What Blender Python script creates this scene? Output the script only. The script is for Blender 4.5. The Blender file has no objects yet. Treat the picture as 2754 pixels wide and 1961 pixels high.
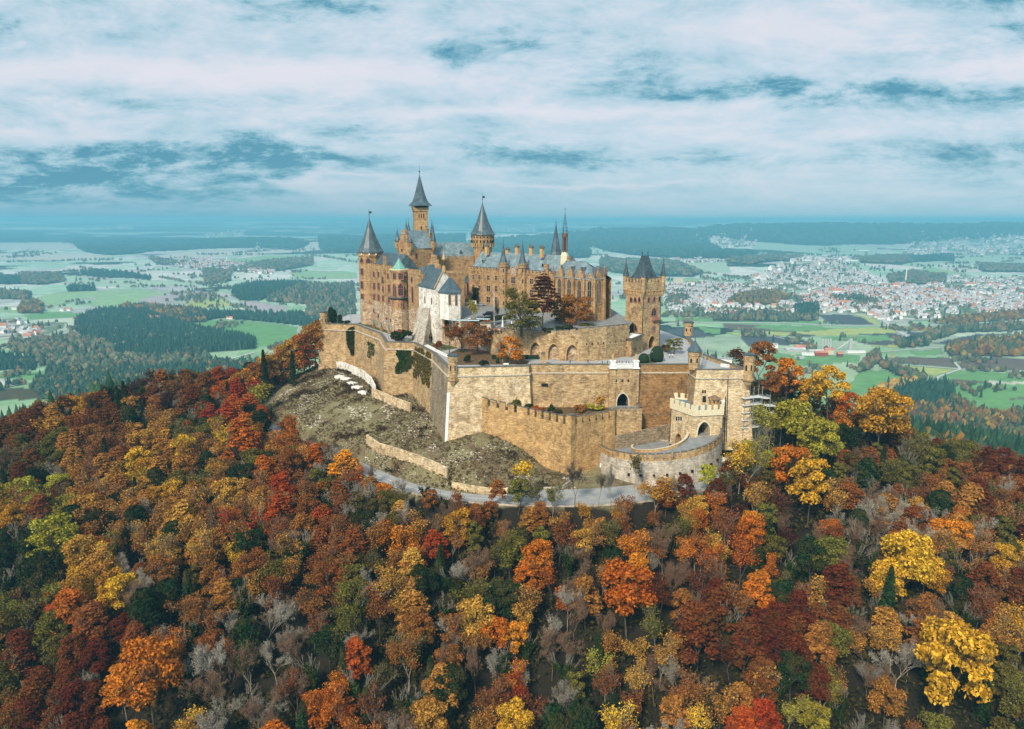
import bpy, bmesh, math, random
import numpy as np
from math import sin, cos, tan, atan, atan2, pi, radians, sqrt, hypot, exp
random.seed(7)
rng = np.random.default_rng(7)
SC = bpy.context.scene
COL = SC.collection

# ------------------------------------------------------------------ camera
H = 52.0            # the drone hovers 52 m above the castle's lower terrace (z = 0)
F = 2000.0
CX, CY = 1377.0, 980.5
PITCH = atan(390.5 / F)
cam = bpy.data.cameras.new('camera')
cam.sensor_width = 36.0
cam.lens = 36.0 * F / 2754.0
cam.clip_start = 1.0
cam.clip_end = 300000.0
camo = bpy.data.objects.new('camera', cam)
camo.location = (0, 0, H)
camo.rotation_euler = (pi / 2 - PITCH, 0, 0)
COL.objects.link(camo)
SC.camera = camo

# ------------------------------------------------------------------ sun, exposure, sampling
SUN_EL = radians(40)
SUN_AZ = radians(204)      # from +Y clockwise seen from above: behind the camera, a little to its left
sun = bpy.data.lights.new('sun', 'SUN')
sun.energy = 4.8
sun.angle = radians(10)
sun.color = (1.0, 0.86, 0.68)
suno = bpy.data.objects.new('sun', sun)
from mathutils import Vector, Matrix
sd = Vector((sin(SUN_AZ) * cos(SUN_EL), cos(SUN_AZ) * cos(SUN_EL), sin(SUN_EL)))
suno.rotation_euler = sd.to_track_quat('Z', 'Y').to_euler()
COL.objects.link(suno)
vs = SC.view_settings
vs.view_transform = 'Standard'
vs.look = 'None'
vs.exposure = 0.0
vs.gamma = 1.0
vs.use_curve_mapping = False
cy = SC.cycles
cy.max_bounces = 4
cy.diffuse_bounces = 2
cy.glossy_bounces = 1
cy.transmission_bounces = 1
cy.volume_bounces = 0
cy.transparent_max_bounces = 4
cy.use_denoising = True
cy.use_adaptive_sampling = True
cy.adaptive_threshold = 0.02
cy.caustics_reflective = False
cy.caustics_refractive = False

# ------------------------------------------------------------------ node helpers
class NT:
 def __init__(s, tree):
  s.t = tree
 def n(s, typ, **kw):
  nd = s.t.nodes.new(typ)
  for k, v in kw.items():
   if k[0] == '_':
    setattr(nd, k[1:], v)
   else:
    key = int(k[1:]) if (k[0] == 'i' and k[1:].isdigit()) else k
    inp = nd.inputs[key]
    if isinstance(v, bpy.types.NodeSocket):
     s.t.links.new(v, inp)
    else:
     inp.default_value = v
  return nd
 def m(s, op, a, b=0.0, c=0.0, clamp=False):
  nd = s.t.nodes.new('ShaderNodeMath')
  nd.operation = op
  nd.use_clamp = clamp
  for i, v in enumerate((a, b, c)):
   if isinstance(v, bpy.types.NodeSocket):
    s.t.links.new(v, nd.inputs[i])
   else:
    nd.inputs[i].default_value = v
  return nd.outputs[0]
 def ramp(s, fac, stops, interp='LINEAR'):
  nd = s.t.nodes.new('ShaderNodeValToRGB')
  cr = nd.color_ramp
  cr.interpolation = interp
  while len(cr.elements) < len(stops):
   cr.elements.new(0.5)
  for e, (p, c) in zip(cr.elements, stops):
   e.position = p
   e.color = (c[0], c[1], c[2], 1)
  s.t.links.new(fac, nd.inputs[0])
  return nd.outputs[0]
 def mix(s, fac, a, b, blend='MIX'):
  nd = s.t.nodes.new('ShaderNodeMix')
  nd.data_type = 'RGBA'
  nd.blend_type = blend
  for i, v in ((0, fac), (6, a), (7, b)):
   if isinstance(v, bpy.types.NodeSocket):
    s.t.links.new(v, nd.inputs[i])
   elif i == 0:
    nd.inputs[i].default_value = v
   else:
    nd.inputs[i].default_value = (v[0], v[1], v[2], 1)
  return nd.outputs[2]
 def scale(s, vec, x, y, z):
  nd = s.t.nodes.new('ShaderNodeVectorMath')
  nd.operation = 'MULTIPLY'
  s.t.links.new(vec, nd.inputs[0])
  nd.inputs[1].default_value = (x, y, z)
  return nd.outputs[0]
 def noise(s, vec, sc, det=4, rough=.55, dist=0.0):
  nd = s.n('ShaderNodeTexNoise', Vector=vec, Scale=sc, Detail=det, Roughness=rough, Distortion=dist)
  return nd.outputs[0]

# ------------------------------------------------------------------ world: sky with broken cloud
W = bpy.data.worlds.new('World')
SC.world = W
W.use_nodes = True
nt = NT(W.node_tree)
W.node_tree.nodes.clear()
sky = nt.n('ShaderNodeTexSky', _sky_type='NISHITA', _sun_disc=False, _sun_elevation=SUN_EL, _sun_rotation=SUN_AZ,
           _altitude=800.0, _air_density=1.0, _dust_density=1.5)
tc = nt.n('ShaderNodeTexCoord')
sep = nt.n('ShaderNodeSeparateXYZ', Vector=tc.outputs['Generated'])
dx, dy, dz = sep.outputs
ay = nt.m('MAXIMUM', nt.m('ABSOLUTE', dy), 0.12)
u = nt.m('DIVIDE', dx, ay)
v = nt.m('MAXIMUM', nt.m('DIVIDE', dz, ay), 0.0)
# cloud coordinates: features flatten into streaks towards the horizon
vv = nt.m('POWER', nt.m('ADD', v, 0.004), 0.72)
uv = nt.n('ShaderNodeCombineXYZ', X=nt.m('MULTIPLY', u, 1.0), Y=nt.m('MULTIPLY', vv, 2.0), Z=nt.m('MULTIPLY', u, 0.15)).outputs[0]
warp = nt.n('ShaderNodeTexNoise', Vector=uv, Scale=3.0, Detail=3.0)
wv = nt.n('ShaderNodeVectorMath', _operation='MULTIPLY_ADD', i0=warp.outputs['Color'], i1=(0.22, 0.10, 0.0), i2=uv).outputs[0]
n1 = nt.noise(wv, 3.0, 12, .60, .0)
n2 = nt.noise(nt.scale(wv, 1.0, 1.25, 1.0), 9.0, 12, .68, .0)
n3 = nt.noise(nt.scale(uv, 0.5, 4.2, 1.0), 3.4, 7, .6, .1)
n5 = nt.noise(nt.scale(wv, 1.0, 1.1, 1.0), 26.0, 8, .7, .0)
d = nt.m('ADD', nt.m('MULTIPLY', n1, 1.15), nt.m('MULTIPLY', n2, 1.55))
d = nt.m('MULTIPLY_ADD', n5, .55, d)
d = nt.m('ADD', d, nt.m('MULTIPLY', n3, 0.55))
d = nt.m('SUBTRACT', d, 1.46)
w2 = nt.n('ShaderNodeSeparateColor', Color=nt.n('ShaderNodeTexNoise', Vector=uv, Scale=5.5, Detail=8.0, Roughness=.62).outputs['Color'])
uw = nt.m('MULTIPLY_ADD', nt.m('SUBTRACT', w2.outputs[0], .5), .38, u)
vw = nt.m('MULTIPLY_ADD', nt.m('SUBTRACT', w2.outputs[1], .5), .085, v)
BANKS = [(-.62, .055, .24, .028, .62), (-.45, .074, .16, .024, .55), (-.30, .080, .13, .016, .40), (-.19, .118, .09, .012, .26), (-.75, .040, .24, .016, .30),
 (.02, .205, .09, .022, .24), (.13, .185, .08, .016, .36), (.27, .165, .12, .011, .36), (.42, .158, .08, .015, .36), (.55, .165, .15, .010, .30), (-.08, .200, .05, .014, .30),
 (.68, .275, .15, .016, .36), (.64, .232, .12, .007, .30), (.60, .215, .14, .008, .22), (-.72, .228, .06, .020, .42), (.01, .085, .08, .011, .30), (.14, .075, .12, .008, .22),
 (.68, .085, .28, .024, .20), (.36, .075, .20, .012, .20), (-.28, .262, .10, .010, .22), (-.20, .262, .05, .006, .2), (-.40, .145, .30, .009, .18), (.1, .28, .3, .014, .10),
 (-.35, .185, .40, .022, -.30), (-.02, .138, .30, .012, -.26), (.36, .235, .16, .022, -.22), (.62, .185, .2, .010, -.22), (-.30, .052, .14, .006, -.34), (-.70, .105, .2, .012, -.24), (.30, .112, .3, .012, -.15), (.1, .042, .2, .006, -.25)]
bs = 0.0
for (u0, v0, su, sv, amp) in BANKS:
 a = nt.m('MULTIPLY', nt.m('SUBTRACT', uw, u0), 1 / su)
 b = nt.m('MULTIPLY', nt.m('SUBTRACT', vw, v0), 1 / sv)
 r2 = nt.m('ADD', nt.m('MULTIPLY', a, a), nt.m('MULTIPLY', b, b))
 g = nt.m('EXPONENT', nt.m('MULTIPLY', r2, -1.0))
 bs = nt.m('MULTIPLY_ADD', g, amp * 1.45, bs)
bs = nt.m('DIVIDE', bs, nt.m('MULTIPLY_ADD', bs, .55, 1.0))
bm_ = nt.m('MULTIPLY_ADD', nt.m('ADD', n2, n5), 2.1, -1.15)
d = nt.m('MULTIPLY_ADD', nt.m('MULTIPLY', bs, bm_), .86, nt.m('MULTIPLY_ADD', d, .84, .085))
cloud = nt.ramp(d, [(0.0, (.80, .80, .87)), (.20, (.72, .77, .85)), (.38, (.60, .72, .82)), (.55, (.48, .66, .77)), (.70, (.34, .56, .67)), (.85, (.19, .43, .55)), (1.0, (.09, .31, .44))])
# towards the horizon the clouds sink into blue air
hz = nt.m('EXPONENT', nt.m('MULTIPLY', v, -25.0))
hcol = nt.mix(nt.m('MULTIPLY_ADD', u, 1.3, 0.62, clamp=True), (.11, .38, .53), (.32, .56, .68))
cloud = nt.mix(nt.m('MULTIPLY', hz, 0.9), cloud, hcol)
bg1 = nt.n('ShaderNodeBackground', Color=sky.outputs[0], Strength=0.1)
bg2 = nt.n('ShaderNodeBackground', Color=cloud, Strength=1.0)
mx = nt.n('ShaderNodeMixShader', i0=0.93, i1=bg1.outputs[0], i2=bg2.outputs[0])
nt.n('ShaderNodeOutputWorld', Surface=mx.outputs[0])
W.cycles.sampling_method = 'MANUAL'
W.cycles.sample_map_resolution = 1024

# ------------------------------------------------------------------ sight lines: from a place in the photograph to a place in the world
SP, CP = sin(PITCH), cos(PITCH)
def ray(px, py):
 a = (px - CX) / F
 b = -(py - CY) / F
 return a, CP + b * SP, -SP + b * CP
def G(px, py, z=0.0):          # where that sight line meets the level z
 a, b, c = ray(px, py)
 t = (z - H) / c
 return (a * t, b * t, z)
def V(px, py, Y):              # where it stands at the depth Y
 a, b, c = ray(px, py)
 t = Y / b
 return (a * t, Y, H + c * t)
def XY(px, Y, z=0.0):          # ground position for a column at depth Y and level z
 d = Y * CP + (H - z) * SP
 return ((px - CX) / F * d, Y)
def proj(x, y, z):
 d = y * CP + (H - z) * SP
 up = y * SP + (z - H) * CP
 return CX + F * x / d, CY - F * up / d, d
def ZAT(py, Y):
 return V(CX, py, Y)[2]

# ------------------------------------------------------------------ mesh builder
class MB:
 def __init__(s):
  s.v = []; s.f = []; s.mi = []
 def add(s, vs, fs, mi=0):
  k = len(s.v)
  s.v += [tuple(p) for p in vs]
  s.f += [tuple(i + k for i in f) for f in fs]
  s.mi += [mi] * len(fs)
  return s
 def loft(s, rings, cap0=True, cap1=True, mi=0):
  n = len(rings[0])
  vs = [p for r in rings for p in r]
  fs = []
  for k in range(len(rings) - 1):
   for i in range(n):
    j = (i + 1) % n
    fs.append((k * n + i, k * n + j, (k + 1) * n + j, (k + 1) * n + i))
  if cap0: fs.append(tuple(reversed(range(n))))
  if cap1: fs.append(tuple((len(rings) - 1) * n + i for i in range(n)))
  return s.add(vs, fs, mi)
 def prism(s, poly, z0, z1, mi=0, cap=True):
  return s.loft([[(x, y, z0) for x, y in poly], [(x, y, z1) for x, y in poly]], cap, cap, mi)
 def lathe(s, c, prof, n=12, rot=0.0, mi=0):
  rings = []
  for r, z in prof:
   r = max(r, 0.01)
   rings.append([(c[0] + r * cos(rot + 2 * pi * i / n), c[1] + r * sin(rot + 2 * pi * i / n), z) for i in range(n)])
  return s.loft(rings, True, True, mi)
 def box(s, c, sx, sy, sz, rot=0.0, mi=0):     # c = centre of the underside
  q = []
  for a, b in ((-1, -1), (1, -1), (1, 1), (-1, 1)):
   x, y = a * sx / 2, b * sy / 2
   q.append((c[0] + x * cos(rot) - y * sin(rot), c[1] + x * sin(rot) + y * cos(rot)))
  return s.prism(q, c[2], c[2] + sz, mi)
 def bar(s, a, b, r, n=4, r2=None, mi=0):
  a = Vector(a); b = Vector(b)
  d = (b - a)
  if d.length < 1e-6: return s
  d.normalize()
  p = d.orthogonal().normalized(); q = d.cross(p)
  r2 = r if r2 is None else r2
  rings = []
  for c, rr in ((a, r), (b, r2)):
   rings.append([tuple(c + p * rr * cos(2 * pi * i / n) + q * rr * sin(2 * pi * i / n)) for i in range(n)])
  return s.loft(rings, True, True, mi)
 def build(s, name, mats, parent=None, smooth=False, merge=False):
  org = Vector((0, 0, 0)); q = parent
  while q is not None:
   org += q.location; q = q.parent
  me = bpy.data.meshes.new(name)
  me.from_pydata([(x - org.x, y - org.y, z - org.z) for x, y, z in s.v], [], s.f)
  if not isinstance(mats, (list, tuple)): mats = [mats]
  for m in mats: me.materials.append(m)
  if len(mats) > 1: me.polygons.foreach_set('material_index', s.mi)
  bm = bmesh.new(); bm.from_mesh(me)
  if merge: bmesh.ops.remove_doubles(bm, verts=bm.verts, dist=0.002)
  bmesh.ops.recalc_face_normals(bm, faces=bm.faces)
  bm.to_mesh(me); bm.free()
  if smooth: me.polygons.foreach_set('use_smooth', [True] * len(me.polygons))
  me.update()
  o = bpy.data.objects.new(name, me)
  COL.objects.link(o)
  if parent is not None: o.parent = parent
  return o

def thing(name, label, cat, loc=(0, 0, 0), group=None):
 o = bpy.data.objects.new(name, None)
 o.empty_display_size = 1
 COL.objects.link(o)
 o.location = (loc[0], loc[1], loc[2] if len(loc) > 2 else 0)
 o['label'] = label; o['category'] = cat
 if group: o['group'] = group
 return o
def tag(o, label, cat, group=None):
 o['label'] = label; o['category'] = cat
 if group: o['group'] = group
 return o
def struct(o):
 o['kind'] = 'structure'; return o
def stuff(o, label, cat):
 o['kind'] = 'stuff'; o['label'] = label; o['category'] = cat
 return o
def mesh_np(name, co, faces, mats, attr=None, smooth=False):
 """co (n,3), faces (m,k) with k = 3 or 4, attr: {name: (n,4)}"""
 me = bpy.data.meshes.new(name)
 n, (m, k) = len(co), faces.shape
 me.vertices.add(n); me.vertices.foreach_set('co', np.asarray(co, dtype=np.float32).ravel())
 me.loops.add(m * k); me.loops.foreach_set('vertex_index', faces.astype(np.int32).ravel())
 me.polygons.add(m)
 me.polygons.foreach_set('loop_start', np.arange(0, m * k, k, dtype=np.int32))
 me.polygons.foreach_set('loop_total', np.full(m, k, dtype=np.int32))
 if smooth: me.polygons.foreach_set('use_smooth', np.ones(m, dtype=bool))
 if not isinstance(mats, (list, tuple)): mats = [mats]
 for q in mats: me.materials.append(q)
 me.update(calc_edges=True)
 for an, ar in (attr or {}).items():
  at = me.color_attributes.new(an, 'FLOAT_COLOR', 'POINT')
  at.data.foreach_set('color', np.asarray(ar, dtype=np.float32).ravel())
 return me

# ------------------------------------------------------------------ materials
def newmat(name):
 m = bpy.data.materials.new(name)
 m.use_nodes = True
 t = NT(m.node_tree)
 b = m.node_tree.nodes['Principled BSDF']
 b.inputs['Roughness'].default_value = 0.9
 b.inputs['Specular IOR Level'].default_value = 0.25
 return m, t, b
def setc(t, b, c):
 if isinstance(c, bpy.types.NodeSocket): t.t.links.new(c, b.inputs['Base Color'])
 else: b.inputs['Base Color'].default_value = (c[0], c[1], c[2], 1)
def plain(name, c, rough=.8, metal=0.0, var=0.18, sc=1.5):
 m, t, b = newmat(name)
 g = t.n('ShaderNodeNewGeometry')
 n = t.noise(g.outputs['Position'], sc, 4)
 lo = [x * (1 - var) for x in c]; hi = [min(1, x * (1 + var)) for x in c]
 setc(t, b, t.ramp(n, [(.3, lo), (.7, hi)]))
 b.inputs['Roughness'].default_value = rough
 b.inputs['Metallic'].default_value = metal
 return m
def stone(name, cols, stain=(.30, .13, .04), stain_amt=.5, grey=(.16, .14, .11), grey_amt=.4, course=1.0):
 """coursed masonry: blocks of changing tone, damp grey patches, rust streaks"""
 m, t, b = newmat(name)
 g = t.n('ShaderNodeNewGeometry')
 P = g.outputs['Position']
 vo = t.n('ShaderNodeTexVoronoi', Vector=t.scale(P, .8, .8, 2.3), Scale=1.7 * course, Randomness=0.85)
 blk = t.n('ShaderNodeSeparateColor', Color=vo.outputs['Color']).outputs[0]
 ns = t.noise(t.scale(P, .26, .26, 1.6), 1.7, 8, .72, .6)
 f = t.m('ADD', t.m('MULTIPLY', blk, .34), t.m('MULTIPLY', ns, 1.15))
 f = t.m('SUBTRACT', f, .27)
 c = t.ramp(f, [(.15, cols[0]), (.38, cols[1]), (.6, cols[2]), (.85, cols[3])])
 big = t.noise(P, .11, 5, .6, .6)
 gm = t.m('MULTIPLY', t.m('SUBTRACT', big, .46, clamp=True), 6 * grey_amt, clamp=True)
 c = t.mix(t.m('MULTIPLY', gm, .55), c, grey)
 stn = t.noise(t.scale(P, 1.0, 1.0, .16), .75, 5, .6)
 sm = t.m('MULTIPLY', t.m('SUBTRACT', stn, .56, clamp=True), 9 * stain_amt, clamp=True)
 c = t.mix(t.m('MULTIPLY', sm, .75), c, stain)
 rn = t.noise(t.scale(P, 1.0, 1.0, .07), 1.3, 6, .65)
 c = t.mix(1.0, c, t.ramp(rn, [(.30, (.80, .78, .76)), (.48, (1, 1, 1)), (.72, (1.05, 1.04, 1.03))]), 'MULTIPLY')
 pt = t.noise(P, .33, 5, .65, 1.0)
 c = t.mix(1.0, c, t.ramp(pt, [(.34, (.58, .56, .55)), (.5, (1, 1, 1)), (.68, (1.28, 1.28, 1.28))]), 'MULTIPLY')
 fine = t.noise(t.scale(P, 1, 1, 3), 3.2, 3, .6)
 c = t.mix(1.0, c, t.ramp(fine, [(.3, (.66, .64, .62)), (.7, (1.15, 1.15, 1.12))]), 'MULTIPLY')
 setc(t, b, c)
 bp = t.n('ShaderNodeBump', Strength=.5, Distance=.12, Height=f)
 t.t.links.new(bp.outputs[0], b.inputs['Normal'])
 return m
M = {}
M['stone'] = stone('golden_sandstone', [(.24, .145, .065), (.40, .27, .135), (.56, .41, .225), (.74, .62, .42)])
M['stone2'] = stone('amber_palace_stone', [(.24, .14, .065), (.38, .235, .11), (.49, .325, .165), (.64, .49, .30)], stain_amt=.25, grey_amt=.25)
M['pale'] = stone('pale_limestone_masonry', [(.36, .22, .10), (.58, .43, .24), (.74, .63, .44), (.84, .77, .62)], stain=(.38, .18, .06), stain_amt=.4, grey_amt=.12)
M['rock'] = stone('rough_base_masonry', [(.22, .12, .06), (.42, .26, .14), (.60, .50, .37), (.80, .75, .66)], stain_amt=1.2, grey_amt=.5, course=.8)
M['greyst'] = stone('grey_masonry', [(.13, .10, .065), (.26, .205, .135), (.40, .33, .23), (.54, .46, .33)], stain_amt=.5, grey_amt=.8)  # duller and greyer tones than the other walls
M['barb'] = stone('silver_grey_masonry', [(.34, .26, .17), (.46, .41, .33), (.58, .56, .50), (.70, .67, .60)], stain=(.36, .16, .06), stain_amt=.55, grey_amt=.25)
M['brown'] = stone('dark_brown_wall', [(.14, .07, .025), (.25, .135, .05), (.36, .215, .09), (.46, .31, .15)], stain_amt=.6, grey_amt=.6)
M['white'] = stone('whitewashed_chapel_wall', [(.62, .50, .34), (.82, .79, .72), (.88, .87, .85), (.90, .90, .88)], stain=(.55, .38, .2), stain_amt=.2, grey=(.5, .5, .48), grey_amt=.2)
M['cream'] = plain('cream_dressed_stone', (.72, .64, .44), .85, var=.15)
M['pink'] = plain('rose_sandstone', (.34, .15, .11), .85)
M['buff'] = plain('buff_dressed_stone', (.52, .33, .15), .85)
def slate(name, c1, c2, c3):
 m, t, b = newmat(name)
 P = t.n('ShaderNodeNewGeometry').outputs['Position']
 n = t.noise(P, .5, 6, .65)
 w = t.n('ShaderNodeTexVoronoi', Vector=t.scale(P, 1, 1, 1.6), Scale=2.2)
 k = t.n('ShaderNodeSeparateColor', Color=w.outputs['Color']).outputs[0]
 f = t.m('ADD', t.m('MULTIPLY', k, .25), t.m('MULTIPLY', n, .8))
 setc(t, b, t.ramp(f, [(.3, c1), (.55, c2), (.78, c3)]))
 b.inputs['Roughness'].default_value = .45
 b.inputs['Specular IOR Level'].default_value = .5
 return m
M['slate'] = slate('blue_grey_slate', (.026, .048, .064), (.055, .093, .115), (.12, .175, .20))
M['slate_l'] = slate('pale_weathered_slate', (.08, .13, .15), (.16, .23, .26), (.30, .38, .40))
M['slate_d'] = slate('dark_slate', (.022, .042, .055), (.045, .075, .092), (.085, .125, .145))
M['copper'] = plain('green_copper', (.16, .36, .31), .5)
M['bronze'] = plain('green_bronze', (.05, .20, .20), .5, .3)
M['glass'] = plain('dark_window_glass', (.018, .028, .035), .15)
M['frame'] = plain('red_sandstone_frame', (.30, .13, .09), .8)
M['framew'] = plain('buff_window_frame', (.42, .30, .20), .8)
M['iron'] = plain('dark_iron', (.03, .035, .04), .5, .6)
M['dark'] = plain('dark_passage', (.018, .016, .014), 1.0)
M['coping'] = plain('grey_coping_stone', (.13, .125, .11), .85, var=.35)
M['copingl'] = plain('light_coping', (.55, .47, .36), .85, var=.25)
M['paving'] = plain('pale_paving', (.36, .38, .39), .85, var=.12, sc=.3)
M['asphalt'] = plain('worn_asphalt', (.22, .235, .24), .85, var=.18, sc=.5)
M['road'] = plain('pale_asphalt', (.30, .31, .31), .85, var=.12, sc=.4)
M['lawn'] = plain('dull_lawn', (.075, .085, .022), .95, var=.5, sc=.6)
M['soil'] = plain('leaf_covered_soil', (.12, .075, .035), .95, var=.5, sc=.7)
M['paint'] = plain('white_paint', (.78, .78, .76), .5, var=.04)
M['metal'] = plain('galvanised_steel', (.45, .50, .52), .4, .5)
M['hedge'] = plain('clipped_dark_hedge', (.012, .030, .012), .95, var=.5, sc=3)
M['grn_d'] = plain('dark_evergreen_leaves', (.012, .032, .014), .9, var=.5, sc=3)
# ------------------------------------------------------------------ relief
CTRL = [  # x, y, ground level
 (0,330,-22),(-60,350,-20),(50,300,-22),(-30,295,-21),(-97,378,-20),(-58,331,-19),(-45,303,-21),(-22,264,-24),
 (2.6,247.5,-26.5),(11.5,243.5,-31.5),(-10.6,251.5,-21.5),(18,235.5,-32),(24,238,-32.5),(-22,251.5,-24.5),(38,256,-27),(66,262,-24),(84,258,-24),(48,242,-31.5),(28,240,-32),(68,240,-31),
 (-92,290,-34),(-70,268,-33.5),(-48,243,-33),(-34,228,-33),(-20,220,-32.5),(0,213,-32),(20,212,-32),(35,214,-31.5),(48,216,-31),(60,222,-30.5),(72,235,-30),(80,250,-29),
 (-42,218,-41),(-22,209,-41),(0,202,-41),(25,201,-41),(46,204,-41),(68,212,-40),(-62,238,-41),(-95,268,-42),(88,232,-37),
 (-100,180,-56),(-50,180,-56),(0,180,-56),(50,180,-56),(100,180,-57),
 (-100,150,-76),(0,150,-76),(100,150,-76),(-120,120,-96),(0,120,-97),(120,120,-96),(0,80,-126),(-120,80,-124),(120,80,-124),(0,20,-165),(-150,20,-165),(150,20,-165),
 (-125,370,-34),(-125,330,-38),(-171,350,-34),(-215,310,-42),(-150,280,-43),(-200,250,-50),(-150,200,-63),(-200,180,-76),(-270,250,-62),
 (-125,430,-78),(-200,400,-70),(-270,330,-72),(-97,430,-62),
 (98,310,-17),(124,290,-26),(150,280,-41),(183,260,-45),(102,262,-27),(120,240,-42),(150,220,-51),(200,200,-64),(260,230,-72),
 (140,340,-60),(205,320,-78),(260,280,-92),(0,430,-70),(80,400,-60),
 (-350,250,-120),(-350,400,-130),(350,250,-125),(320,350,-120),(-300,100,-150),(300,100,-150)]
CA = np.array(CTRL, float)
_d = np.hypot(CA[:, None, 0] - CA[None, :, 0], CA[:, None, 1] - CA[None, :, 1])
_A = np.block([[_d, np.ones((len(CA), 1))], [np.ones((1, len(CA))), np.zeros((1, 1))]])
_w = np.linalg.solve(_A, np.r_[CA[:, 2], 0])
def vnoise(x, y, seed=0):
 xi = np.floor(x).astype(np.int64); yi = np.floor(y).astype(np.int64)
 fx = x - xi; fy = y - yi
 fx = fx * fx * (3 - 2 * fx); fy = fy * fy * (3 - 2 * fy)
 def h(a, b):
  n = (a * 374761393 + b * 668265263 + seed * 974711) & 0xffffffff
  n = ((n ^ (n >> 13)) * 1274126177) & 0xffffffff
  return ((n ^ (n >> 16)) & 0xffff) / 65535.0
 return (h(xi, yi) * (1 - fx) + h(xi + 1, yi) * fx) * (1 - fy) + (h(xi, yi + 1) * (1 - fx) + h(xi + 1, yi + 1) * fx) * fy
def fbm(x, y, o=4, seed=0):
 s = 0; a = 1; t = 0
 for k in range(o):
  s = s + a * vnoise(x * 2 ** k + 17 * k, y * 2 ** k - 31 * k, seed + k); t += a; a *= .5
 return s / t
def sstep(a, b, x):
 t = np.clip((x - a) / (b - a), 0, 1)
 return t * t * (3 - 2 * t)
ROAD = [(-104,310,-35),(-92,290,-34.2),(-70,268,-33.7),(-48,243,-33.2),(-34,229,-33),(-19,220,-32.6),(0,214,-32),(20,212.5,-31.7),(36,214,-31.2),(49,217.5,-30.8),(61,224,-30.4),(70,234,-30),(75,246,-29.5)]
def smooth_line(P, n=6):
 P = [np.array(p, float) for p in P]
 out = []
 for i in range(len(P) - 1):
  p0 = P[max(i - 1, 0)]; p1 = P[i]; p2 = P[i + 1]; p3 = P[min(i + 2, len(P) - 1)]
  for k in range(n):
   t = k / n
   out.append(.5 * ((2 * p1) + (-p0 + p2) * t + (2 * p0 - 5 * p1 + 4 * p2 - p3) * t * t + (-p0 + 3 * p1 - 3 * p2 + p3) * t ** 3))
 out.append(P[-1])
 return out
RL = np.array(smooth_line(ROAD, 5))
_t = np.gradient(RL[:, :2], axis=0); _t /= np.linalg.norm(_t, axis=1)[:, None]
RN = np.stack([_t[:, 1], -_t[:, 0]], 1)      # towards the valley
BENCH = [tuple(p) for p in RL] + [(RL[i][0] - RN[i][0] * q, RL[i][1] - RN[i][1] * q, RL[i][2]) for i in range(29, 52) for q in (5.0, 9.0)]
HILLS = [  # wooded hills of the plain: x, y, radius x, radius y, height
 (-640, 1950, 330, 260, 10), (-1050, 6200, 1500, 900, 20), (3600, 10800, 4600, 1500, 190), (9500, 10200, 4200, 1700, 170), (1250, 7600, 1500, 900, 30),
 (720, 3050, 330, 200, 10), (-600, 3300, 700, 380, 10), (-3600, 9500, 2600, 900, 40), (1900, 5200, 1100, 450, 35), (-2300, 4500, 500, 280, 25)]
def relief(x, y):
 x = np.asarray(x, float); y = np.asarray(y, float)
 d0 = np.hypot(x, y - 320)
 far = -280 + 6 * (fbm(x / 500, y / 500, 3, 5) - .5) + 0 * x
 far = far + sstep(2500, 9000, d0) * 90 * (fbm(x / 2600, y / 1500, 3, 9) - .5)
 far = far + sstep(9000, 32000, d0) * 318
 for (hx, hy, rx, ry, hh) in HILLS:
  far = far + hh * np.exp(-(((x - hx) / rx) ** 2 + ((y - hy) / ry) ** 2)) * (1 + .25 * (fbm(x / 300, y / 300, 3, 3) - .5))
 skirt = -95 - 185 * sstep(180, 1150, d0) + 18 * (fbm(x / 120, y / 120, 3, 2) - .5)
 skirt = skirt + 30 * np.exp(-(((x + 380) / 200) ** 2 + ((y - 760) / 220) ** 2))
 m = d0 < 700
 near = np.full(x.shape, -22.0)
 if m.any():
  xs = x[m]; ys = y[m]
  z = np.full(xs.shape, _w[-1])
  for (cx, cy2, _), w in zip(CTRL, _w[:-1]):
   z = z + w * np.hypot(xs - cx, ys - cy2)
  near[m] = z
 k = sstep(200, 340, d0)
 z = near * (1 - k) + skirt * k
 k2 = sstep(800, 1400, d0)
 z = z * (1 - k2) + far * k2
 k3 = sstep(60, 110, d0) * (1 - sstep(400, 800, d0))
 z = z + 2.2 * (fbm(x / 14, y / 14, 4, 1) - .5) * k3
 # the road is benched into the slope
 m = d0 < 160
 if m.any():
  xs = x[m]; ys = y[m]; zz = z[m]
  best = np.full(xs.shape, 1e9); rz = np.zeros(xs.shape)
  for p in BENCH:
   q = np.hypot(xs - p[0], ys - p[1])
   b = q < best
   best = np.where(b, q, best); rz = np.where(b, p[2], rz)
  t = 1 - sstep(4.6, 9.0, best)
  z[m] = zz * (1 - t) + (rz - .12) * t
 return z
def gz(x, y):
 return float(relief(np.array([x]), np.array([y]))[0])
def T(px, py, y0=150):         # where a sight line first meets the relief
 a, b, c = ray(px, py)
 t = np.concatenate([np.arange(y0, 700, 1.0), np.exp(np.linspace(math.log(700), math.log(60000), 1500))])
 X = a * t; Y = b * t; Z = H + c * t
 h = relief(X, Y)
 w = np.nonzero(Z < h)[0]
 i = w[0] if len(w) else len(t) - 1
 return (X[i], Y[i], h[i])

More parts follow.
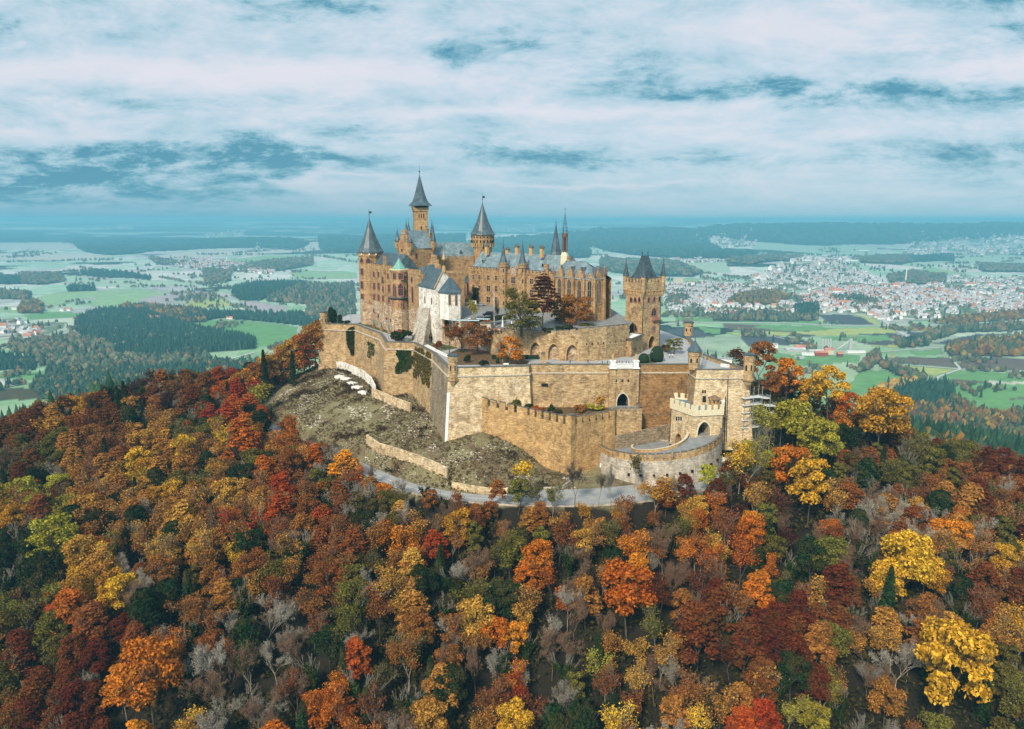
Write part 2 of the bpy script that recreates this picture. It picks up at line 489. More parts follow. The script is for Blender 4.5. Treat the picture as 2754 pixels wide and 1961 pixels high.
# ------------------------------------------------------------------ fields, woods and settlements of the plain (outlines on the ground at z = -280)
def A_(l): return [(u / 3.249, 560 + v / 3.248) for u, v in l]
def B_(l): return [(500 + u / 4.512, 540 + v / 4.511) for u, v in l]
def C_(l): return [(1750 + u / 4.512, 560 + v / 4.511) for u, v in l]
def D_(l): return [(2254 + u / 4.512, 560 + v / 4.511) for u, v in l]
def E_(l): return [(1850 + u / 2.523, 840 + v / 2.523) for u, v in l]
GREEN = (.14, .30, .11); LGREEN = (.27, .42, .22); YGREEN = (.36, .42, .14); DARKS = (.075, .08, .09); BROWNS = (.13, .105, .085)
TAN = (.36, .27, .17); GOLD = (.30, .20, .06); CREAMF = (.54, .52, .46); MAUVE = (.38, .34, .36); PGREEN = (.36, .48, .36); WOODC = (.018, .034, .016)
FIELDS = [
 (GREEN, [(496,873),(560,861),(600,857),(700,866),(802,881),(800,930),(680,945),(640,905),(560,885)]),
 (LGREEN, [(230,817),(300,790),(470,786),(440,808),(300,838)]),
 (LGREEN, A_([(280,800),(500,740),(1100,712),(1500,715),(700,800),(430,870)])),
 (MAUVE, [(391,803),(492,782),(575,779),(578,790),(492,806),(400,826),(360,822)]),
 (DARKS, A_([(1780,712),(1870,712),(1885,740),(1800,735)])),
 (GREEN, [(0,998),(135,1001),(120,1016),(68,1022),(0,1020)]),
 (CREAMF, [(0,1022),(66,1022),(40,1040),(0,1040)]),
 (LGREEN, B_([(600,1000),(1300,960),(2000,1010),(2050,1040),(1300,1040),(700,1045)])),
 (LGREEN, B_([(1250,890),(1400,855),(2080,880),(2080,950),(1350,950)])),
 (YGREEN, B_([(0,1240),(100,1190),(420,1190),(550,1280),(400,1300),(0,1300)])),
 (MAUVE, B_([(520,1250),(830,1230),(1240,1300),(1150,1380),(880,1350)])),
 (GREEN, B_([(1120,1360),(1300,1320),(1350,1350),(1300,1400),(1150,1400)])),
 (GREEN, A_([(210,930),(380,900),(760,920),(600,960),(240,970)])),
 (LGREEN, A_([(0,880),(130,860),(400,880),(200,905),(0,900)])),
 (PGREEN, A_([(560,600),(900,630),(1650,640),(1830,630),(1830,670),(900,690),(560,650)])),
 (CREAMF, A_([(0,330),(540,305),(560,330),(700,350),(300,380),(0,370)])),
 (CREAMF, A_([(1350,430),(1700,380),(2270,370),(2270,400),(1900,440),(1400,465)])),
 (CREAMF, B_([(600,680),(1200,600),(1650,550),(1790,590),(1400,640),(900,670)])),
 (LGREEN, B_([(500,750),(1000,700),(1400,720),(1000,790),(560,800)])),
 (CREAMF, A_([(0,400),(600,410),(1000,440),(700,470),(0,460)])),
 (PGREEN, A_([(1340,520),(1560,530),(1600,580),(1340,580)])),
 (CREAMF, B_([(1360,370),(1640,380),(1600,400),(1360,395)])),
 # right of the castle
 (PGREEN, C_([(180,730),(480,700),(930,710),(940,740),(1000,800),(780,790),(430,770),(180,750)])),
 (LGREEN, C_([(190,850),(500,850),(1000,880),(1040,910),(700,925),(560,900),(200,900)])),
 (LGREEN, C_([(640,1070),(900,1050),(970,1060),(870,1130),(700,1110)])),
 (GREEN, C_([(300,1330),(760,1350),(740,1390),(300,1370)])),
 (GREEN, [(1870,868),(1900,866),(2200,862),(2206,872),(2100,871),(1960,868)]),
 (DARKS, [(1786,886),(1840,880),(1890,890),(1930,905),(1890,908),(1786,895)]),
 (GREEN, [(1870,878),(1945,884),(1940,900),(1900,893)]),
 (DARKS, E_([(880,15),(1110,12),(1180,35),(1262,86),(950,82)])),
 (YGREEN, E_([(1110,8),(1200,10),(1330,82),(1262,86),(1180,35)])),
 (BROWNS, [(1946,873),(2032,874),(2090,888),(2200,893),(2100,896),(1960,885)]),
 (GREEN, E_([(450,90),(760,95),(980,108),(920,132),(640,128),(450,108)])),
 (YGREEN, [(1960,895),(2200,893),(2240,884),(2405,880),(2412,896),(2300,902),(2190,905),(1990,903)]),
 (DARKS, [(1990,903),(2100,905),(2160,915),(2165,928),(2010,930)]),
 (DARKS, E_([(640,152),(880,154),(860,166),(700,163)])),
 (DARKS, E_([(1160,148),(1400,144),(1480,170),(1510,190),(1380,176),(1250,163)])),
 (GREEN, E_([(900,170),(1350,158),(1380,200),(1130,200),(930,190)])),
 (DARKS, E_([(1130,205),(1280,192),(1500,200),(1460,222),(1300,228),(1180,215)])),
 (YGREEN, E_([(1180,212),(1300,228),(1460,222),(1420,250),(1300,240)])),
 (DARKS, E_([(1470,135),(1750,140),(1700,165),(1600,188),(1530,180)])),
 (GOLD, E_([(1430,95),(1700,95),(2281,50),(2281,80),(1900,110),(1700,130),(1500,125)])),
 (TAN, D_([(1060,1335),(1500,1290),(2100,1300),(1900,1340),(1400,1340),(1150,1390)])),
 (DARKS, E_([(1650,210),(1950,150),(2230,145),(2220,155),(2000,160),(1880,190),(2120,195),(2060,215),(1800,225)])),
 (YGREEN, E_([(1880,190),(2000,160),(2230,155),(2180,175),(2020,195)])),
 (DARKS, E_([(2100,185),(2230,158),(2200,185),(2120,200)])),
 (BROWNS, E_([(1320,310),(1400,300),(1780,305),(1840,380),(1500,352),(1340,330)])),
 (BROWNS, E_([(1800,308),(2060,310),(2281,325),(2281,405),(1860,384)])),
 (GREEN, E_([(1500,262),(1720,250),(1730,285),(1540,290)])),
 (YGREEN, E_([(1280,340),(1340,340),(1840,390),(1700,430),(1480,400)])),
 (GREEN, E_([(1110,430),(1200,395),(1300,385),(1430,420),(1510,465),(1300,515),(1130,575),(1040,600)])),
 (GREEN, E_([(580,270),(700,290),(1180,290),(1160,350),(1050,340),(700,370),(560,350)])),
 (GREEN, E_([(1700,430),(1850,395),(2060,408),(2281,435),(2281,730),(2100,720),(1900,690),(1740,610),(1790,500)])),
 (BROWNS, E_([(1710,462),(2060,475),(2050,490),(1800,480)])),
 (CREAMF, E_([(2060,475),(2281,470),(2281,490),(2080,492)])),
 (BROWNS, E_([(2130,590),(2281,530),(2281,615)])),
 (PGREEN, D_([(1300,430),(1400,395),(2000,410),(2256,430),(2256,455),(1500,460)])),
 (PGREEN, D_([(1500,560),(1900,560),(2256,600),(2256,690),(1400,690),(1420,620)])),
 (PGREEN, D_([(900,680),(1250,660),(1400,690),(1100,740),(900,720)])),
 (LGREEN, D_([(830,770),(1150,755),(1500,790),(1700,830),(1300,810),(900,790)])),
 (CREAMF, D_([(1150,755),(1640,765),(2000,780),(1500,788)])),
 (GREEN, D_([(1800,830),(2256,870),(2256,890),(1850,870)])),
 (PGREEN, C_([(1300,430),(1900,415),(2274,450),(2274,560),(1900,540),(1250,500)])),
 (PGREEN, D_([(0,480),(480,490),(450,560),(0,570)])),
]
WOODS = [
 ([(1850,658),(2000,650),(2200,646),(2500,644),(2754,645),(2754,664),(2500,664),(2250,668),(2000,664)], .5, 70, 64, 'dark'),  # outline, share of conifers, spacing of the trees (m), crown size, colour set
 ([(197,880),(215,858),(260,838),(310,830),(400,834),(500,868),(560,888),(640,908),(683,928),(680,952),(600,955),(420,960),(330,952),(310,925),(250,905),(215,895)], 1.0, 11, 9.5, 'dark'),
 ([(330,832),(345,822),(430,822),(560,838),(555,866),(500,866),(400,832)], .3, 13, 12, 'autumn'),
 ([(20,922),(200,905),(300,925),(330,955),(560,965),(560,985),(420,985),(250,995),(90,985),(80,955),(20,945)], .12, 14, 12, 'scrub'),
 ([(0,953),(60,960),(86,975),(80,996),(0,998)], 1.0, 11, 10, 'dark'),
 ([(500,840),(600,842),(720,846),(800,850),(860,872),(880,900),(800,880),(700,866),(600,856),(500,866)], .75, 12, 11, 'dark'),
 ([(225,736),(300,738),(412,750),(412,756),(330,752),(240,748)], 1, 22, 18, 'dark'),
 ([(0,745),(55,748),(62,765),(0,785)], .8, 16, 15, 'dark'),
 ([(60,735),(165,742),(172,760),(120,768),(62,765)], .1, 18, 17, 'scrub'),
 ([(180,777),(283,776),(283,783),(180,787)], .7, 16, 15, 'dark'),
 ([(635,795),(650,775),(690,763),(780,762),(830,765),(740,800),(700,815),(655,812)], 1, 14, 13, 'dark'),
 ([(740,800),(800,770),(960,768),(968,825),(860,832),(790,820),(720,818)], .25, 17, 15, 'scrub'),
 ([(820,830),(968,825),(968,850),(870,862),(810,850)], .15, 17, 14, 'scrub'),
 ([(560,728),(640,735),(635,760),(565,765)], .1, 22, 20, 'scrub'),
 ([(630,725),(740,712),(840,705),(840,720),(740,735),(640,735)], .2, 25, 22, 'scrub'),
 ([(60,815),(110,812),(110,842),(45,842)], .05, 15, 14, 'autumn'),
 ([(0,780),(80,790),(85,805),(0,808)], .2, 18, 16, 'scrub'),
 ([(1954,824),(1990,796),(2040,788),(2085,788),(2130,804),(2100,815),(2038,825)], .1, 15, 15, 'autumn'),
 ([(2140,830),(2200,820),(2205,850),(2150,850)], 1, 13, 13, 'dark'),
 ([(1786,795),(1860,805),(1850,825),(1786,830)], .1, 17, 14, 'scrub'),
 ([(1920,848),(2000,838),(2120,845),(2200,852),(2200,864),(2050,866),(1920,862)], .2, 14, 12, 'scrub'),
 ([(1985,890),(2060,900),(2050,908),(1985,903)], .3, 12, 9, 'scrub'),
 ([(2508,868),(2620,850),(2754,828),(2754,848),(2640,866),(2560,874)], .05, 14, 12, 'autumn'),
 ([(2484,905),(2560,885),(2754,862),(2754,885),(2570,895),(2530,912),(2490,918)], .15, 14, 13, 'scrub'),
 ([(2430,925),(2500,910),(2500,932),(2440,940)], .3, 13, 12, 'scrub'),
 ([(2540,935),(2600,925),(2680,918),(2754,912),(2754,966),(2620,962),(2545,958)], .12, 13, 13, 'autumn'),
 ([(2310,975),(2365,945),(2378,970),(2310,1000),(2290,1005)], .2, 12, 12, 'scrub'),
 ([(2365,985),(2380,980),(2440,1000),(2484,1022),(2470,1032),(2420,1012)], .25, 12, 12, 'scrub'),
 ([(2395,1066),(2430,1036),(2500,1024),(2548,1036),(2560,1060),(2530,1086),(2440,1096)], 1.0, 8, 8, 'dark'),
 ([(2300,1078),(2330,1052),(2400,1035),(2460,1024),(2470,1032),(2420,1048),(2395,1080)], .05, 10, 9, 'gold'),
 ([(2330,1090),(2440,1096),(2560,1072),(2620,1112),(2754,1135),(2754,1230),(2600,1200),(2400,1140)], .25, 10, 10, 'autumn'),
 ([(2434,690),(2500,684),(2590,682),(2592,702),(2440,707)], 1, 24, 22, 'dark'),
 ([(2330,700),(2434,684),(2440,712),(2420,722),(2340,722)], .3, 26, 24, 'scrub'),
 ([(2390,742),(2440,730),(2560,740),(2550,760),(2450,765),(2400,760)], .1, 20, 18, 'scrub'),
 ([(2254,805),(2330,800),(2380,820),(2330,828),(2254,815)], .4, 15, 14, 'scrub'),
 ([(2640,710),(2754,722),(2754,740),(2650,732)], .1, 24, 22, 'scrub'),
 ([(1560,655),(1680,640),(1800,648),(1900,660),(1950,680),(2040,690),(2000,700),(1840,700),(1700,690),(1560,672)], .4, 48, 46, 'dark'),
 ([(1960,705),(2080,690),(2160,700),(2120,715),(2000,728),(1960,720)], .3, 34, 32, 'scrub'),
 ([(1600,700),(1790,705),(1900,735),(1880,745),(1700,740),(1600,730)], .3, 30, 28, 'scrub'),
 ([(175,652),(330,645),(470,650),(700,652),(702,672),(560,674),(400,682),(330,692),(240,682)], .4, 48, 46, 'dark'),
 ([(0,640),(120,640),(120,652),(0,662)], .4, 52, 50, 'dark'),
 ([(700,655),(780,660),(830,668),(790,676),(710,672)], .4, 48, 46, 'dark'),
 ([(860,645),(1250,650),(1250,690),(900,690),(860,672)], .4, 48, 44, 'dark'),
 ([(1250,665),(1560,655),(1560,700),(1250,705)], .4, 48, 44, 'dark'),
 ([(400,700),(470,708),(500,718),(430,716)], .2, 30, 26, 'scrub'),
 ([(120,990),(250,998),(420,975),(560,978),(700,985),(700,1060),(480,1080),(300,1095),(100,1075),(60,1045)], .55, 9.5, 9.5, 'mixed'),
 ([(0,1045),(60,1045),(100,1075),(0,1085)], .2, 10, 10, 'autumn'),
]
HEDGES = [A_([(0,515),(310,487)]),A_([(430,490),(760,470)]),A_([(690,530),(960,565)]),A_([(0,450),(300,440)]),A_([(560,570),(680,590)]),B_([(600,665),(1100,605),(1620,545)]),
 B_([(500,800),(1000,770),(1500,720)]),B_([(0,1060),(600,1050)]),A_([(1380,620),(2000,700)]),A_([(920,700),(1600,690)]),A_([(580,830),(690,810)]),A_([(640,850),(800,830)]),A_([(1600,820),(1900,775)]),
 D_([(1600,600),(1940,608)]),D_([(2000,660),(2150,648)]),D_([(1350,690),(1610,680)]),D_([(830,740),(2256,790)]),C_([(0,760),(640,800),(1200,870)]),C_([(820,840),(1250,850),(1700,840)]),
 A_([(2040,870),(2200,880)]),B_([(600,1290),(700,1290)]),B_([(740,1320),(830,1320)]),E_([(820,230),(850,240)]),E_([(1790,490),(1980,580)]),E_([(1860,600),(1930,640)]),E_([(2160,670),(2281,690)]),
 E_([(1090,370),(1160,395)]),E_([(340,120),(560,155)]),E_([(700,150),(780,190)]),A_([(0,740),(300,745)]),A_([(800,590),(560,580)]),B_([(1300,650),(1850,640)]),B_([(1440,700),(1700,740)]),B_([(1700,740),(2060,790)]),B_([(1400,960),(1740,960)])]
ROADS = [(C_([(0,1420),(150,1415),(500,1385),(900,1395),(1600,1400),(2274,1430)]) + D_([(400,1425),(640,1430),(1190,1415),(1500,1395),(2256,1300)]), 15),
 (D_([(440,1250),(520,1330),(640,1430),(740,1500),(900,1590)]), 14), (E_([(1320,310),(1360,340),(1500,360),(1850,388),(2281,435)]), 7), (E_([(1850,388),(1760,420),(1700,440),(1692,480)]), 6),
 (E_([(1780,305),(1850,388)]), 5), (E_([(1320,270),(1500,255),(1720,240)]), 7), ([(578,984),(620,972),(684,957)], 9), ([(560,978),(620,975)], 5), (A_([(360,880),(640,800),(1150,730),(1300,712)]), 6),
 (E_([(440,140),(560,160),(780,210)]), 6), (A_([(280,1305),(620,1305),(1120,1300)]), 4), (A_([(860,1215),(1000,1285)]), 5)]
TOWNS = [  # outline, number of houses, share of red roofs, size
 ([(1790,768),(1900,760),(2010,765),(2020,790),(1950,815),(1880,835),(1800,835),(1786,800)], 330, .15, 1.0),
 ([(1815,846),(1860,832),(1950,820),(2035,818),(2062,835),(2055,846),(1900,856)], 70, .55, 1.15),
 ([(2070,820),(2140,812),(2150,845),(2080,845)], 26, .5, 1.15),
 ([(2010,760),(2060,735),(2160,728),(2254,712),(2330,735),(2380,760),(2320,770),(2254,775),(2120,785),(2020,785)], 330, .2, 1.1),
 ([(2130,800),(2254,775),(2420,765),(2560,785),(2600,800),(2420,805),(2254,812),(2160,825)], 300, .6, 1.15),
 ([(2430,790),(2560,740),(2640,745),(2754,752),(2754,800),(2600,805)], 220, .3, 1.1),
 ([(2200,822),(2254,815),(2420,805),(2600,805),(2754,800),(2754,826),(2690,842),(2560,848),(2500,858),(2440,866),(2380,862),(2300,842),(2200,842)], 330, .35, 1.15),
 ([(2430,662),(2500,658),(2754,664),(2740,684),(2600,684),(2440,688)], 330, .08, 1.9),
 ([(1770,702),(1880,700),(1985,712),(1960,716),(1770,718)], 110, .25, 1.6),
 ([(1860,660),(2030,655),(2035,668),(1900,672)], 130, .1, 2.0),
 ([(2000,765),(2100,745),(2250,720),(2300,700),(2340,690),(2254,690),(2180,700),(2080,730)], 60, .1, 2.4),
 ([(455,708),(520,702),(625,712),(740,735),(730,742),(660,736),(560,730),(470,720)], 260, .5, 1.5),
 ([(560,600),(700,600),(700,605),(560,606)], 24, .1, 3.5), ([(1900,598),(2120,598),(2120,604),(1900,604)], 46, .1, 4.0), ([(1350,590),(1500,600),(1400,602)], 10, .1, 4.0),
 ([(560,637),(660,632),(660,642),(560,645)], 34, .1, 2.6), ([(880,640),(960,640),(960,646),(880,646)], 20, .1, 2.6), ([(1320,622),(1440,624),(1440,632),(1330,630)], 34, .2, 2.8), ([(240,628),(360,626),(370,632),(250,633)], 24, .1, 3),
 ([(60,680),(100,676),(105,684),(60,684)], 8, .2, 2), ([(0,862),(30,858),(60,868),(130,866),(170,868),(165,880),(110,900),(80,912),(0,922)], 62, .55, 1.15),
 ([(1820,806),(1830,808),(1860,822),(1850,826)], 6, .6, 1.1)]

def pts_on_plain(poly):
 ex = lambda q: q + 260 if q >= 2748 else (q - 260 if q <= 4 else q)
 return np.array([G(ex(px), max(py, 592.5), -280)[:2] for px, py in poly])
def inside(poly, x, y):
 r = np.zeros(x.shape, bool)
 n = len(poly)
 j = n - 1
 for i in range(n):
  xi, yi = poly[i]; xj, yj = poly[j]
  c = ((yi > y) != (yj > y)) & (x < (xj - xi) * (y - yi) / ((yj - yi) + 1e-12) + xi)
  r ^= c
  j = i
 return r

# ------------------------------------------------------------------ the ground: a fan-shaped sheet out to the horizon
def landmat():
 m, t, b = newmat('fields_and_woods')
 g = t.n('ShaderNodeNewGeometry')
 P = g.outputs['Position']
 at = t.n('ShaderNodeVertexColor', _layer_name='Land')
 # parcels of farmland
 wp = t.n('ShaderNodeTexNoise', Vector=P, Scale=.0012, Detail=2.0)
 P2 = t.n('ShaderNodeVectorMath', _operation='MULTIPLY_ADD', i0=wp.outputs['Color'], i1=(380, 380, 0), i2=P).outputs[0]
 vo = t.n('ShaderNodeTexVoronoi', Vector=t.scale(P2, 1.0, .55, 0.0), Scale=.0042, _distance='CHEBYCHEV')
 k = t.n('ShaderNodeSeparateColor', Color=vo.outputs['Color'])
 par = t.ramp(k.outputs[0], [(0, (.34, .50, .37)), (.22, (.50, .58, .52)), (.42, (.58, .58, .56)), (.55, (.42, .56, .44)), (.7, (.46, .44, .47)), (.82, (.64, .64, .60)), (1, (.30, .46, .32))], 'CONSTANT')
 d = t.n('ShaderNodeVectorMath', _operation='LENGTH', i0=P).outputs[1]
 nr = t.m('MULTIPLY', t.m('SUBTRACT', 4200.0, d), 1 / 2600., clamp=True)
 par = t.mix(t.m('MULTIPLY', nr, .72), par, (.19, .36, .13))  # far parcels stay paler and bluer: some haze is put into their colour
 # woods far away
 wn = t.noise(t.scale(P, .6, 1.0, 0.0), .00055, 6, .62, .3)
 fd = t.m('MULTIPLY', t.m('SUBTRACT', d, 4500, clamp=False), 1 / 9000., clamp=True)
 wm = t.m('GREATER_THAN', t.m('ADD', wn, t.m('MULTIPLY', fd, .11)), .575)
 scr = t.noise(P, .02, 5, .7)
 scm = t.m('GREATER_THAN', scr, .68)
 far = t.mix(wm, par, (.030, .048, .028))
 fine = t.noise(P, .012, 5, .7)
 far = t.mix(1.0, far, t.ramp(fine, [(.3, (.72, .74, .72)), (.7, (1.2, 1.2, 1.2))]), 'MULTIPLY')
 far = t.mix(t.m('MULTIPLY', scm, .65), far, (.05, .075, .04))
 pn = t.mix(1.0, at.outputs['Color'], t.ramp(t.noise(P, .035, 6, .65), [(.3, (.78, .8, .8)), (.7, (1.2, 1.18, 1.15))]), 'MULTIPLY')
 c = t.mix(at.outputs['Alpha'], far, pn)
 setc(t, b, c)
 b.inputs['Roughness'].default_value = 1.0
 b.inputs['Specular IOR Level'].default_value = 0.05
 return m
def hillmat():
 m, t, b = newmat('scrubby_rubble_slope')
 g = t.n('ShaderNodeNewGeometry')
 P = g.outputs['Position']
 n1 = t.noise(P, .09, 6, .62, .5)
 n2 = t.noise(P, .8, 6, .7)
 n3 = t.noise(t.scale(P, 1, .45, 1), .35, 5, .7, .8)
 base = t.ramp(t.m('ADD', t.m('MULTIPLY', n1, .6), t.m('MULTIPLY', n2, .45)), [(.36, (.065, .042, .022)), (.47, (.15, .112, .06)), (.56, (.18, .165, .08)), (.68, (.27, .235, .14))])
 vo = t.n('ShaderNodeTexVoronoi', Vector=P, Scale=1.5)
 st = t.m('LESS_THAN', vo.outputs['Distance'], t.m('MULTIPLY', t.m('SUBTRACT', n3, .44), 1.9))
 c = t.mix(t.m('MULTIPLY', st, .75), base, (.52, .49, .41))
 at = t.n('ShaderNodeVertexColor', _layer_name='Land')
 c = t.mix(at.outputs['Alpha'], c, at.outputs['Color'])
 setc(t, b, c)
 bp = t.n('ShaderNodeBump', Strength=.8, Distance=.5, Height=n2)
 t.t.links.new(bp.outputs[0], b.inputs['Normal'])
 return m
NA = 1000
ang = np.linspace(-radians(50), radians(50), NA)
r1 = np.concatenate([np.arange(6, 110, 8.0), np.arange(110, 420, 1.9), np.arange(420, 760, 5.0)])
r2 = 760 * np.exp(np.arange(0, 430) * math.log(90000 / 760.) / 429)
def fan(rad):
 A, R = np.meshgrid(ang, rad)
 x = R * np.sin(A); y = R * np.cos(A)
 z = relief(x, y)
 n, m = A.shape
 i = np.arange(n * m).reshape(n, m)
 f = np.stack([i[:-1, :-1], i[:-1, 1:], i[1:, 1:], i[1:, :-1]], -1).reshape(-1, 4)
 return x.ravel(), y.ravel(), z.ravel(), f
FP = [(c, pts_on_plain(p)) for c, p in FIELDS]
WP = [(pts_on_plain(w[0]),) + tuple(w[1:]) for w in WOODS]
TP = [(pts_on_plain(t[0]),) + tuple(t[1:]) for t in TOWNS]
def jit(x, y, s=45.0):
 k = 3 + np.maximum(0, y) / s
 return x + k * 2 * (fbm(x / (k * 4), y / (k * 4), 2, 3) - .5), y + k * 2.6 * (fbm(x / (k * 4), y / (k * 4), 2, 4) - .5)
def landcover(x, y):
 d0 = np.hypot(x, y - 320)
 col = np.zeros((len(x), 4))
 jx, jy = jit(x, y, 260.0)
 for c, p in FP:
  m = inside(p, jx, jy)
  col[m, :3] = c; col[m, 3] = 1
 jx, jy = jit(x, y)
 for w in WP:
  m = inside(w[0], jx, jy)
  base = {'dark': (.012, .026, .014), 'scrub': (.055, .068, .030), 'autumn': (.075, .060, .022), 'gold': (.12, .09, .03), 'mixed': (.03, .04, .02)}[w[4]]
  col[m, :3] = base; col[m, 3] = 1
 for t in TP:
  m = inside(t[0], jx, jy)
  tn = fbm(x[m] / 60, y[m] / 60, 3, 8)
  a = np.array((.14, .19, .10)); b = np.array((.46, .46, .44))
  col[m, :3] = a + (b - a) * sstep(.4, .62, tn)[:, None]; col[m, 3] = 1
 return col
x, y, z, f = fan(r2)
lc = landcover(x, y)
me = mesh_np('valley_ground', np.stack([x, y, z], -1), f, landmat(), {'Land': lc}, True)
o = struct(bpy.data.objects.new('valley_ground', me)); COL.objects.link(o)
x, y, z, f = fan(np.concatenate([r1, [760.0]]))
WALLPOLY = None
# ------------------------------------------------------------------ outer walls in plan
OW = {}
for k, px, py in [('w0', 862, 870), ('w1', 928, 873), ('w2', 954, 872), ('w3', 1022, 897), ('w4', 1036, 920), ('w5', 1113, 922), ('w6', 1165, 950), ('w7', 1206, 990),
                  ('w8', 1422, 985), ('w9', 1428, 981), ('w10', 1860, 985), ('w11', 1874, 995), ('w12', 2012, 994), ('w13', 1892, 955)]:
 OW[k] = G(px, py, 1.2)[:2]
OW['w9'] = (OW['w8'][0] + .6, OW['w8'][1] + 2.6)
OW['w10'] = (OW['w10'][0], OW['w9'][1] + .6)
OW['w12'] = (OW['w12'][0], OW['w12'][1])
OW['w13'] = G(1893, 953, 1.2)[:2]
OW['w14'] = G(1852, 905, 1.2)[:2]
OW['w15'] = (60, 405); OW['w16'] = (-60, 425); OW['w17'] = (-92, 412)
ORDER = ['w0','w1','w2','w3','w4','w5','w6','w7','w8','w9','w10','w11','w12','w13','w14','w15','w16','w17']
LOOP = [OW[k] for k in ORDER]
# bare slope versus forest floor: the bare ground in front of and left of the walls
BARE = [(RL[i][0] + RN[i][0] * 4.9, RL[i][1] + RN[i][1] * 4.9) for i in range(0, len(RL), 2)] + [(88,250),(98,270),(90,330),(60,400),(-60,420),(-112,400),(-128,372),(-118,335)]
col = np.zeros((len(x), 4))
bn = inside(BARE, x + 4 * (vnoise(x / 8, y / 8, 3) - .5), y + 4 * (vnoise(x / 8, y / 8, 5) - .5))
d0 = np.hypot(x, y - 320)
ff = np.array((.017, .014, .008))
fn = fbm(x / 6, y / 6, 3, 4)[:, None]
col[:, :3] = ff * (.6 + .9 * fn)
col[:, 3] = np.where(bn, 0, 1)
hp = inside([(-118, 440), (-30, 440), (-30, 300), (-90, 300)], x, y)
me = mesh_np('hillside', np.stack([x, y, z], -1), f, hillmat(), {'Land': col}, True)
o = struct(bpy.data.objects.new('hillside', me)); COL.objects.link(o)

# ------------------------------------------------------------------ facade helpers
class Face:
 """a wall face seen from outside, running from A (left) to B (right)"""
 def __init__(s, A, B):
  s.A = A; s.B = B
  s.L = hypot(B[0] - A[0], B[1] - A[1])
  s.u = ((B[0] - A[0]) / s.L, (B[1] - A[1]) / s.L)
  s.n = (s.u[1], -s.u[0])
 def P(s, a, z, d=0.0):
  return (s.A[0] + s.u[0] * a + s.n[0] * d, s.A[1] + s.u[1] * a + s.n[1] * d, z)
 def hit(s, px, py):
  a, b, c = ray(px, py)
  den = a * s.n[0] + b * s.n[1]
  if abs(den) < 1e-9: return None
  t = (s.A[0] * s.n[0] + s.A[1] * s.n[1]) / den
  x, y = a * t, b * t
  return (x - s.A[0]) * s.u[0] + (y - s.A[1]) * s.u[1], H + c * t, den, t
def faces_of(poly):
 n = len(poly)
 area = sum(poly[i][0] * poly[(i + 1) % n][1] - poly[(i + 1) % n][0] * poly[i][1] for i in range(n))
 if area < 0: poly = poly[::-1]
 return [Face(poly[i], poly[(i + 1) % n]) for i in range(n)]
def best_face(poly, px, py):
 best = None
 for fc in faces_of(poly):
  h = fc.hit(px, py)
  if h is None or h[2] > -1e-6 or h[3] <= 0: continue
  if -0.3 <= h[0] <= fc.L + .3:
   if best is None or h[3] < best[1][3]: best = (fc, h)
 return best
def arch_pts(w, h, n=5):
 """pointed arch outline from the lower left round to the lower right, x from -w/2 to w/2"""
 rise = .80 * w
 hs = max(h - rise, .1 * h)
 rise = h - hs
 pts = [(-w / 2, 0), (-w / 2, hs)]
 for k in range(1, n + 1):
  t = k / n
  pts.append((-w / 2 + w / 2 * (1 - cos(t * pi / 2)) ** 0.9 if False else -w / 2 * cos(t * pi / 2) ** 1.25, hs + rise * sin(t * pi / 2) ** .95))
 for k in range(n - 1, -1, -1):
  t = k / n
  pts.append((w / 2 * cos(t * pi / 2) ** 1.25 if k else w / 2, hs + rise * sin(t * pi / 2) ** .95))
 pts.append((w / 2, 0))
 return pts
def rect_pts(w, h):
 return [(-w / 2, 0), (-w / 2, h), (w / 2, h), (w / 2, 0)]
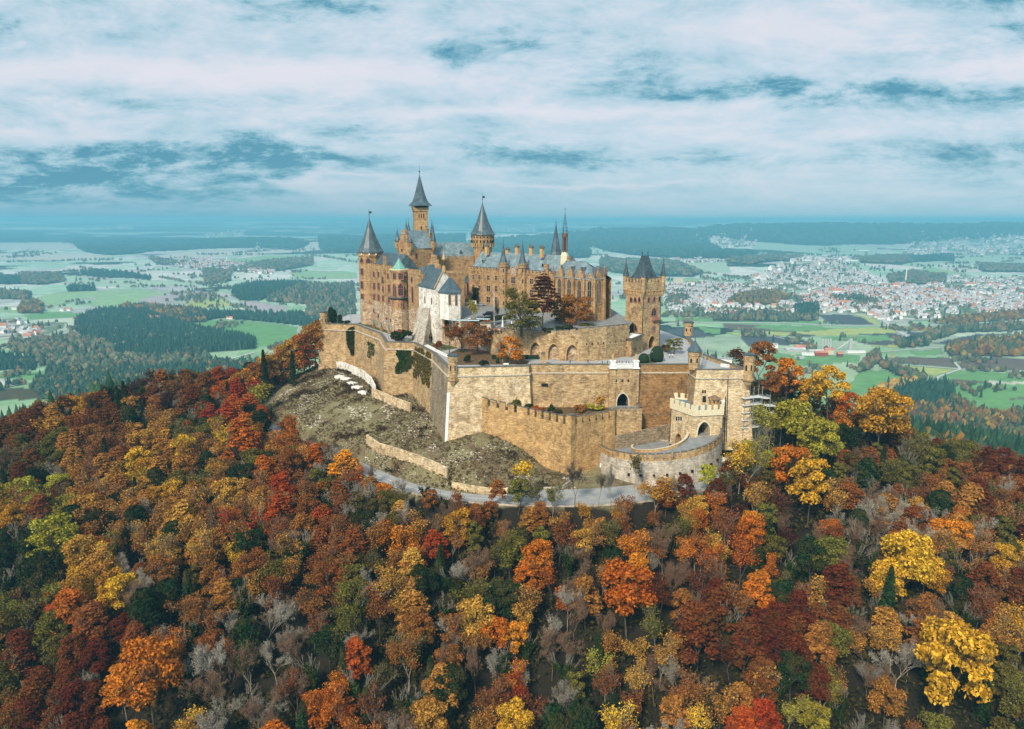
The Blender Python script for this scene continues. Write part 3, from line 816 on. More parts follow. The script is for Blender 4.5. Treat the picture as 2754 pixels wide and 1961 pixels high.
def window(par, fc, a, z, w, h, arched=False, mull=1, fm='frame', bars=True, deep=.22, name='window', pane='glass'):
 """surround standing proud of the wall with mullions (part), dark pane behind it (sub-part); a = distance along, z = sill"""
 fw = max(.16, min(.3, w * .16))
 outl = arch_pts(w + 2 * fw, h + fw) if arched else rect_pts(w + 2 * fw, h + fw)
 inn = arch_pts(w, h) if arched else rect_pts(w, h)
 m = MB()
 n = len(outl)
 vs = []
 for (px_, pz) in outl: vs.append(fc.P(a + px_, z + pz - (0 if pz else fw), deep))
 for (px_, pz) in inn: vs.append(fc.P(a + px_, z + pz, deep))
 for (px_, pz) in outl: vs.append(fc.P(a + px_, z + pz - (0 if pz else fw), -.05))
 for (px_, pz) in inn: vs.append(fc.P(a + px_, z + pz, -.05))
 fs = []
 for i in range(n):
  j = (i + 1) % n
  fs.append((i, j, n + j, n + i)); fs.append((2 * n + i, 3 * n + i, 3 * n + j, 2 * n + j))
  fs.append((i, 2 * n + i, 2 * n + j, j)); fs.append((n + i, n + j, 3 * n + j, 3 * n + i))
 m.add(vs, fs)
 if mull:
  for k in range(1, mull + 1):
   x0 = -w / 2 + w * k / (mull + 1)
   top = h if not arched else h - .35 * w * abs(x0) / (w / 2 + .01) - .05
   mw = .055
   m.add([fc.P(a + x0 - mw, z - .02, deep - .05), fc.P(a + x0 + mw, z - .02, deep - .05), fc.P(a + x0 + mw, z + top + .02, deep - .05), fc.P(a + x0 - mw, z + top + .02, deep - .05),
                   fc.P(a + x0 - mw, z - .02, .03), fc.P(a + x0 + mw, z - .02, .03), fc.P(a + x0 + mw, z + top + .02, .03), fc.P(a + x0 - mw, z + top + .02, .03)],
                  [(0, 1, 2, 3), (4, 7, 6, 5), (0, 4, 5, 1), (1, 5, 6, 2), (2, 6, 7, 3), (3, 7, 4, 0)])
 if bars and h > 1.5:
  zz = z + h * .58; mw = .05
  m.add([fc.P(a - w / 2 - .02, zz - mw, deep - .07), fc.P(a + w / 2 + .02, zz - mw, deep - .07), fc.P(a + w / 2 + .02, zz + mw, deep - .07), fc.P(a - w / 2 - .02, zz + mw, deep - .07),
               fc.P(a - w / 2 - .02, zz - mw, .03), fc.P(a + w / 2 + .02, zz - mw, .03), fc.P(a + w / 2 + .02, zz + mw, .03), fc.P(a - w / 2 - .02, zz + mw, .03)],
              [(0, 1, 2, 3), (4, 7, 6, 5), (0, 4, 5, 1), (1, 5, 6, 2), (2, 6, 7, 3), (3, 7, 4, 0)])
 fr = m.build(name, M[fm], par)
 p = MB()
 k = len(inn)
 p.add([fc.P(a + px_ * 1.02, z + pz * 1.0, .02) for px_, pz in inn] + [fc.P(a + px_ * 1.02, z + pz, -.04) for px_, pz in inn],
          [tuple(range(k)), tuple(reversed(range(k, 2 * k)))] + [(i, (i + 1) % k, k + (i + 1) % k, k + i) for i in range(k)])
 p.build('pane', M[pane], fr)
 return fr
def win(par, poly, px, py, wp, hp, arched=False, mull=1, fm='frame', **kw):
 """window centred at a place of the facade polygon; wp, hp = size as seen"""
 bf = best_face(poly, px, py)
 if bf is None: return None
 fc, (a, z, den, t) = bf
 dist = t
 w = wp * dist / F / max(.45, abs(fc.u[0]))
 h = hp * dist / F * 1.02
 w = min(w, fc.L * .8)
 return window(par, fc, a, z - h / 2, max(w, .45), max(h, .6), arched, mull, fm, **kw)
def crenel(m, fc, s0, s1, zb, z0, z1, mw, gw, thick, d=0.0, slope=0.0, mi=0):
 """battlement as one stepped plate: solid from zb to z0, merlons up to z1"""
 L = s1 - s0
 n = max(1, int(round((L + gw) / (mw + gw))))
 k = L / (n * mw + (n - 1) * gw)
 a = s0
 top = []
 for i in range(n):
  top += [(a, z1), (a + mw * k, z1)]
  a += mw * k
  if i < n - 1:
   top += [(a, z0), (a + gw * k, z0)]
   a += gw * k
 zf = lambda s, z: z + slope * (s - s0)
 pts = [(s0, zb)] + top + [(s1, zb)]
 n2 = len(pts)
 vs = [fc.P(a, zf(a, z), d) for a, z in pts] + [fc.P(a, zf(a, z), d - thick) for a, z in pts]
 # front and back built as quads column by column so the concave outline stays clean
 fs = []
 for i in range(1, n2 - 2, 1):
  if abs(pts[i][0] - pts[i + 1][0]) < 1e-6: continue
 m.add(vs, [tuple(range(n2)), tuple(reversed(range(n2, 2 * n2)))] + [(i, (i + 1) % n2, n2 + (i + 1) % n2, n2 + i) for i in range(n2)], mi)
 return m
def caps(m, fc, s0, s1, z1, mw, gw, thick, d=0.0, slope=0.0, h=.16, over=.1):
 """grey cap stones on the merlons"""
 L = s1 - s0
 n = max(1, int(round((L + gw) / (mw + gw))))
 k = L / (n * mw + (n - 1) * gw)
 a = s0
 for i in range(n):
  b = a + mw * k
  za = z1 + slope * (a - s0); zb = z1 + slope * (b - s0)
  q = [fc.P(a - over, za + .003, d + over), fc.P(b + over, zb + .003, d + over), fc.P(b + over, zb + .003, d - thick - over), fc.P(a - over, za + .003, d - thick - over)]
  m.loft([q, [(x_, y_, z_ + h) for x_, y_, z_ in q]])
  a = b + gw * k
 return m
def arch_face(m, fc, s0, s1, zb, zt, holes, deep=2.5, d=0.0):
 """wall face with pointed openings standing on its lower edge; returns nothing; reveals are built, holes = [(centre, w, h)]"""
 pts = [(s0, zb)]
 for (c, w, h) in holes:
  pts += [(c + a, zb + b) for a, b in arch_pts(w, h)]
 pts += [(s1, zb), (s1, zt), (s0, zt)]
 m.add([fc.P(a, z, d) for a, z in pts], [tuple(range(len(pts)))])
 for (c, w, h) in holes:
  q = arch_pts(w, h)
  vs = [fc.P(c + a, zb + b, d) for a, b in q] + [fc.P(c + a, zb + b, d - deep) for a, b in q]
  n = len(q)
  m.add(vs, [(i, i + 1, n + i + 1, n + i) for i in range(n - 1)])
def arch_back(par, fc, c, zb, w, h, deep, mat, name):
 q = arch_pts(w * 1.02, h * 1.01)
 m = MB()
 m.add([fc.P(c + a, zb + b, -deep + .02) for a, b in q] + [fc.P(c + a, zb + b, -deep - .2) for a, b in q],
          [tuple(range(len(q))), tuple(reversed(range(len(q), 2 * len(q))))] + [(i, (i + 1) % len(q), len(q) + (i + 1) % len(q), len(q) + i) for i in range(len(q))])
 return m.build(name, M[mat], par)
def arch_trim(par, fc, c, zb, w, h, t=.35, proud=.12, mat='cream', name='arch_surround'):
 q = arch_pts(w, h); o = arch_pts(w + 2 * t, h + t * 1.1)
 n = len(q)
 m = MB()
 m.add([fc.P(c + a, zb + b, proud) for a, b in o] + [fc.P(c + a, zb + b, proud) for a, b in q] + [fc.P(c + a, zb + b, -.1) for a, b in o] + [fc.P(c + a, zb + b, -.1) for a, b in q],
          [(i, i + 1, n + i + 1, n + i) for i in range(n - 1)] + [(2 * n + i, 2 * n + i + 1, i + 1, i) for i in range(n - 1)] + [(n + i, n + i + 1, 3 * n + i + 1, 3 * n + i) for i in range(n - 1)])
 return m.build(name, M[mat], par)
def strip_along(pts, th, z0, z1, inset=0.0):
 pass
def miter(P, dist, closed=False):
 """offset of a polyline to its right-hand side seen along it (outward for the castle loop) by dist"""
 n = len(P); out = []
 for i in range(n):
  a = P[i - 1] if (i > 0 or closed) else None
  b = P[(i + 1) % n] if (i < n - 1 or closed) else None
  ns = []
  if a is not None:
   L = hypot(P[i][0] - a[0], P[i][1] - a[1]); ns.append(((P[i][1] - a[1]) / L, -(P[i][0] - a[0]) / L))
  if b is not None:
   L = hypot(b[0] - P[i][0], b[1] - P[i][1]); ns.append(((b[1] - P[i][1]) / L, -(b[0] - P[i][0]) / L))
  if len(ns) == 1: nx, ny = ns[0]; k = 1
  else:
   nx = (ns[0][0] + ns[1][0]) / 2; ny = (ns[0][1] + ns[1][1]) / 2
   k = 1 / max(.35, (nx * nx + ny * ny))
  out.append((P[i][0] + nx * k * dist, P[i][1] + ny * k * dist))
 return out

# ------------------------------------------------------------------ bastion walls (one thing per stretch)
TH = 1.1
foot = miter(LOOP, 2.2, True)       # the walls lean back
stringo = miter(LOOP, .42, True)
inn = miter(LOOP, -TH, True)
copo = miter(LOOP, .18, True); copi = miter(LOOP, -TH - .1, True)
SEG = [('w0', 'tan wall face of the far left bastion under the evergreen shrubs', 'stone'), ('w1', 'short ivy-hung recess beside the far left bastion', 'stone'),
       ('w2', 'long tan wall below the lawn with the bronze statues', 'stone'), ('w3', 'narrow return of the middle left bastion', 'stone'),
       ('w4', 'square middle left bastion wall with ivy on its right half', 'stone'), ('w5', 'ivy-covered wall beside the white footpath', 'stone'), ('w6', 'grey-stained side wall left of the front corner turret', 'greyst'),
       ('w7', 'pale cream front wall right of the corner turret', 'pale'), ('w8', None, 'stone'), ('w9', None, 'stone'),
       ('w10', 'narrow return beside the small slate-roofed turret', 'stone'), ('w11', 'pale patched wall of the right bastion beside the scaffolding', 'pale'),
       ('w12', 'rear parapet wall behind the right bastion terrace', 'stone'), ('w13', 'low wall behind the gate tower towards the far round turret', 'stone')]
def seg_wall(i, label, mat, zb=-27.0, ztop=1.2, name='bastion_wall', j=None):
 j = (i + 1) % len(LOOP) if j is None else j
 t = thing(name, label, 'wall', ((LOOP[i][0] + LOOP[j][0]) / 2, (LOOP[i][1] + LOOP[j][1]) / 2, zb), 'outer walls of the castle')
 m = MB()
 fA, fB = foot[i], foot[j]; A, B = LOOP[i], LOOP[j]; iA, iB = inn[i], inn[j]
 vs = [(*fA, zb), (*fB, zb), (*B, ztop), (*A, ztop), (*iA, ztop), (*iB, ztop), (*iB, -.6), (*iA, -.6)]
 m.add(vs, [(0, 1, 2, 3), (3, 2, 5, 4), (4, 5, 6, 7)])
 m.build('masonry', M[mat], t)
 f3 = .11
 s = MB()
 def at(P, Q, z): # on the battered face
  k = (ztop - z) / (ztop - zb)
  return (P[0] + (Q[0] - P[0]) * k, P[1] + (Q[1] - P[1]) * k)
 z1, z0 = -1.5, -1.95
 a1 = at(A, fA, z1); b1 = at(B, fB, z1)
 oa = (a1[0] + (stringo[i][0] - A[0]), a1[1] + (stringo[i][1] - A[1])); ob = (b1[0] + (stringo[j][0] - B[0]), b1[1] + (stringo[j][1] - B[1]))
 s.loft([[(*a1, z0), (*b1, z0), (*ob, z0), (*oa, z0)], [(*a1, z1), (*b1, z1), (*ob, z1), (*oa, z1)]], True, True)
 s.build('string_course', M['copingl'], t)
 c = MB()
 c.loft([[(*copo[i], ztop + .003), (*copo[j], ztop + .003), (*copi[j], ztop + .003), (*copi[i], ztop + .003)], [(*copo[i], ztop + .2), (*copo[j], ztop + .2), (*copi[j], ztop + .2), (*copi[i], ztop + .2)]], True, True)
 c.build('coping', M['coping'], t)
 return t
WALLT = {}
for k, lab, mat in SEG:
 i = ORDER.index(k)
 if lab: WALLT[k] = seg_wall(i, lab, mat)
seg_wall(8, 'narrow stepped return in the middle of the long front wall', 'stone')
# the long front wall is broken by the gate bay
i9 = ORDER.index('w9'); i10 = i9 + 1
A9, B9 = LOOP[i9], LOOP[i10]
FW = Face(A9, B9)
sg0 = FW.hit(1637, 1000)[0]; sg1 = FW.hit(1716, 1000)[0]
def sub_seg(s0, s1, label, mat):
 t = thing('bastion_wall', label, 'wall', FW.P((s0 + s1) / 2, -27), 'outer walls of the castle')
 m = MB()
 b = 2.2
 e0 = (foot[i9], LOOP[i9], inn[i9]) if s0 == 0 else None
 e1 = (foot[i10], LOOP[i10], inn[i10]) if s1 >= FW.L - .01 else None
 def ends(s, e):
  if e: return e
  return FW.P(s, 0, b)[:2], FW.P(s, 0)[:2], FW.P(s, 0, -TH)[:2]
 f0, a0, n0 = ends(s0, e0); f1, a1, n1 = ends(s1, e1)
 m.add([(*f0, -27), (*f1, -27), (*a1, 1.2), (*a0, 1.2), (*n0, 1.2), (*n1, 1.2), (*n1, -.6), (*n0, -.6)], [(0, 1, 2, 3), (3, 2, 5, 4), (4, 5, 6, 7)])
 m.build('masonry', M[mat], t)
 s = MB()
 for z0, z1, o1, o2 in ((-1.95, -1.5, .2, .55),):
  q = [FW.P(s0 + .02, z0, o1), FW.P(s1 - .02, z0, o1), FW.P(s1 - .02, z0, o2), FW.P(s0 + .02, z0, o2)]
  s.loft([q, [(a, b_, z1) for a, b_, c in q]])
 s.build('string_course', M['copingl'], t)
 c = MB()
 q = [FW.P(s0, 1.203, .18), FW.P(s1, 1.203, .18), FW.P(s1, 1.203, -TH - .1), FW.P(s0, 1.203, -TH - .1)]
 c.loft([q, [(a, b_, 1.4) for a, b_, c_ in q]])
 c.build('coping', M['coping'], t)
 return t
tB = sub_seg(0, sg0, 'brown and buff front wall left of the dark arched gate', 'stone')
tC = sub_seg(sg1, FW.L, 'darker front wall stretch right of the arched gate below the white balustrade', 'brown')
# small embrasure in wall B, square window in wall C
def embrasure(par, fc, px, py, wp, hp, off):
 h = fc.hit(px, py)
 a, z = h[0], h[1]
 w = wp * h[3] / F; hh = hp * h[3] / F
 m = MB()
 q = [fc.P(a - w / 2, z - hh / 2, off), fc.P(a + w / 2, z - hh / 2, off), fc.P(a + w / 2, z + hh / 2, off), fc.P(a - w / 2, z + hh / 2, off)]
 r = [fc.P(a - w / 2, z - hh / 2, off - .8), fc.P(a + w / 2, z - hh / 2, off - .8), fc.P(a + w / 2, z + hh / 2, off - .8), fc.P(a - w / 2, z + hh / 2, off - .8)]
 m.loft([q, r])
 m.build('embrasure', M['dark'], par)
embrasure(tB, FW, 1464, 1034, 17, 7, 1.05)
embrasure(tC, FW, 1854, 1008, 7, 9, .75)

# gate bay: pilasters, arched gate, white balustrade with a statue at each end
gb = thing('gate_bay', 'projecting gate bay with a black pointed arch and white balustrade on top', 'gatehouse', FW.P((sg0 + sg1) / 2, -14))
ZL = -13.6
pw = 2.3
m = MB()
PR = 2.4
for s in (sg0, sg1 - pw):
 q = [FW.P(s, 0, PR)[:2], FW.P(s + pw, 0, PR)[:2], FW.P(s + pw, 0, -1)[:2], FW.P(s, 0, -1)[:2]]
 MB().prism(q, ZL - 14, .2).build('pilaster', M['buff'] if False else M['stone'], gb)
gf = Face(FW.P(sg0 + pw, 0, PR - .5)[:2], FW.P(sg1 - pw, 0, PR - .5)[:2])
ga = gf.hit(1675, 1060)[0]
gw_ = 31 * 258 / F; gh_ = 4.7
arch_face(m, gf, 0, gf.L, ZL, .2, [(ga, gw_, gh_)], 5)
q = [gf.P(0, .2)[:2], gf.P(gf.L, .2)[:2], gf.P(gf.L, .2, -3)[:2], gf.P(0, .2, -3)[:2]]
m.add([(*p, .2) for p in q], [(0, 1, 2, 3)])
m.build('gate_wall', M['stone'], gb)
arch_back(gb, gf, ga, ZL, gw_, gh_, 4.9, 'dark', 'passage')
arch_trim(gb, gf, ga, ZL, gw_, gh_, .5, .15, 'copingl')
for px in (1657, 1674, 1690):
 embrasure(gb, gf, px, 1024, 5, 7, .06)
# balustrade: white panels between pedestals
def balustrade(par, P0, P1, z0, h, n):
 fc = Face(P0, P1)
 m = MB()
 m.loft([[fc.P(0, z0, .2), fc.P(fc.L, z0, .2), fc.P(fc.L, z0, -.2), fc.P(0, z0, -.2)], [fc.P(0, z0 + .25, .2), fc.P(fc.L, z0 + .25, .2), fc.P(fc.L, z0 + .25, -.2), fc.P(0, z0 + .25, -.2)]])
 m.loft([[fc.P(0, z0 + h - .2, .22), fc.P(fc.L, z0 + h - .2, .22), fc.P(fc.L, z0 + h - .2, -.22), fc.P(0, z0 + h - .2, -.22)], [fc.P(0, z0 + h, .22), fc.P(fc.L, z0 + h, .22), fc.P(fc.L, z0 + h, -.22), fc.P(0, z0 + h, -.22)]])
 m.loft([[fc.P(0, z0 + .2, -.05), fc.P(fc.L, z0 + .2, -.05), fc.P(fc.L, z0 + .2, -.12), fc.P(0, z0 + .2, -.12)], [fc.P(0, z0 + h - .1, -.05), fc.P(fc.L, z0 + h - .1, -.05), fc.P(fc.L, z0 + h - .1, -.12), fc.P(0, z0 + h - .1, -.12)]])
 for k in range(n):
  a = fc.L * (k + .5) / n
  m.lathe(fc.P(a, 0, .05), [(.09, z0 + .2), (.16, z0 + h * .35), (.08, z0 + h * .6), (.12, z0 + h - .15)], 6)
 m.build('balustrade', M['paint'], par)
balustrade(gb, FW.P(sg0 + pw, 0, PR - .3)[:2], FW.P(sg1 - pw, 0, PR - .3)[:2], .2, 2.0, 18)
for s in (sg0, sg1 - pw):
 c = FW.P(s + pw / 2, 0, PR / 2 + .3)
 m = MB()
 m.box((c[0], c[1], .203), pw + .3, PR + .6, .35, atan2(FW.u[1], FW.u[0])).box((c[0], c[1], .55), pw - .5, PR - .6, 2.2, atan2(FW.u[1], FW.u[0])).box((c[0], c[1], 2.72), pw - .1, PR - .2, .3, atan2(FW.u[1], FW.u[0]))
 m.build('pedestal', M['paint'], gb)
PEDS = [FW.P(s + pw / 2, 3.02, PR / 2 + .3) for s in (sg0, sg1 - pw)]

# ------------------------------------------------------------------ terrace floors
inner = miter(LOOP, -TH - .05, True)
m = MB()
m.add([(x_, y_, 0.0) for x_, y_ in inner], [tuple(range(len(inner)))])
o = m.build('terrace', M['paving'])
struct(o)
PZ = [.0]
def patch(name, pts, mat, z=.03):
 PZ[0] += .004; z += PZ[0]
 m = MB(); m.add([(p[0], p[1], z) for p in pts], [tuple(range(len(pts)))])
 return struct(m.build(name, M[mat]))
patch('garden_lawn', [G(*p) for p in [(1195,955),(1222,982),(1418,980),(1424,972),(1330,948),(1290,940),(1235,938)]], 'soil')
patch('garden_lawn', [G(*p) for p in [(1120,906),(1180,945),(1235,936),(1160,918),(1100,896),(1050,890)]], 'lawn')
patch('garden_lawn', [G(*p) for p in [(960,870),(1040,896),(1060,890),(985,864)]], 'lawn')
patch('garden_lawn', [G(*p) for p in [(1713,977),(1735,979),(1765,976),(1783,966),(1780,957),(1750,952),(1722,955)]], 'lawn')
# right bastion terrace slab sits a little lower than its parapet, finished by the loop

# ------------------------------------------------------------------ turrets on the corners of the walls
def turret(px, py_top, py_bot, Yd, rpx, label, roof='flat', n=8, corbel=True, mat='stone', rimmat='coping', py_apex=None, basez=None):
 zt = ZAT(py_top, Yd); zb = ZAT(py_bot, Yd)
 c = XY(px, Yd, (zt + zb) / 2)
 dd = proj(c[0], c[1], zt)[2]
 r = rpx * dd / F
 t = thing('corner_turret', label, 'turret', (c[0], c[1], zb), 'turrets on the corners of the outer walls')
 rot = pi / n
 h = zt - zb
 body = MB()
 prof = [(r * .94, zb + .01), (r * .94, zb + h * .72), (r * 1.04, zb + h * .75), (r * 1.04, zt)]
 if corbel:
  prof = [(r * .25, zb - r * 2.0), (r * .75, zb - r * .95), (r * .8, zb - r * .6), (r * 1.12, zb - r * .35), (r * 1.14, zb)] + prof
 body.lathe(c, prof, n, rot)
 body.build('turret_body', M[mat], t)
 P = [(c[0] + r * .95 * cos(rot + 2 * pi * i / n), c[1] + r * .95 * sin(rot + 2 * pi * i / n)) for i in range(n)]
 for ppx in (px - rpx * .45, px + rpx * .45):
  win(t, P, ppx, py_top + (py_bot - py_top) * .55, rpx * .28, (py_bot - py_top) * .26, True, 0, 'buff', bars=False, deep=.12)
 if roof == 'flat':
  MB().lathe(c, [(r * 1.12, zt + .003), (r * 1.16, zt + .25), (r * 1.0, zt + .5), (r * .4, zt + .75)], n, rot).build('roof', M['slate_d'], t)
 else:
  za = ZAT(py_apex, Yd)
  hh = za - zt
  rf = MB().lathe(c, [(r * 1.22, zt - .1), (r * 1.18, zt + .1), (r * .72, zt + hh * .38), (r * .28, zt + hh * .72), (.1, zt + hh * .93)], n, rot).build('roof', M['slate'], t)
  MB().lathe(c, [(.05, zt + hh * .9), (.09, zt + hh * .96), (.28, zt + hh), (.06, zt + hh + .3), (.03, zt + hh + 1.3)], 6).build('finial', M['iron'], rf)
 return t
turret(1218, 957, 1018, OW['w7'][1] + .3, 13.5, 'octagonal tan turret with a dark lead cap on the front left corner')
turret(871, 840, 880, OW['w0'][1] + .5, 10, 'small tan turret on the far left bastion beside the evergreens')
turret(2014, 955, 1018, OW['w12'][1] - .2, 15, 'tan turret with a dark cap on the right bastion above the scaffolding')
turret(1867, 943, 992, OW['w11'][1] + 3.5, 17, 'octagonal turret with a pointed grey slate roof above the front wall', roof='cone', corbel=False, py_apex=912)
turret(1852, 868, 903, OW['w14'][1], 12, 'lone tan turret at the far end of the terrace behind the gate tower', corbel=False)

# white quoins down the corner under the front left turret
i7 = ORDER.index('w7')
m = MB()
for k in range(9):
 z0 = -24 + k * 2.2; kk = (1.2 - z0) / 28.2; k2 = (1.2 - z0 - 2.15) / 28.2
 for kq, zq in ((kk, z0),):
  pass
def battpt(i, z, extra):
 k = (1.2 - z) / 28.2
 p = LOOP[i]; q = foot[i]; nx = (q[0] - p[0]); ny = (q[1] - p[1]); L = hypot(nx, ny)
 return (p[0] + nx * k + nx / L * extra, p[1] + ny * k + ny / L * extra)
f7 = Face(LOOP[i7], LOOP[i7 + 1])
ring = []
for z_ in (-25.5, -7.5):
 b = battpt(i7, z_, .12); c = battpt(i7, z_, -.5)
 ring.append([(b[0], b[1], z_), (b[0] + f7.u[0] * 1.0, b[1] + f7.u[1] * 1.0 , z_), (c[0] + f7.u[0] * .8, c[1] + f7.u[1] * .8 + .5, z_), (c[0] - .3, c[1] + .8, z_)])
m.loft(ring)
m.build('corner_facing', M['paint'], WALLT['w7'])
# ------------------------------------------------------------------ upper retaining wall with niches and the ward behind it
NP = [G(1150, 914)[:2], G(1240, 937)[:2], G(1287, 928)[:2], G(1322, 953)[:2], G(1416, 962)[:2], G(1463, 967)[:2], G(1514, 971)[:2], G(1566, 973)[:2], G(1630, 968)[:2], G(1690, 958)[:2]]
NT_ = [12.5, 11.5, 10.0, 9.2, 9.2, 9.6, 10.2, 11.2, 11.5, 11.2]
nin = miter(NP, -1.0)
upw = []
def ret_wall(i, j, label, mat, cren=True, niches=None):
 t = thing('retaining_wall', label, 'wall', ((NP[i][0] + NP[j][0]) / 2, (NP[i][1] + NP[j][1]) / 2, 0), 'upper retaining walls')
 m = MB()
 for k in range(i, j):
  A, B = NP[k], NP[k + 1]
  fc = Face(A, B)
  za, zb_ = NT_[k], NT_[k + 1]
  if niches and k in niches:
   c, w, h = niches[k]
   arch_face(m, fc, 0, fc.L, -.2, min(za, zb_) - .9, [(c, w, h)], 1.6)
   m.add([fc.P(0, min(za, zb_) - .9), fc.P(fc.L, min(za, zb_) - .9), (*B, zb_), (*A, za)], [(0, 1, 2, 3)])
  else:
   m.add([(*A, -.2), (*B, -.2), (*B, zb_), (*A, za)], [(0, 1, 2, 3)])
  m.add([(*A, za), (*B, zb_), (*nin[k + 1], zb_), (*nin[k], za)], [(0, 1, 2, 3)])
 m.build('masonry', M[mat], t)
 b = MB()
 cp = MB()
 for k in range(i, j):
  fc = Face(NP[k], NP[k + 1]); za, zb_ = NT_[k], NT_[k + 1]
  sl = (zb_ - za) / fc.L
  if cren:
   crenel(b, fc, 0.01, fc.L - .01, za - .25, za + .35, za + 1.35, 1.75, .8, .5, .06, sl)
   caps(cp, fc, 0.01, fc.L - .01, za + 1.35, 1.75, .8, .5, .06, sl)
  else:
   cp.loft([[fc.P(0, za + .003, .15), fc.P(fc.L, zb_ + .003, .15), fc.P(fc.L, zb_ + .003, -.6), fc.P(0, za + .003, -.6)], [fc.P(0, za + .25, .15), fc.P(fc.L, zb_ + .25, .15), fc.P(fc.L, zb_ + .25, -.6), fc.P(0, za + .25, -.6)]])
 if cren: b.build('battlement', M[mat], t)
 cp.build('coping', M['coping'], t)
 return t
ret_wall(0, 3, 'stained buff retaining wall below the white chapel', 'rock', False)
nich = {}
for k, px in ((4, 1440), (5, 1489), (6, 1539)):
 fc = Face(NP[k], NP[k + 1])
 nich[k] = (fc.hit(px, 950)[0], 32 * NP[k][1] / F, 6.4)
tN = ret_wall(3, 9, 'golden crenellated retaining wall with three pointed niches', 'stone', True, nich)
for k, (c, w, h) in nich.items():
 fc = Face(NP[k], NP[k + 1])
 arch_back(tN, fc, c, -.15, w, h, 1.6, 'rock', 'niche_rubble')
 arch_trim(tN, fc, c, -.15, w, h, .28, .1, 'buff')
for k in range(7, 9):
 fc = Face(NP[k], NP[k + 1])
 for q in range(4):
  a = fc.L * (q + .6) / 4.2
  m = MB(); m.loft([[fc.P(a, 6.1, .03), fc.P(a + .45, 6.1, .03), fc.P(a + .45, 6.9, .03), fc.P(a, 6.9, .03)], [fc.P(a, 6.1, -.5), fc.P(a + .45, 6.1, -.5), fc.P(a + .45, 6.9, -.5), fc.P(a, 6.9, -.5)]])
  m.build('loophole', M['dark'], tN)
# the wall runs on behind to the gate tower
# small annex with a flat pale roof at the gate tower's foot
an = thing('guard_annex', 'low stone annex with pale flat roof beside the gate tower foot', 'building', XY(1672, 287, 0))
aP = [XY(1672, 284.5)[:2], XY(1697, 280.5)[:2], XY(1728, 292)[:2], XY(1690, 297)[:2]]
MB().prism(aP, 0, 6.9).build('walls', M['stone'], an)
cc = [sum(p[0] for p in aP) / 4, sum(p[1] for p in aP) / 4]
ex = [(cc[0] + (x_ - cc[0]) * 1.12, cc[1] + (y_ - cc[1]) * 1.12) for x_, y_ in aP]
MB().prism(ex, 6.903, 7.25).build('roof_edge', M['coping'], an)
MB().loft([[(cc[0] + (x_ - cc[0]) * .8, cc[1] + (y_ - cc[1]) * .8, 7.253) for x_, y_ in aP], [(cc[0] + (x_ - cc[0]) * .25, cc[1] + (y_ - cc[1]) * .25, 7.9) for x_, y_ in aP]]).build('roof', M['paint'], an)
for px, py in ((1673, 933), (1686, 938), (1708, 941), (1720, 938)):
 bf = best_face(aP, px, py)
 if bf:
  fc, h = bf
  m = MB(); a, z_ = h[0], h[1]
  m.loft([[fc.P(a - .4, z_, .03), fc.P(a + .4, z_, .03), fc.P(a + .4, z_ + .6, .03), fc.P(a - .4, z_ + .6, .03)], [fc.P(a - .4, z_, -.3), fc.P(a + .4, z_, -.3), fc.P(a + .4, z_ + .6, -.3), fc.P(a - .4, z_ + .6, -.3)]])
  m.build('loophole', M['dark'], an)
dome_c = XY(1687, 286, 8)
o = MB().lathe(dome_c, [(.05, 7.9), (.15, 8.6), (.5, 8.8), (.85, 9.3), (.9, 9.8), (.6, 10.35), (.05, 10.6)], 12).build('radar_dome', M['paint'], None, True)
tag(o, 'white ball-shaped antenna cover on the annex roof', 'antenna')

# upper ward floor
m = MB()
up = [(p[0], p[1], z_ - .35) for p, z_ in zip(nin, NT_)]
rear = [(44, 330, 13), (30, 352, 13), (-5, 385, 13), (-40, 372, 13), (-44, 345, 13), XY(1145, 333, 13) + (13,)]
allp = up + [(XY(1700, 300)[0], 300, 11.0)] + rear
cxu = (0, 315, 12.9)
m.add([cxu] + allp, [(0, i + 1, (i + 1) % len(allp) + 1) for i in range(len(allp))])
struct(m.build('upper_courtyard', M['asphalt']))

# ------------------------------------------------------------------ gate tower
gt = thing('gate_tower', 'square golden gate tower with bartizans and a steep dark roof', 'tower', XY(1727, 296, 0))
C0 = XY(1727, 296.5, 14)[:2]
ux, uy = cos(radians(35)), sin(radians(35))
S1 = 10.6; S2 = 9.6
C1 = (C0[0] + ux * S1, C0[1] + uy * S1)
C3 = (C0[0] - uy * S2, C0[1] + ux * S2)
C2 = (C1[0] - uy * S2, C1[1] + ux * S2)
GT = [C0, C1, C2, C3]
zc = ZAT(785, 296)        # corbel line
zm0 = ZAT(768, 296); zm1 = ZAT(752, 296)
fR = Face(C0, C1); fL = Face(C3, C0); fB2 = Face(C1, C2); fB3 = Face(C2, C3)
m = MB()
ca = fR.hit(1753, 930)[0]
arch_face(m, fR, 0, fR.L, -.3, zc + .5, [(ca, 3.9, 5.6)], 6)
for fc in (fL, fB2, fB3):
 m.add([fc.P(0, -.3), fc.P(fc.L, -.3), fc.P(fc.L, zc + .5), fc.P(0, zc + .5)], [(0, 1, 2, 3)])
m.build('shaft', M['stone'], gt)
arch_back(gt, fR, ca, -.25, 3.9, 5.6, 5.9, 'dark', 'passage')
arch_trim(gt, fR, ca, -.25, 3.9, 5.6, .4, .12, 'buff')
ov = .45
def grow(poly, d):
 return miter(poly, d, True)
m = MB()
G1 = grow(GT, ov)
m.prism(G1, zc, zm0)
m.build('upper_stage', M['stone'], gt)
m = MB()
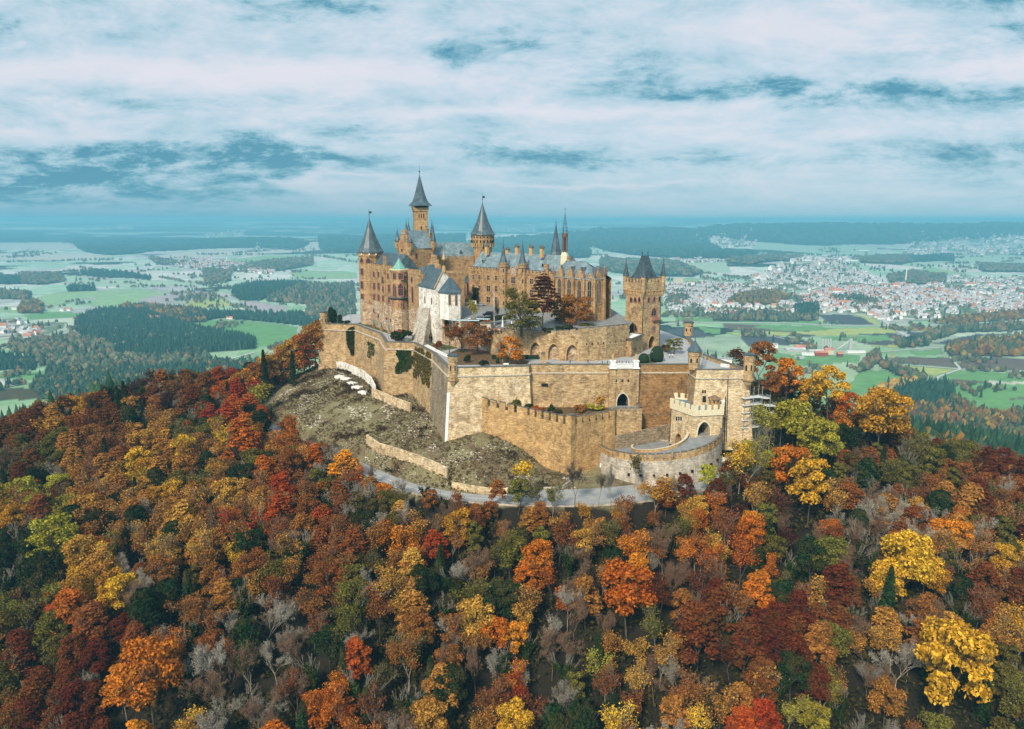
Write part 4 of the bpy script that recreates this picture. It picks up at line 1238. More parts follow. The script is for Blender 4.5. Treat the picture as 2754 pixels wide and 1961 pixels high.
for fc in faces_of(G1)[:]:
 n = 7
 for k in range(n):
  a = fc.L * (k + .5) / n
  w = fc.L / n * .27
  m.loft([[fc.P(a - w, zc - .1, -.05), fc.P(a + w, zc - .1, -.05), fc.P(a + w, zc - .1, -ov - .1), fc.P(a - w, zc - .1, -ov - .1)],
    [fc.P(a - w, zc - 1.7, -ov + .1), fc.P(a + w, zc - 1.7, -ov + .1), fc.P(a + w, zc - 1.7, -ov - .1), fc.P(a - w, zc - 1.7, -ov - .1)]])
m.loft([[(*p, zc - .12) for p in grow(GT, ov + .02)], [(*p, zc + .35) for p in grow(GT, ov + .06)]])
m.build('corbel_table', M['buff'], gt)
m = MB(); cpm = MB()
for fc in faces_of(G1):
 crenel(m, fc, 1.0, fc.L - 1.0, zm0 - .3, zm0 + .9, zm1 + .3, 1.15, .75, .45, .03)
 caps(cpm, fc, 1.0, fc.L - 1.0, zm1 + .3, 1.15, .75, .45, .03)
m.build('battlement', M['stone'], gt)
cpm.build('coping', M['coping'], gt)
# steep central roof
cen = (sum(p[0] for p in GT) / 4, sum(p[1] for p in GT) / 4)
def about(poly, c, k, k2=None):
 return [(c[0] + (x_ - c[0]) * k, c[1] + (y_ - c[1]) * k) for x_, y_ in poly]
zr = ZAT(688, 301)
ridge_u = (ux, uy)
def roofring(k, kk, z_):
 # k across, kk along the ridge
 out = []
 for sx, sy in ((-1, -1), (1, -1), (1, 1), (-1, 1)):
  out.append((cen[0] + ux * sx * S1 / 2 * kk - uy * sy * S2 / 2 * k, cen[1] + uy * sx * S1 / 2 * kk + ux * sy * S2 / 2 * k, z_))
 return out
hh = zr - zm0
rf = MB().loft([roofring(.98, .98, zm0 + .05), roofring(.80, .86, zm0 + hh * .13), roofring(.46, .60, zm0 + hh * .42), roofring(.24, .42, zm0 + hh * .75), roofring(.10, .30, zr)]).build('roof', M['slate_d'], gt)
for sx in (-1, 1):
 c = (cen[0] + ux * sx * S1 / 2 * .30, cen[1] + uy * sx * S1 / 2 * .30)
 MB().lathe(c, [(.12, zr - .3), (.08, zr + .7), (.3, zr + 1.0), (.06, zr + 1.3), (.03, zr + 2.4)], 6).build('finial', M['iron'], rf)
dfc = Face(roofring(.60, .70, 0)[0][:2], roofring(.60, .70, 0)[1][:2])
dz = zm0 + hh * .26
m = MB()
a0 = dfc.L * .58
m.loft([[dfc.P(a0 - .7, dz, .5), dfc.P(a0 + .7, dz, .5), dfc.P(a0 + .7, dz + 1.6, .5), dfc.P(a0, dz + 2.6, .5), dfc.P(a0 - .7, dz + 1.6, .5)],
  [dfc.P(a0 - .7, dz, -1.6), dfc.P(a0 + .7, dz, -1.6), dfc.P(a0 + .7, dz + 1.6, -1.6), dfc.P(a0, dz + 2.6, -1.6), dfc.P(a0 - .7, dz + 1.6, -1.6)]])
m.build('dormer', M['slate_d'], rf)
for i, (c, apx) in enumerate(((C3, 704), (C0, 705), (C1, 702), (C2, 702))):
 c = (cen[0] + (c[0] - cen[0]) * 1.04, cen[1] + (c[1] - cen[1]) * 1.04)
 zt = zm0 + 3.6
 b = MB().lathe(c, [(.3, zc - 2.2), (.9, zc - .4), (1.1, zc + .4), (1.1, zt - .4), (1.22, zt - .3), (1.22, zt)], 8, pi / 8).build('bartizan', M['stone'], gt)
 P8 = [(c[0] + 1.1 * cos(pi / 8 + 2 * pi * k / 8), c[1] + 1.1 * sin(pi / 8 + 2 * pi * k / 8)) for k in range(8)]
 pj = proj(c[0], c[1], zt - 1.8)
 bf = best_face(P8, pj[0], pj[1])
 if bf: window(b, bf[0], bf[0].L / 2, zt - 2.8, .4, 1.6, True, 0, 'buff', bars=False, deep=.08)
 ap = zt + 6.0
 MB().lathe(c, [(1.45, zt - .15), (1.2, zt + .35), (.7, zt + 2.6), (.3, zt + 4.4), (.06, ap - .4), (.2, ap), (.05, ap + .3), (.03, ap + 1.0)], 8, pi / 8).build('spire', M['slate_d'], b)
for px in (1698, 1709, 1720): win(gt, GT, px, 806, 5, 12, True, 0, 'pink', bars=False)
for px, py in ((1744, 806), (1759, 805), (1773, 804)): win(gt, GT, px, py, 5.5, 13, True, 0, 'pink', bars=False)
win(gt, GT, 1706, 880, 13, 18, True, 1, 'pink', bars=False)
win(gt, GT, 1758, 839, 14, 20, True, 1, 'pink', bars=False)
h = fR.hit(1760, 860)
m = MB()
a, z_ = h[0], h[1]
m.loft([[fR.P(a - .7, z_ - 1.4, .05), fR.P(a + .7, z_ - 1.4, .05), fR.P(a + .7, z_ - 1.4, .2), fR.P(a - .7, z_ - 1.4, .2)], [fR.P(a - 1.6, z_ - .1, .02), fR.P(a + 1.6, z_ - .1, .02), fR.P(a + 1.6, z_ - .1, 1.15), fR.P(a - 1.6, z_ - .1, 1.15)],
  [fR.P(a - 1.6, z_ + .9, .02), fR.P(a + 1.6, z_ + .9, .02), fR.P(a + 1.6, z_ + .9, 1.15), fR.P(a - 1.6, z_ + .9, 1.15)]])
m.build('balcony', M['pink'], gt)
h = fR.hit(1757, 884); a, z_ = h[0], h[1]
m = MB(); m.loft([[fR.P(a - 1, z_ - 1.3, .02), fR.P(a + 1, z_ - 1.3, .02), fR.P(a + 1, z_ + 1.3, .02), fR.P(a - 1, z_ + 1.3, .02)], [fR.P(a - 1, z_ - 1.3, .22), fR.P(a + 1, z_ - 1.3, .22), fR.P(a + 1, z_ + 1.3, .22), fR.P(a - 1, z_ + 1.3, .22)]])
pl = m.build('relief_plaque', M['pink'], gt)
# spread-winged bird in relief with a shield on its breast
m = MB()
for side in (-1, 1):
 q = [(0, .55), (.35 * side, .85), (.75 * side, .7), (.8 * side, -.1), (.5 * side, -.55), (.25 * side, -.2), (0, -.1)]
 m.loft([[fR.P(a + x_, z_ + y_, .224) for x_, y_ in q], [fR.P(a + x_ * .9, z_ + y_ * .9, .30) for x_, y_ in q]])
q = [(-.2, .4), (.2, .4), (.22, -.1), (0, -.5), (-.22, -.1)]
m.loft([[fR.P(a + x_, z_ + y_, .305) for x_, y_ in q], [fR.P(a + x_, z_ + y_, .37) for x_, y_ in q]])
m.build('carved_bird', M['coping'], pl)
# drain pipes
for fc, s_ in ((fR, .25), (fR, fR.L - .3)):
 MB().bar(fc.P(s_, 0, .14), fc.P(s_, zc, .14), .09, 5).build('downpipe', M['iron'], gt)

# ------------------------------------------------------------------ palace: round tower with cone roof on the far left
def round_tower(name, label, px, Yd, rpx, py_eave, py_apex, zb, n=12, mat='stone2', rot=0.0, flare=1.12, base=None, skirt=None, finial=6.0, roofmat='slate'):
 ze = ZAT(py_eave, Yd); za = ZAT(py_apex, Yd)
 c = XY(px, Yd, ze)
 r = rpx * proj(c[0], c[1], ze)[2] / F
 t = thing(name, label, 'tower', (c[0], c[1], zb))
 return t, c, r, ze, za
ts, c, r, ze, za = round_tower('round_tower', 'tall tan tower with cone roof at the palace left end above the bronze statues', 996, 377, 32, 678, 586, 0)
n = 12; rot = radians(5)
P = [(c[0] + r * cos(rot + 2 * pi * k / n), c[1] + r * sin(rot + 2 * pi * k / n)) for k in range(n)]
zs = ZAT(805, 371)
MB().lathe(c, [(r * 1.03, -.5), (r * 1.02, zs)], n, rot).build('rough_base', M['rock'], ts)
MB().lathe(c, [(r, zs + .003), (r, ze - 2.2), (r * 1.06, ze - 2.0), (r * 1.06, ze)], n, rot).build('shaft', M['stone2'], ts)
MB().lathe(c, [(r * 1.03, zs + 9.2), (r * 1.03, zs + 9.6)], n, rot).build('string_course', M['buff'], ts)
hh = za - ze
rf = MB().lathe(c, [(r * 1.14, ze - .1), (r * 1.13, ze + .25), (r * .93, ze + hh * .12), (r * .55, ze + hh * .42), (r * .25, ze + hh * .72), (.12, za)], n, rot).build('roof', M['slate'], ts)
def vane(par, c, z0, h, flip=1):
 v = MB().lathe(c, [(.16, z0 - .5), (.07, z0 + h * .3), (.32, z0 + h * .36), (.07, z0 + h * .44), (.05, z0 + h)], 6).build('finial', M['iron'], par)
 m = MB()
 z1 = z0 + h * .62
 q = [(0.1, z1 - .5), (1.0, z1 - .7), (1.35, z1 - .1), (1.3, z1 + .6), (.95, z1 + .2), (.7, z1 + .75), (.45, z1 + .2), (.1, z1 + .5)]
 m.loft([[(c[0] + a * flip, c[1] - .04, z_) for a, z_ in q], [(c[0] + a * flip, c[1] + .04, z_) for a, z_ in q]])
 m.build('weather_vane', M['iron'], par)
vane(rf, c, za, 4.5)
for px, w, hp, py, k in ((973, 9, 12, 700, 2), (991, 12, 12, 701, 2)):
 win(ts, P, px, py, w, hp, True, k, 'frame', bars=False)
for px, py, w, hp in ((974, 731, 7, 15), (974, 767, 7, 18), (975, 798, 7, 13)): win(ts, P, px, py, w, hp, False, 1, 'frame')
for px in (972, 993, 1011): # white roundels below the eaves
 bf = best_face([(c[0] + r * 1.06 * cos(rot + 2 * pi * k / n), c[1] + r * 1.06 * sin(rot + 2 * pi * k / n)) for k in range(n)], px, 684)
 if bf:
  fc, h2 = bf
  q = [(.42 * cos(2 * pi * k / 10), .42 * sin(2 * pi * k / 10)) for k in range(10)]
  MB().loft([[fc.P(h2[0] + a, h2[1] + b, .01) for a, b in q], [fc.P(h2[0] + a, h2[1] + b, .12) for a, b in q]]).build('roundel', M['paint'], ts)
bf = best_face(P, 993, 690)

# ------------------------------------------------------------------ palace left wing (between the round tower and the oriel)
lw = thing('palace_wing', 'palace wing with rust-streaked base behind the bronze statues', 'building', XY(1030, 355, 0))
LA = XY(1000, 366, 10)[:2]; LB = XY(1062, 343, 10)[:2]
fLW = Face(LA, LB)
LWp = [LA, LB, fLW.P(fLW.L, 0, -13)[:2], fLW.P(0, 0, -13)[:2]]
z1 = ZAT(812, 357); z2 = ZAT(722, 355)
MB().prism([fLW.P(0, 0, .25)[:2], fLW.P(fLW.L, 0, .25)[:2], LWp[2], LWp[3]], -.5, z1).build('rough_base', M['rock'], lw)
MB().prism(LWp, z1 + .003, z2).build('walls', M['stone2'], lw)
m = MB(); cp_ = MB()
crenel(m, fLW, 0, fLW.L, z2 - .6, z2 + .7, z2 + 1.9, 1.5, .9, .6, .12)
caps(cp_, fLW, 0, fLW.L, z2 + 1.9, 1.5, .9, .6, .12)
m.build('battlement', M['stone2'], lw); cp_.build('coping', M['coping'], lw)
zr = ZAT(681, 362)
m = MB(); m.loft([[fLW.P(0, z2 + .01, -.9), fLW.P(fLW.L, z2 + .01, -.9), fLW.P(fLW.L, z2 + .01, -13), fLW.P(0, z2 + .01, -13)], [fLW.P(.5, zr, -6.9), fLW.P(fLW.L - .5, zr, -6.9), fLW.P(fLW.L - .5, zr, -7.1), fLW.P(.5, zr, -7.1)]])
m.build('roof', M['slate'], lw)
LW = LWp
for (px, py, w, hp, ar, mu) in [(1006, 738, 5, 12, 0, 0), (1018, 738, 5, 12, 0, 0), (1044, 743, 5, 12, 0, 0), (1030, 753, 9, 17, 1, 1), (1007, 770, 7, 16, 0, 1), (1019, 770, 7, 16, 0, 1), (1031, 778, 6, 13, 0, 1), (1047, 776, 7, 17, 0, 1),
        (1007, 799, 6, 15, 0, 1), (1019, 801, 6, 15, 0, 1), (1031, 803, 6, 13, 0, 1), (1047, 806, 6, 14, 0, 1)]:
 win(lw, LW, px, py, w, hp, bool(ar), mu, 'frame')
for px, py in ((1006, 836), (1018, 850), (1040, 858), (1052, 862)):
 win(lw, [fLW.P(0, 0, .25)[:2], fLW.P(fLW.L, 0, .25)[:2], LWp[2], LWp[3]], px, py, 4, 8, False, 0, 'frame', bars=False)
m = MB(); a = fLW.hit(1035, 700)[0]
m.box(fLW.P(a, z2 - 12, .1), 1.2, 1.2, 18, atan2(fLW.u[1], fLW.u[0])).build('chimney_shaft', M['stone2'], lw)

# octagonal oriel tower with green copper roof
orl = thing('oriel_tower', 'octagonal oriel tower with rose window surrounds and a green copper roof', 'tower', XY(1078, 341, 0))
oc = XY(1077, 343, 10)[:2]; orr = 24 * 340 / F
n = 8; rot = radians(22.5 - 8)
OP = [(oc[0] + orr * cos(rot + 2 * pi * k / n), oc[1] + orr * sin(rot + 2 * pi * k / n)) for k in range(n)]
zb1 = ZAT(833, 340); zl = ZAT(801, 339); zt = ZAT(727, 340); zap = ZAT(694, 343)
MB().lathe(oc, [(orr * 1.1, -.5), (orr * 1.06, zb1)], n, rot).build('rough_base', M['rock'], orl)
MB().lathe(oc, [(orr * 1.02, zb1 + .003), (orr * 1.02, zl)], n, rot).build('middle_stage', M['stone2'], orl)
MB().lathe(oc, [(orr * 1.04, zl - 1.1), (orr * 1.3, zl - .2), (orr * 1.3, zl + .15), (orr * 1.0, zl + .3)], n, rot).build('balcony', M['coping'], orl)
MB().lathe(oc, [(orr, zl + .2), (orr, zt - 1.2), (orr * 1.06, zt - 1.0), (orr * 1.06, zt)], n, rot).build('upper_stage', M['pink'] if False else M['stone2'], orl)
m = MB()
for fc in faces_of([(oc[0] + orr * 1.06 * cos(rot + 2 * pi * k / n), oc[1] + orr * 1.06 * sin(rot + 2 * pi * k / n)) for k in range(n)]):
 crenel(m, fc, 0, fc.L, zt - .1, zt + .1, zt + .55, .45, .35, .3)
m.build('battlement', M['cream'], orl)
rr = orr * .92
rf = MB().lathe((oc[0], oc[1]), [(rr, zt + .05), (rr * .55, zt + (zap - zt) * .42), (.1, zap)], n, rot).build('roof', M['copper'], orl)
for (px, py, w, hp, ar, mu) in [(1078, 743, 12, 15, 0, 2), (1061, 743, 7, 15, 0, 1), (1078, 779, 13, 32, 1, 2), (1060, 780, 6, 32, 1, 1), (1077, 817, 11, 17, 1, 1), (1058, 816, 6, 15, 1, 1), (1076, 858, 6, 8, 0, 0), (1094, 858, 6, 8, 0, 0)]:
 win(orl, OP, px, py, w, hp, bool(ar), mu, 'pink')

# stepped-gable block between oriel and chapel
def stepped_gable(m, fc, s0, s1, zb, zt, steps=4, thick=.8, d=0.0, topw=.22):
 L = s1 - s0; c = (s0 + s1) / 2
 pts = [(s0, zb)]
 left = []
 for k in range(steps):
  xa = s0 + (L / 2 - L * topw / 2) * k / steps
  xb = s0 + (L / 2 - L * topw / 2) * (k + 1) / steps
  z_ = zb + (zt - zb) * (k + .6) / (steps + .6)
  left += [(xa, z_), (xb, z_)]
 pts = [(s0, zb)] + left + [(c - L * topw / 2, zt), (c + L * topw / 2, zt)] + [(2 * c - a, z_) for a, z_ in reversed(left)] + [(s1, zb)]
 n = len(pts)
 m.add([fc.P(a, z_, d) for a, z_ in pts] + [fc.P(a, z_, d - thick) for a, z_ in pts], [tuple(range(n)), tuple(reversed(range(n, 2 * n)))] + [(i, (i + 1) % n, n + (i + 1) % n, n + i) for i in range(n)])
 return m
gbk = thing('gabled_block', 'tan block with stepped gable between the oriel tower and the white chapel', 'building', XY(1115, 338, 0))
EA = XY(1099, 337, 10)[:2]; EB = XY(1133, 326, 10)[:2]
fE = Face(EA, EB)
EP = [EA, EB, fE.P(fE.L, 0, -22)[:2], fE.P(0, 0, -22)[:2]]
z1 = ZAT(834, 330); z2 = ZAT(735, 332)
MB().prism([fE.P(0, 0, .2)[:2], fE.P(fE.L, 0, .2)[:2], EP[2], EP[3]], -.5, z1).build('rough_base', M['rock'], gbk)
MB().prism(EP, z1 + .003, z2).build('walls', M['stone2'], gbk)
m = MB(); crenel(m, fE, 0, fE.L, z2 - .5, z2 + .6, z2 + 1.7, 1.3, .8, .6, .1); m.build('battlement', M['stone2'], gbk)
fE2 = Face(EB, EP[2])
# long side rises to a stepped gable facing the chapel
m = MB(); stepped_gable(m, Face(fE.P(0, 0, -9)[:2], fE.P(fE.L + 3, 0, -9)[:2]), -1.0, fE.L + 4, z2 - 1, ZAT(684, 341), 4, .9)
m.build('stepped_gable', M['stone2'], gbk)
m = MB(); zr = ZAT(697, 345)
m.loft([[fE.P(-.5, z2 - .6, -1.0), fE.P(fE.L - .5, z2 - .6, -1.0), fE.P(fE.L - .5, z2 - .6, -9.7), fE.P(-.5, z2 - .6, -9.7)], [fE.P(fE.L / 2 + 1, zr - 2.5, -5), fE.P(fE.L / 2 + 1.5, zr - 2.5, -5), fE.P(fE.L / 2 + 1.5, zr - 1.5, -9.7), fE.P(fE.L / 2 + 1, zr - 1.5, -9.7)]])
m.build('roof', M['slate'], gbk)
for (px, py, w, hp, ar) in [(1110, 792, 5, 42, 1), (1108, 752, 5, 12, 0)]: win(gbk, EP, px, py, w, hp, bool(ar), 0, 'pink', bars=False)
MB().bar(fE.P(.2, -.2, .4), fE.P(.2, z2, .12), .1, 5).build('downpipe', M['iron'], gbk)

# ------------------------------------------------------------------ white chapel with buttress
wc = thing('white_chapel', 'whitewashed chapel with slate roofs and a sloping buttress', 'chapel', XY(1180, 315, 0))
ZC = 13.0
def pt(px, Yd): return XY(px, Yd, 18)[:2]
na = pt(1127, 327.5); nb = pt(1171, 311.5)      # left (long) side of the nave, seen
fN = Face(na, nb)
nc = fN.P(fN.L, 0, -8.5)[:2]; nd_ = fN.P(0, 0, -8.5)[:2]
NV = [na, nb, nc, nd_]
zev = ZAT(772, 319); zrg = zev + 7.6
MB().prism(NV, -.5, zev).build('nave_walls', M['white'], wc)
m = MB()   # gable ends
for s_ in (0, fN.L):
 g0 = fN.P(s_, zev, 0); g1 = fN.P(s_, zev, -8.5); g2 = fN.P(s_, zrg + .2, -4.25)
 e = .35 if s_ == 0 else -.35
 MB().loft([[g0, g1, g2], [(p[0] + fN.u[0] * e, p[1] + fN.u[1] * e, p[2]) for p in (g0, g1, g2)]]).build('gable', M['white'], wc)
m = MB()
for d0_, d1_ in ((.45, -4.25), (-8.95, -4.25)):
 q = [fN.P(-.1, zev - .25, d0_), fN.P(fN.L - .25, zev - .25, d0_), fN.P(fN.L - .25, zrg, d1_), fN.P(-.1, zrg, d1_)]
 m.loft([q, [(x_, y_, z_ + .35) for x_, y_, z_ in q]])
m.build('nave_roof', M['slate'], wc)
m = MB()
q = [fN.P(fN.L - .25, zev - .2, .5), fN.P(fN.L + .35, zev - .2, .5), fN.P(fN.L + .35, zrg + .55, -4.25), fN.P(fN.L - .25, zrg + .55, -4.25)]
m.loft([q, [(x_, y_, z_ + .45) for x_, y_, z_ in q]])
q = [fN.P(fN.L - .25, zev - .2, -9.0), fN.P(fN.L + .35, zev - .2, -9.0), fN.P(fN.L + .35, zrg + .55, -4.25), fN.P(fN.L - .25, zrg + .55, -4.25)]
m.loft([q, [(x_, y_, z_ + .45) for x_, y_, z_ in q]])
m.build('gable_coping', M['buff'], wc)
c = fN.P(fN.L - .2, 0, -4.25)
bt = MB().lathe(c, [(.75, zrg - 1), (.75, zrg + 1.6), (.5, zrg + 1.7), (.5, zrg + 4.2), (.8, zrg + 4.3), (.8, zrg + 4.8), (.35, zrg + 6.2), (.1, zrg + 7.6), (.03, zrg + 8.6)], 6).build('bell_turret', M['buff'], wc)
for k in range(3):
 a = -pi / 2 - .9 + .9 * k
 MB().box((c[0] + .46 * cos(a), c[1] + .46 * sin(a), zrg + 1.9), .3, .3, 2.1, a).build('bell_opening', M['dark'], bt)
# polygonal apse towards the camera
zap0 = ZAT(787, 306); 
ax = (fN.u[0], fN.u[1]); bx = (-fN.n[0], -fN.n[1])
o0 = fN.P(fN.L, 0, -.6)[:2]
def ap(a, b): return (o0[0] + ax[0] * a + bx[0] * b, o0[1] + ax[1] * a + bx[1] * b)
AP = [pt(1180, 306.5), pt(1207, 302), pt(1238, 304.5), pt(1241, 313), pt(1222, 320), pt(1186, 318)]
MB().prism(AP, ZC - 1.5, zap0).build('apse_walls', M['white'], wc)
apc = (sum(p[0] for p in AP) / 6, sum(p[1] for p in AP) / 6)
zat = ZAT(748, 310)
A2 = about(AP, apc, 1.07)
m = MB(); m.loft([[(*p, zap0 - .1) for p in A2], [(*p, zap0 + .2) for p in A2], [(apc[0] + (p[0] - apc[0]) * .12 - .3, apc[1] + (p[1] - apc[1]) * .3 + 1.8, zat) for p in A2]])
m.build('apse_roof', M['slate'], wc)
for (px, py, w, hp) in [(1209, 806, 5, 27), (1227, 807, 5, 29)]: win(wc, AP, px, py, w, hp, True, 1, 'buff', bars=False, deep=.12)
for (px, py, w, hp) in [(1143, 806, 3, 17), (1161, 809, 3, 17)]: win(wc, NV, px, py, w, hp, True, 0, 'buff', bars=False, deep=.12)
MB().bar((AP[0][0] + .2, AP[0][1] - .25, ZC - 1), (AP[0][0] + .2, AP[0][1] - .25, zap0), .09, 5).build('downpipe', M['iron'], wc)
b0 = V(1124, 828, 327.6); b1 = V(1156, 828, 317.2)
f0 = G(1106, 914, 0); f1 = G(1137, 931, 0)
m = MB()
ins = (2.5, 6.5)
m.loft([[f0, f1, (f1[0] + ins[0], f1[1] + 9, 0), (f0[0] + ins[0], f0[1] + 12, 0)], [(b0[0], b0[1], b0[2]), (b1[0], b1[1], b1[2]), (b1[0] + .8, b1[1] + 1.8, b1[2]), (b0[0] + .8, b0[1] + 1.8, b0[2])]])
m.build('buttress', M['barb'], wc)

# ------------------------------------------------------------------ the high keep with stepped front gable, corner turrets
kp = thing('high_keep', 'high central block with slate roof and pointed corner turrets', 'building', XY(1115, 365, 12))
KA = XY(1070, 361, 35)[:2]; KB = XY(1104, 353, 35)[:2]; KC = XY(1166, 362, 35)[:2]
fK1 = Face(KA, KB); fK2 = Face(KB, KC)
KD = (KC[0] + (KA[0] - KB[0]), KC[1] + (KA[1] - KB[1]) + 6)
KP = [KA, KB, KC, KD]
zke = ZAT(667, 358); zkr = ZAT(620, 364)
MB().prism(KP, 0, zke).build('walls', M['stone2'], kp)
m = MB()
gz_ = ZAT(618, 357)
stepped_gable(m, fK1, -.2, fK1.L + .2, zke - .5, gz_, 3, .9, .05, .3)
m.build('stepped_gable', M['stone2'], kp)
mid0 = fK1.P(fK1.L / 2, 0)[:2]; mid1 = ((KC[0] + KD[0]) / 2, (KC[1] + KD[1]) / 2)
m = MB()
w0 = ((mid1[0] - mid0[0]) * .03, (mid1[1] - mid0[1]) * .03)
m.loft([[(*fK1.P(0, 0, -.9)[:2], zke), (*fK1.P(fK1.L, 0, -.9)[:2], zke - .2), (KC[0] + .4, KC[1] - .4, zke - .2), (*KD, zke)],
  [(mid0[0] + w0[0] - .2, mid0[1] + w0[1], zkr), (mid0[0] + w0[0] + .2, mid0[1] + w0[1], zkr), (mid1[0] + .2, mid1[1], zkr), (mid1[0] - .2, mid1[1], zkr)]])
m.build('roof', M['slate_l'], kp)
m = MB(); stepped_gable(m, Face(KC, KD), 0, hypot(KC[0] - KD[0], KC[1] - KD[1]), zke - .5, gz_ + .3, 3, .8, .05, .3); m.build('stepped_gable', M['stone2'], kp)
def spirelet(par, c, rr_, zb_, ze_, za_, mat='stone2', roof='slate', name='corner_turret', n=8):
 b = MB().lathe(c, [(rr_ * .3, zb_ - 1.8), (rr_, zb_), (rr_, ze_ - .4), (rr_ * 1.18, ze_ - .2), (rr_ * 1.18, ze_)], n, pi / n).build(name, M[mat], par)
 MB().lathe(c, [(rr_ * 1.3, ze_ - .05), (rr_ * 1.05, ze_ + .3), (rr_ * .6, ze_ + (za_ - ze_) * .35), (rr_ * .25, ze_ + (za_ - ze_) * .7), (.05, za_ - .4), (.16, za_), (.04, za_ + .3), (.03, za_ + 1.2)], n, pi / n).build('spire', M[roof], b)
 P8 = [(c[0] + rr_ * cos(pi / n + 2 * pi * k / n), c[1] + rr_ * sin(pi / n + 2 * pi * k / n)) for k in range(n)]
 for da in (-.35, .35):
  q = proj(c[0] + da * rr_ * 2, c[1], ze_ - 2)
  bf = best_face(P8, q[0], q[1])
  if bf and ze_ - zb_ > 2.5: window(b, bf[0], bf[0].L / 2, ze_ - 2.6, max(.25, rr_ * .3), 1.5, True, 0, 'buff', bars=False, deep=.06)
 return b
spirelet(kp, KA, 1.25, ZAT(665, 361), ZAT(648, 361), ZAT(614, 361))
spirelet(kp, KB, 1.35, ZAT(672, 353), ZAT(650, 353), ZAT(632, 353))
spirelet(kp, KC, 1.3, ZAT(668, 362), ZAT(647, 362), ZAT(597, 362))
for px, Yq, e, a_ in ((1093, 368, 621, 592), (1099, 372, 621, 590), (1161, 371, 628, 592)):
 spirelet(kp, XY(px, Yq, 46)[:2], .8, ZAT(e + 10, Yq), ZAT(e, Yq), ZAT(a_, Yq))
win(kp, KP, 1081, 662, 5, 27, True, 0, 'pink', bars=False)
win(kp, KP, 1119, 688, 4, 14, True, 0, 'pink', bars=False); win(kp, KP, 1109, 713, 4, 12, True, 0, 'pink', bars=False)

# slender main tower with the highest spire
mt = thing('main_tower', 'slender square tower with the tallest dark spire', 'tower', XY(1131, 374, 12))
c = XY(1131, 375, 50)
rt = 20 * 375 / F * sqrt(2) * .985
rot = pi / 4 + radians(12)
z0 = ZAT(640, 375); z1 = ZAT(566, 375); z2 = ZAT(553, 375); za = ZAT(470, 375)
P = [(c[0] + rt * cos(rot + 2 * pi * k / 4), c[1] + rt * sin(rot + 2 * pi * k / 4)) for k in range(4)]
rt = rt * .93
MB().lathe(c, [(rt, 10), (rt, z1)], 4, rot).build('shaft', M['stone2'], mt)
MB().lathe(c, [(rt * 1.1, z1 - .4), (rt * 1.1, z2 - 1.0)], 4, rot).build('upper_stage', M['stone2'], mt)
MB().lathe(c, [(rt * 1.0, z2 - 1.0), (rt * 1.0, z2 - .1)], 4, rot).build('open_belfry', M['dark'], mt)
m = MB()
for k in range(4):
 a = rot + 2 * pi * k / 4
 m2 = MB(); m2.box((c[0] + rt * 1.02 * cos(a), c[1] + rt * 1.02 * sin(a), z2 - 1.1), .7, .7, 1.05, rot); m2.build('belfry_post', M['stone2'], mt)
hh = za - z2
rf = MB().lathe(c, [(rt * 1.28, z2 - .15), (rt * 1.22, z2 + .15), (rt * .82, z2 + hh * .13), (rt * .55, z2 + hh * .36), (rt * .28, z2 + hh * .68), (.1, za)], 8, rot + pi / 8).build('spire', M['slate'], mt)
MB().lathe(c, [(.15, za - .6), (.07, za + 1), (.4, za + 1.5), (.07, za + 2), (.04, za + 4.5)], 6).build('finial', M['iron'], rf)
P = [(c[0] + rt * cos(rot + 2 * pi * k / 4), c[1] + rt * sin(rot + 2 * pi * k / 4)) for k in range(4)]
for px in (1127, 1133, 1139): win(mt, P, px, 580, 3, 12, True, 0, 'buff', bars=False, deep=.15)
win(mt, P, 1133, 613, 4, 10, True, 0, 'buff', bars=False)
pc = XY(1101, 372, 50)
o = MB().bar((pc[0], pc[1], ZAT(622, 372)), (pc[0], pc[1], ZAT(543, 372)), .12, 5, .05).build('flag_mast', M['metal'])
tag(o, 'thin bare flag mast left of the tallest tower', 'mast')

# ------------------------------------------------------------------ middle wing
mw = thing('middle_wing', 'rear palace wing with long slate roof and battlement left of the second cone tower', 'building', XY(1215, 380, 12))
MA = XY(1160, 372, 30)[:2]; Mb = XY(1274, 380, 30)[:2]
fM = Face(MA, Mb)
MP = [MA, Mb, fM.P(fM.L, 0, -13)[:2], fM.P(0, 0, -13)[:2]]
zt = ZAT(700, 376)
MB().prism(MP, 0, zt).build('walls', M['stone2'], mw)
m = MB(); crenel(m, fM, 0, fM.L, zt - .5, zt + .8, zt + 2.2, 1.8, 1.2, .6, .1); m.build('battlement', M['stone2'], mw)
m = MB(); zr = ZAT(652, 385)
m.loft([[fM.P(0, zt, -1), fM.P(fM.L, zt, -1), fM.P(fM.L, zt, -13), fM.P(0, zt, -13)], [fM.P(0, zr, -7), fM.P(fM.L, zr, -7), fM.P(fM.L, zr, -7.3), fM.P(0, zr, -7.3)]])
rf = m.build('roof', M['slate_l'], mw)
def dormer(par, fc, a, z_, w=1.3, d=-2.4, mat='slate_l'):
 m = MB()
 q = lambda dd: [fc.P(a - w / 2, z_, dd), fc.P(a + w / 2, z_, dd), fc.P(a + w / 2, z_ + w * .8, dd), fc.P(a, z_ + w * 1.5, dd), fc.P(a - w / 2, z_ + w * .8, dd)]
 m.loft([q(d), q(d - 2.6)])
 o = m.build('dormer', M[mat], par)
 m = MB(); q2 = lambda dd: [fc.P(a - w * .3, z_ + .2, dd), fc.P(a + w * .3, z_ + .2, dd), fc.P(a + w * .3, z_ + w * .8, dd), fc.P(a - w * .3, z_ + w * .8, dd)]
 m.loft([q2(d + .05), q2(d - .1)]); m.build('dormer_window', M['dark'], o)
dormer(rf, fM, fM.hit(1244, 675)[0], ZAT(682, 378), 1.3, -2.6)
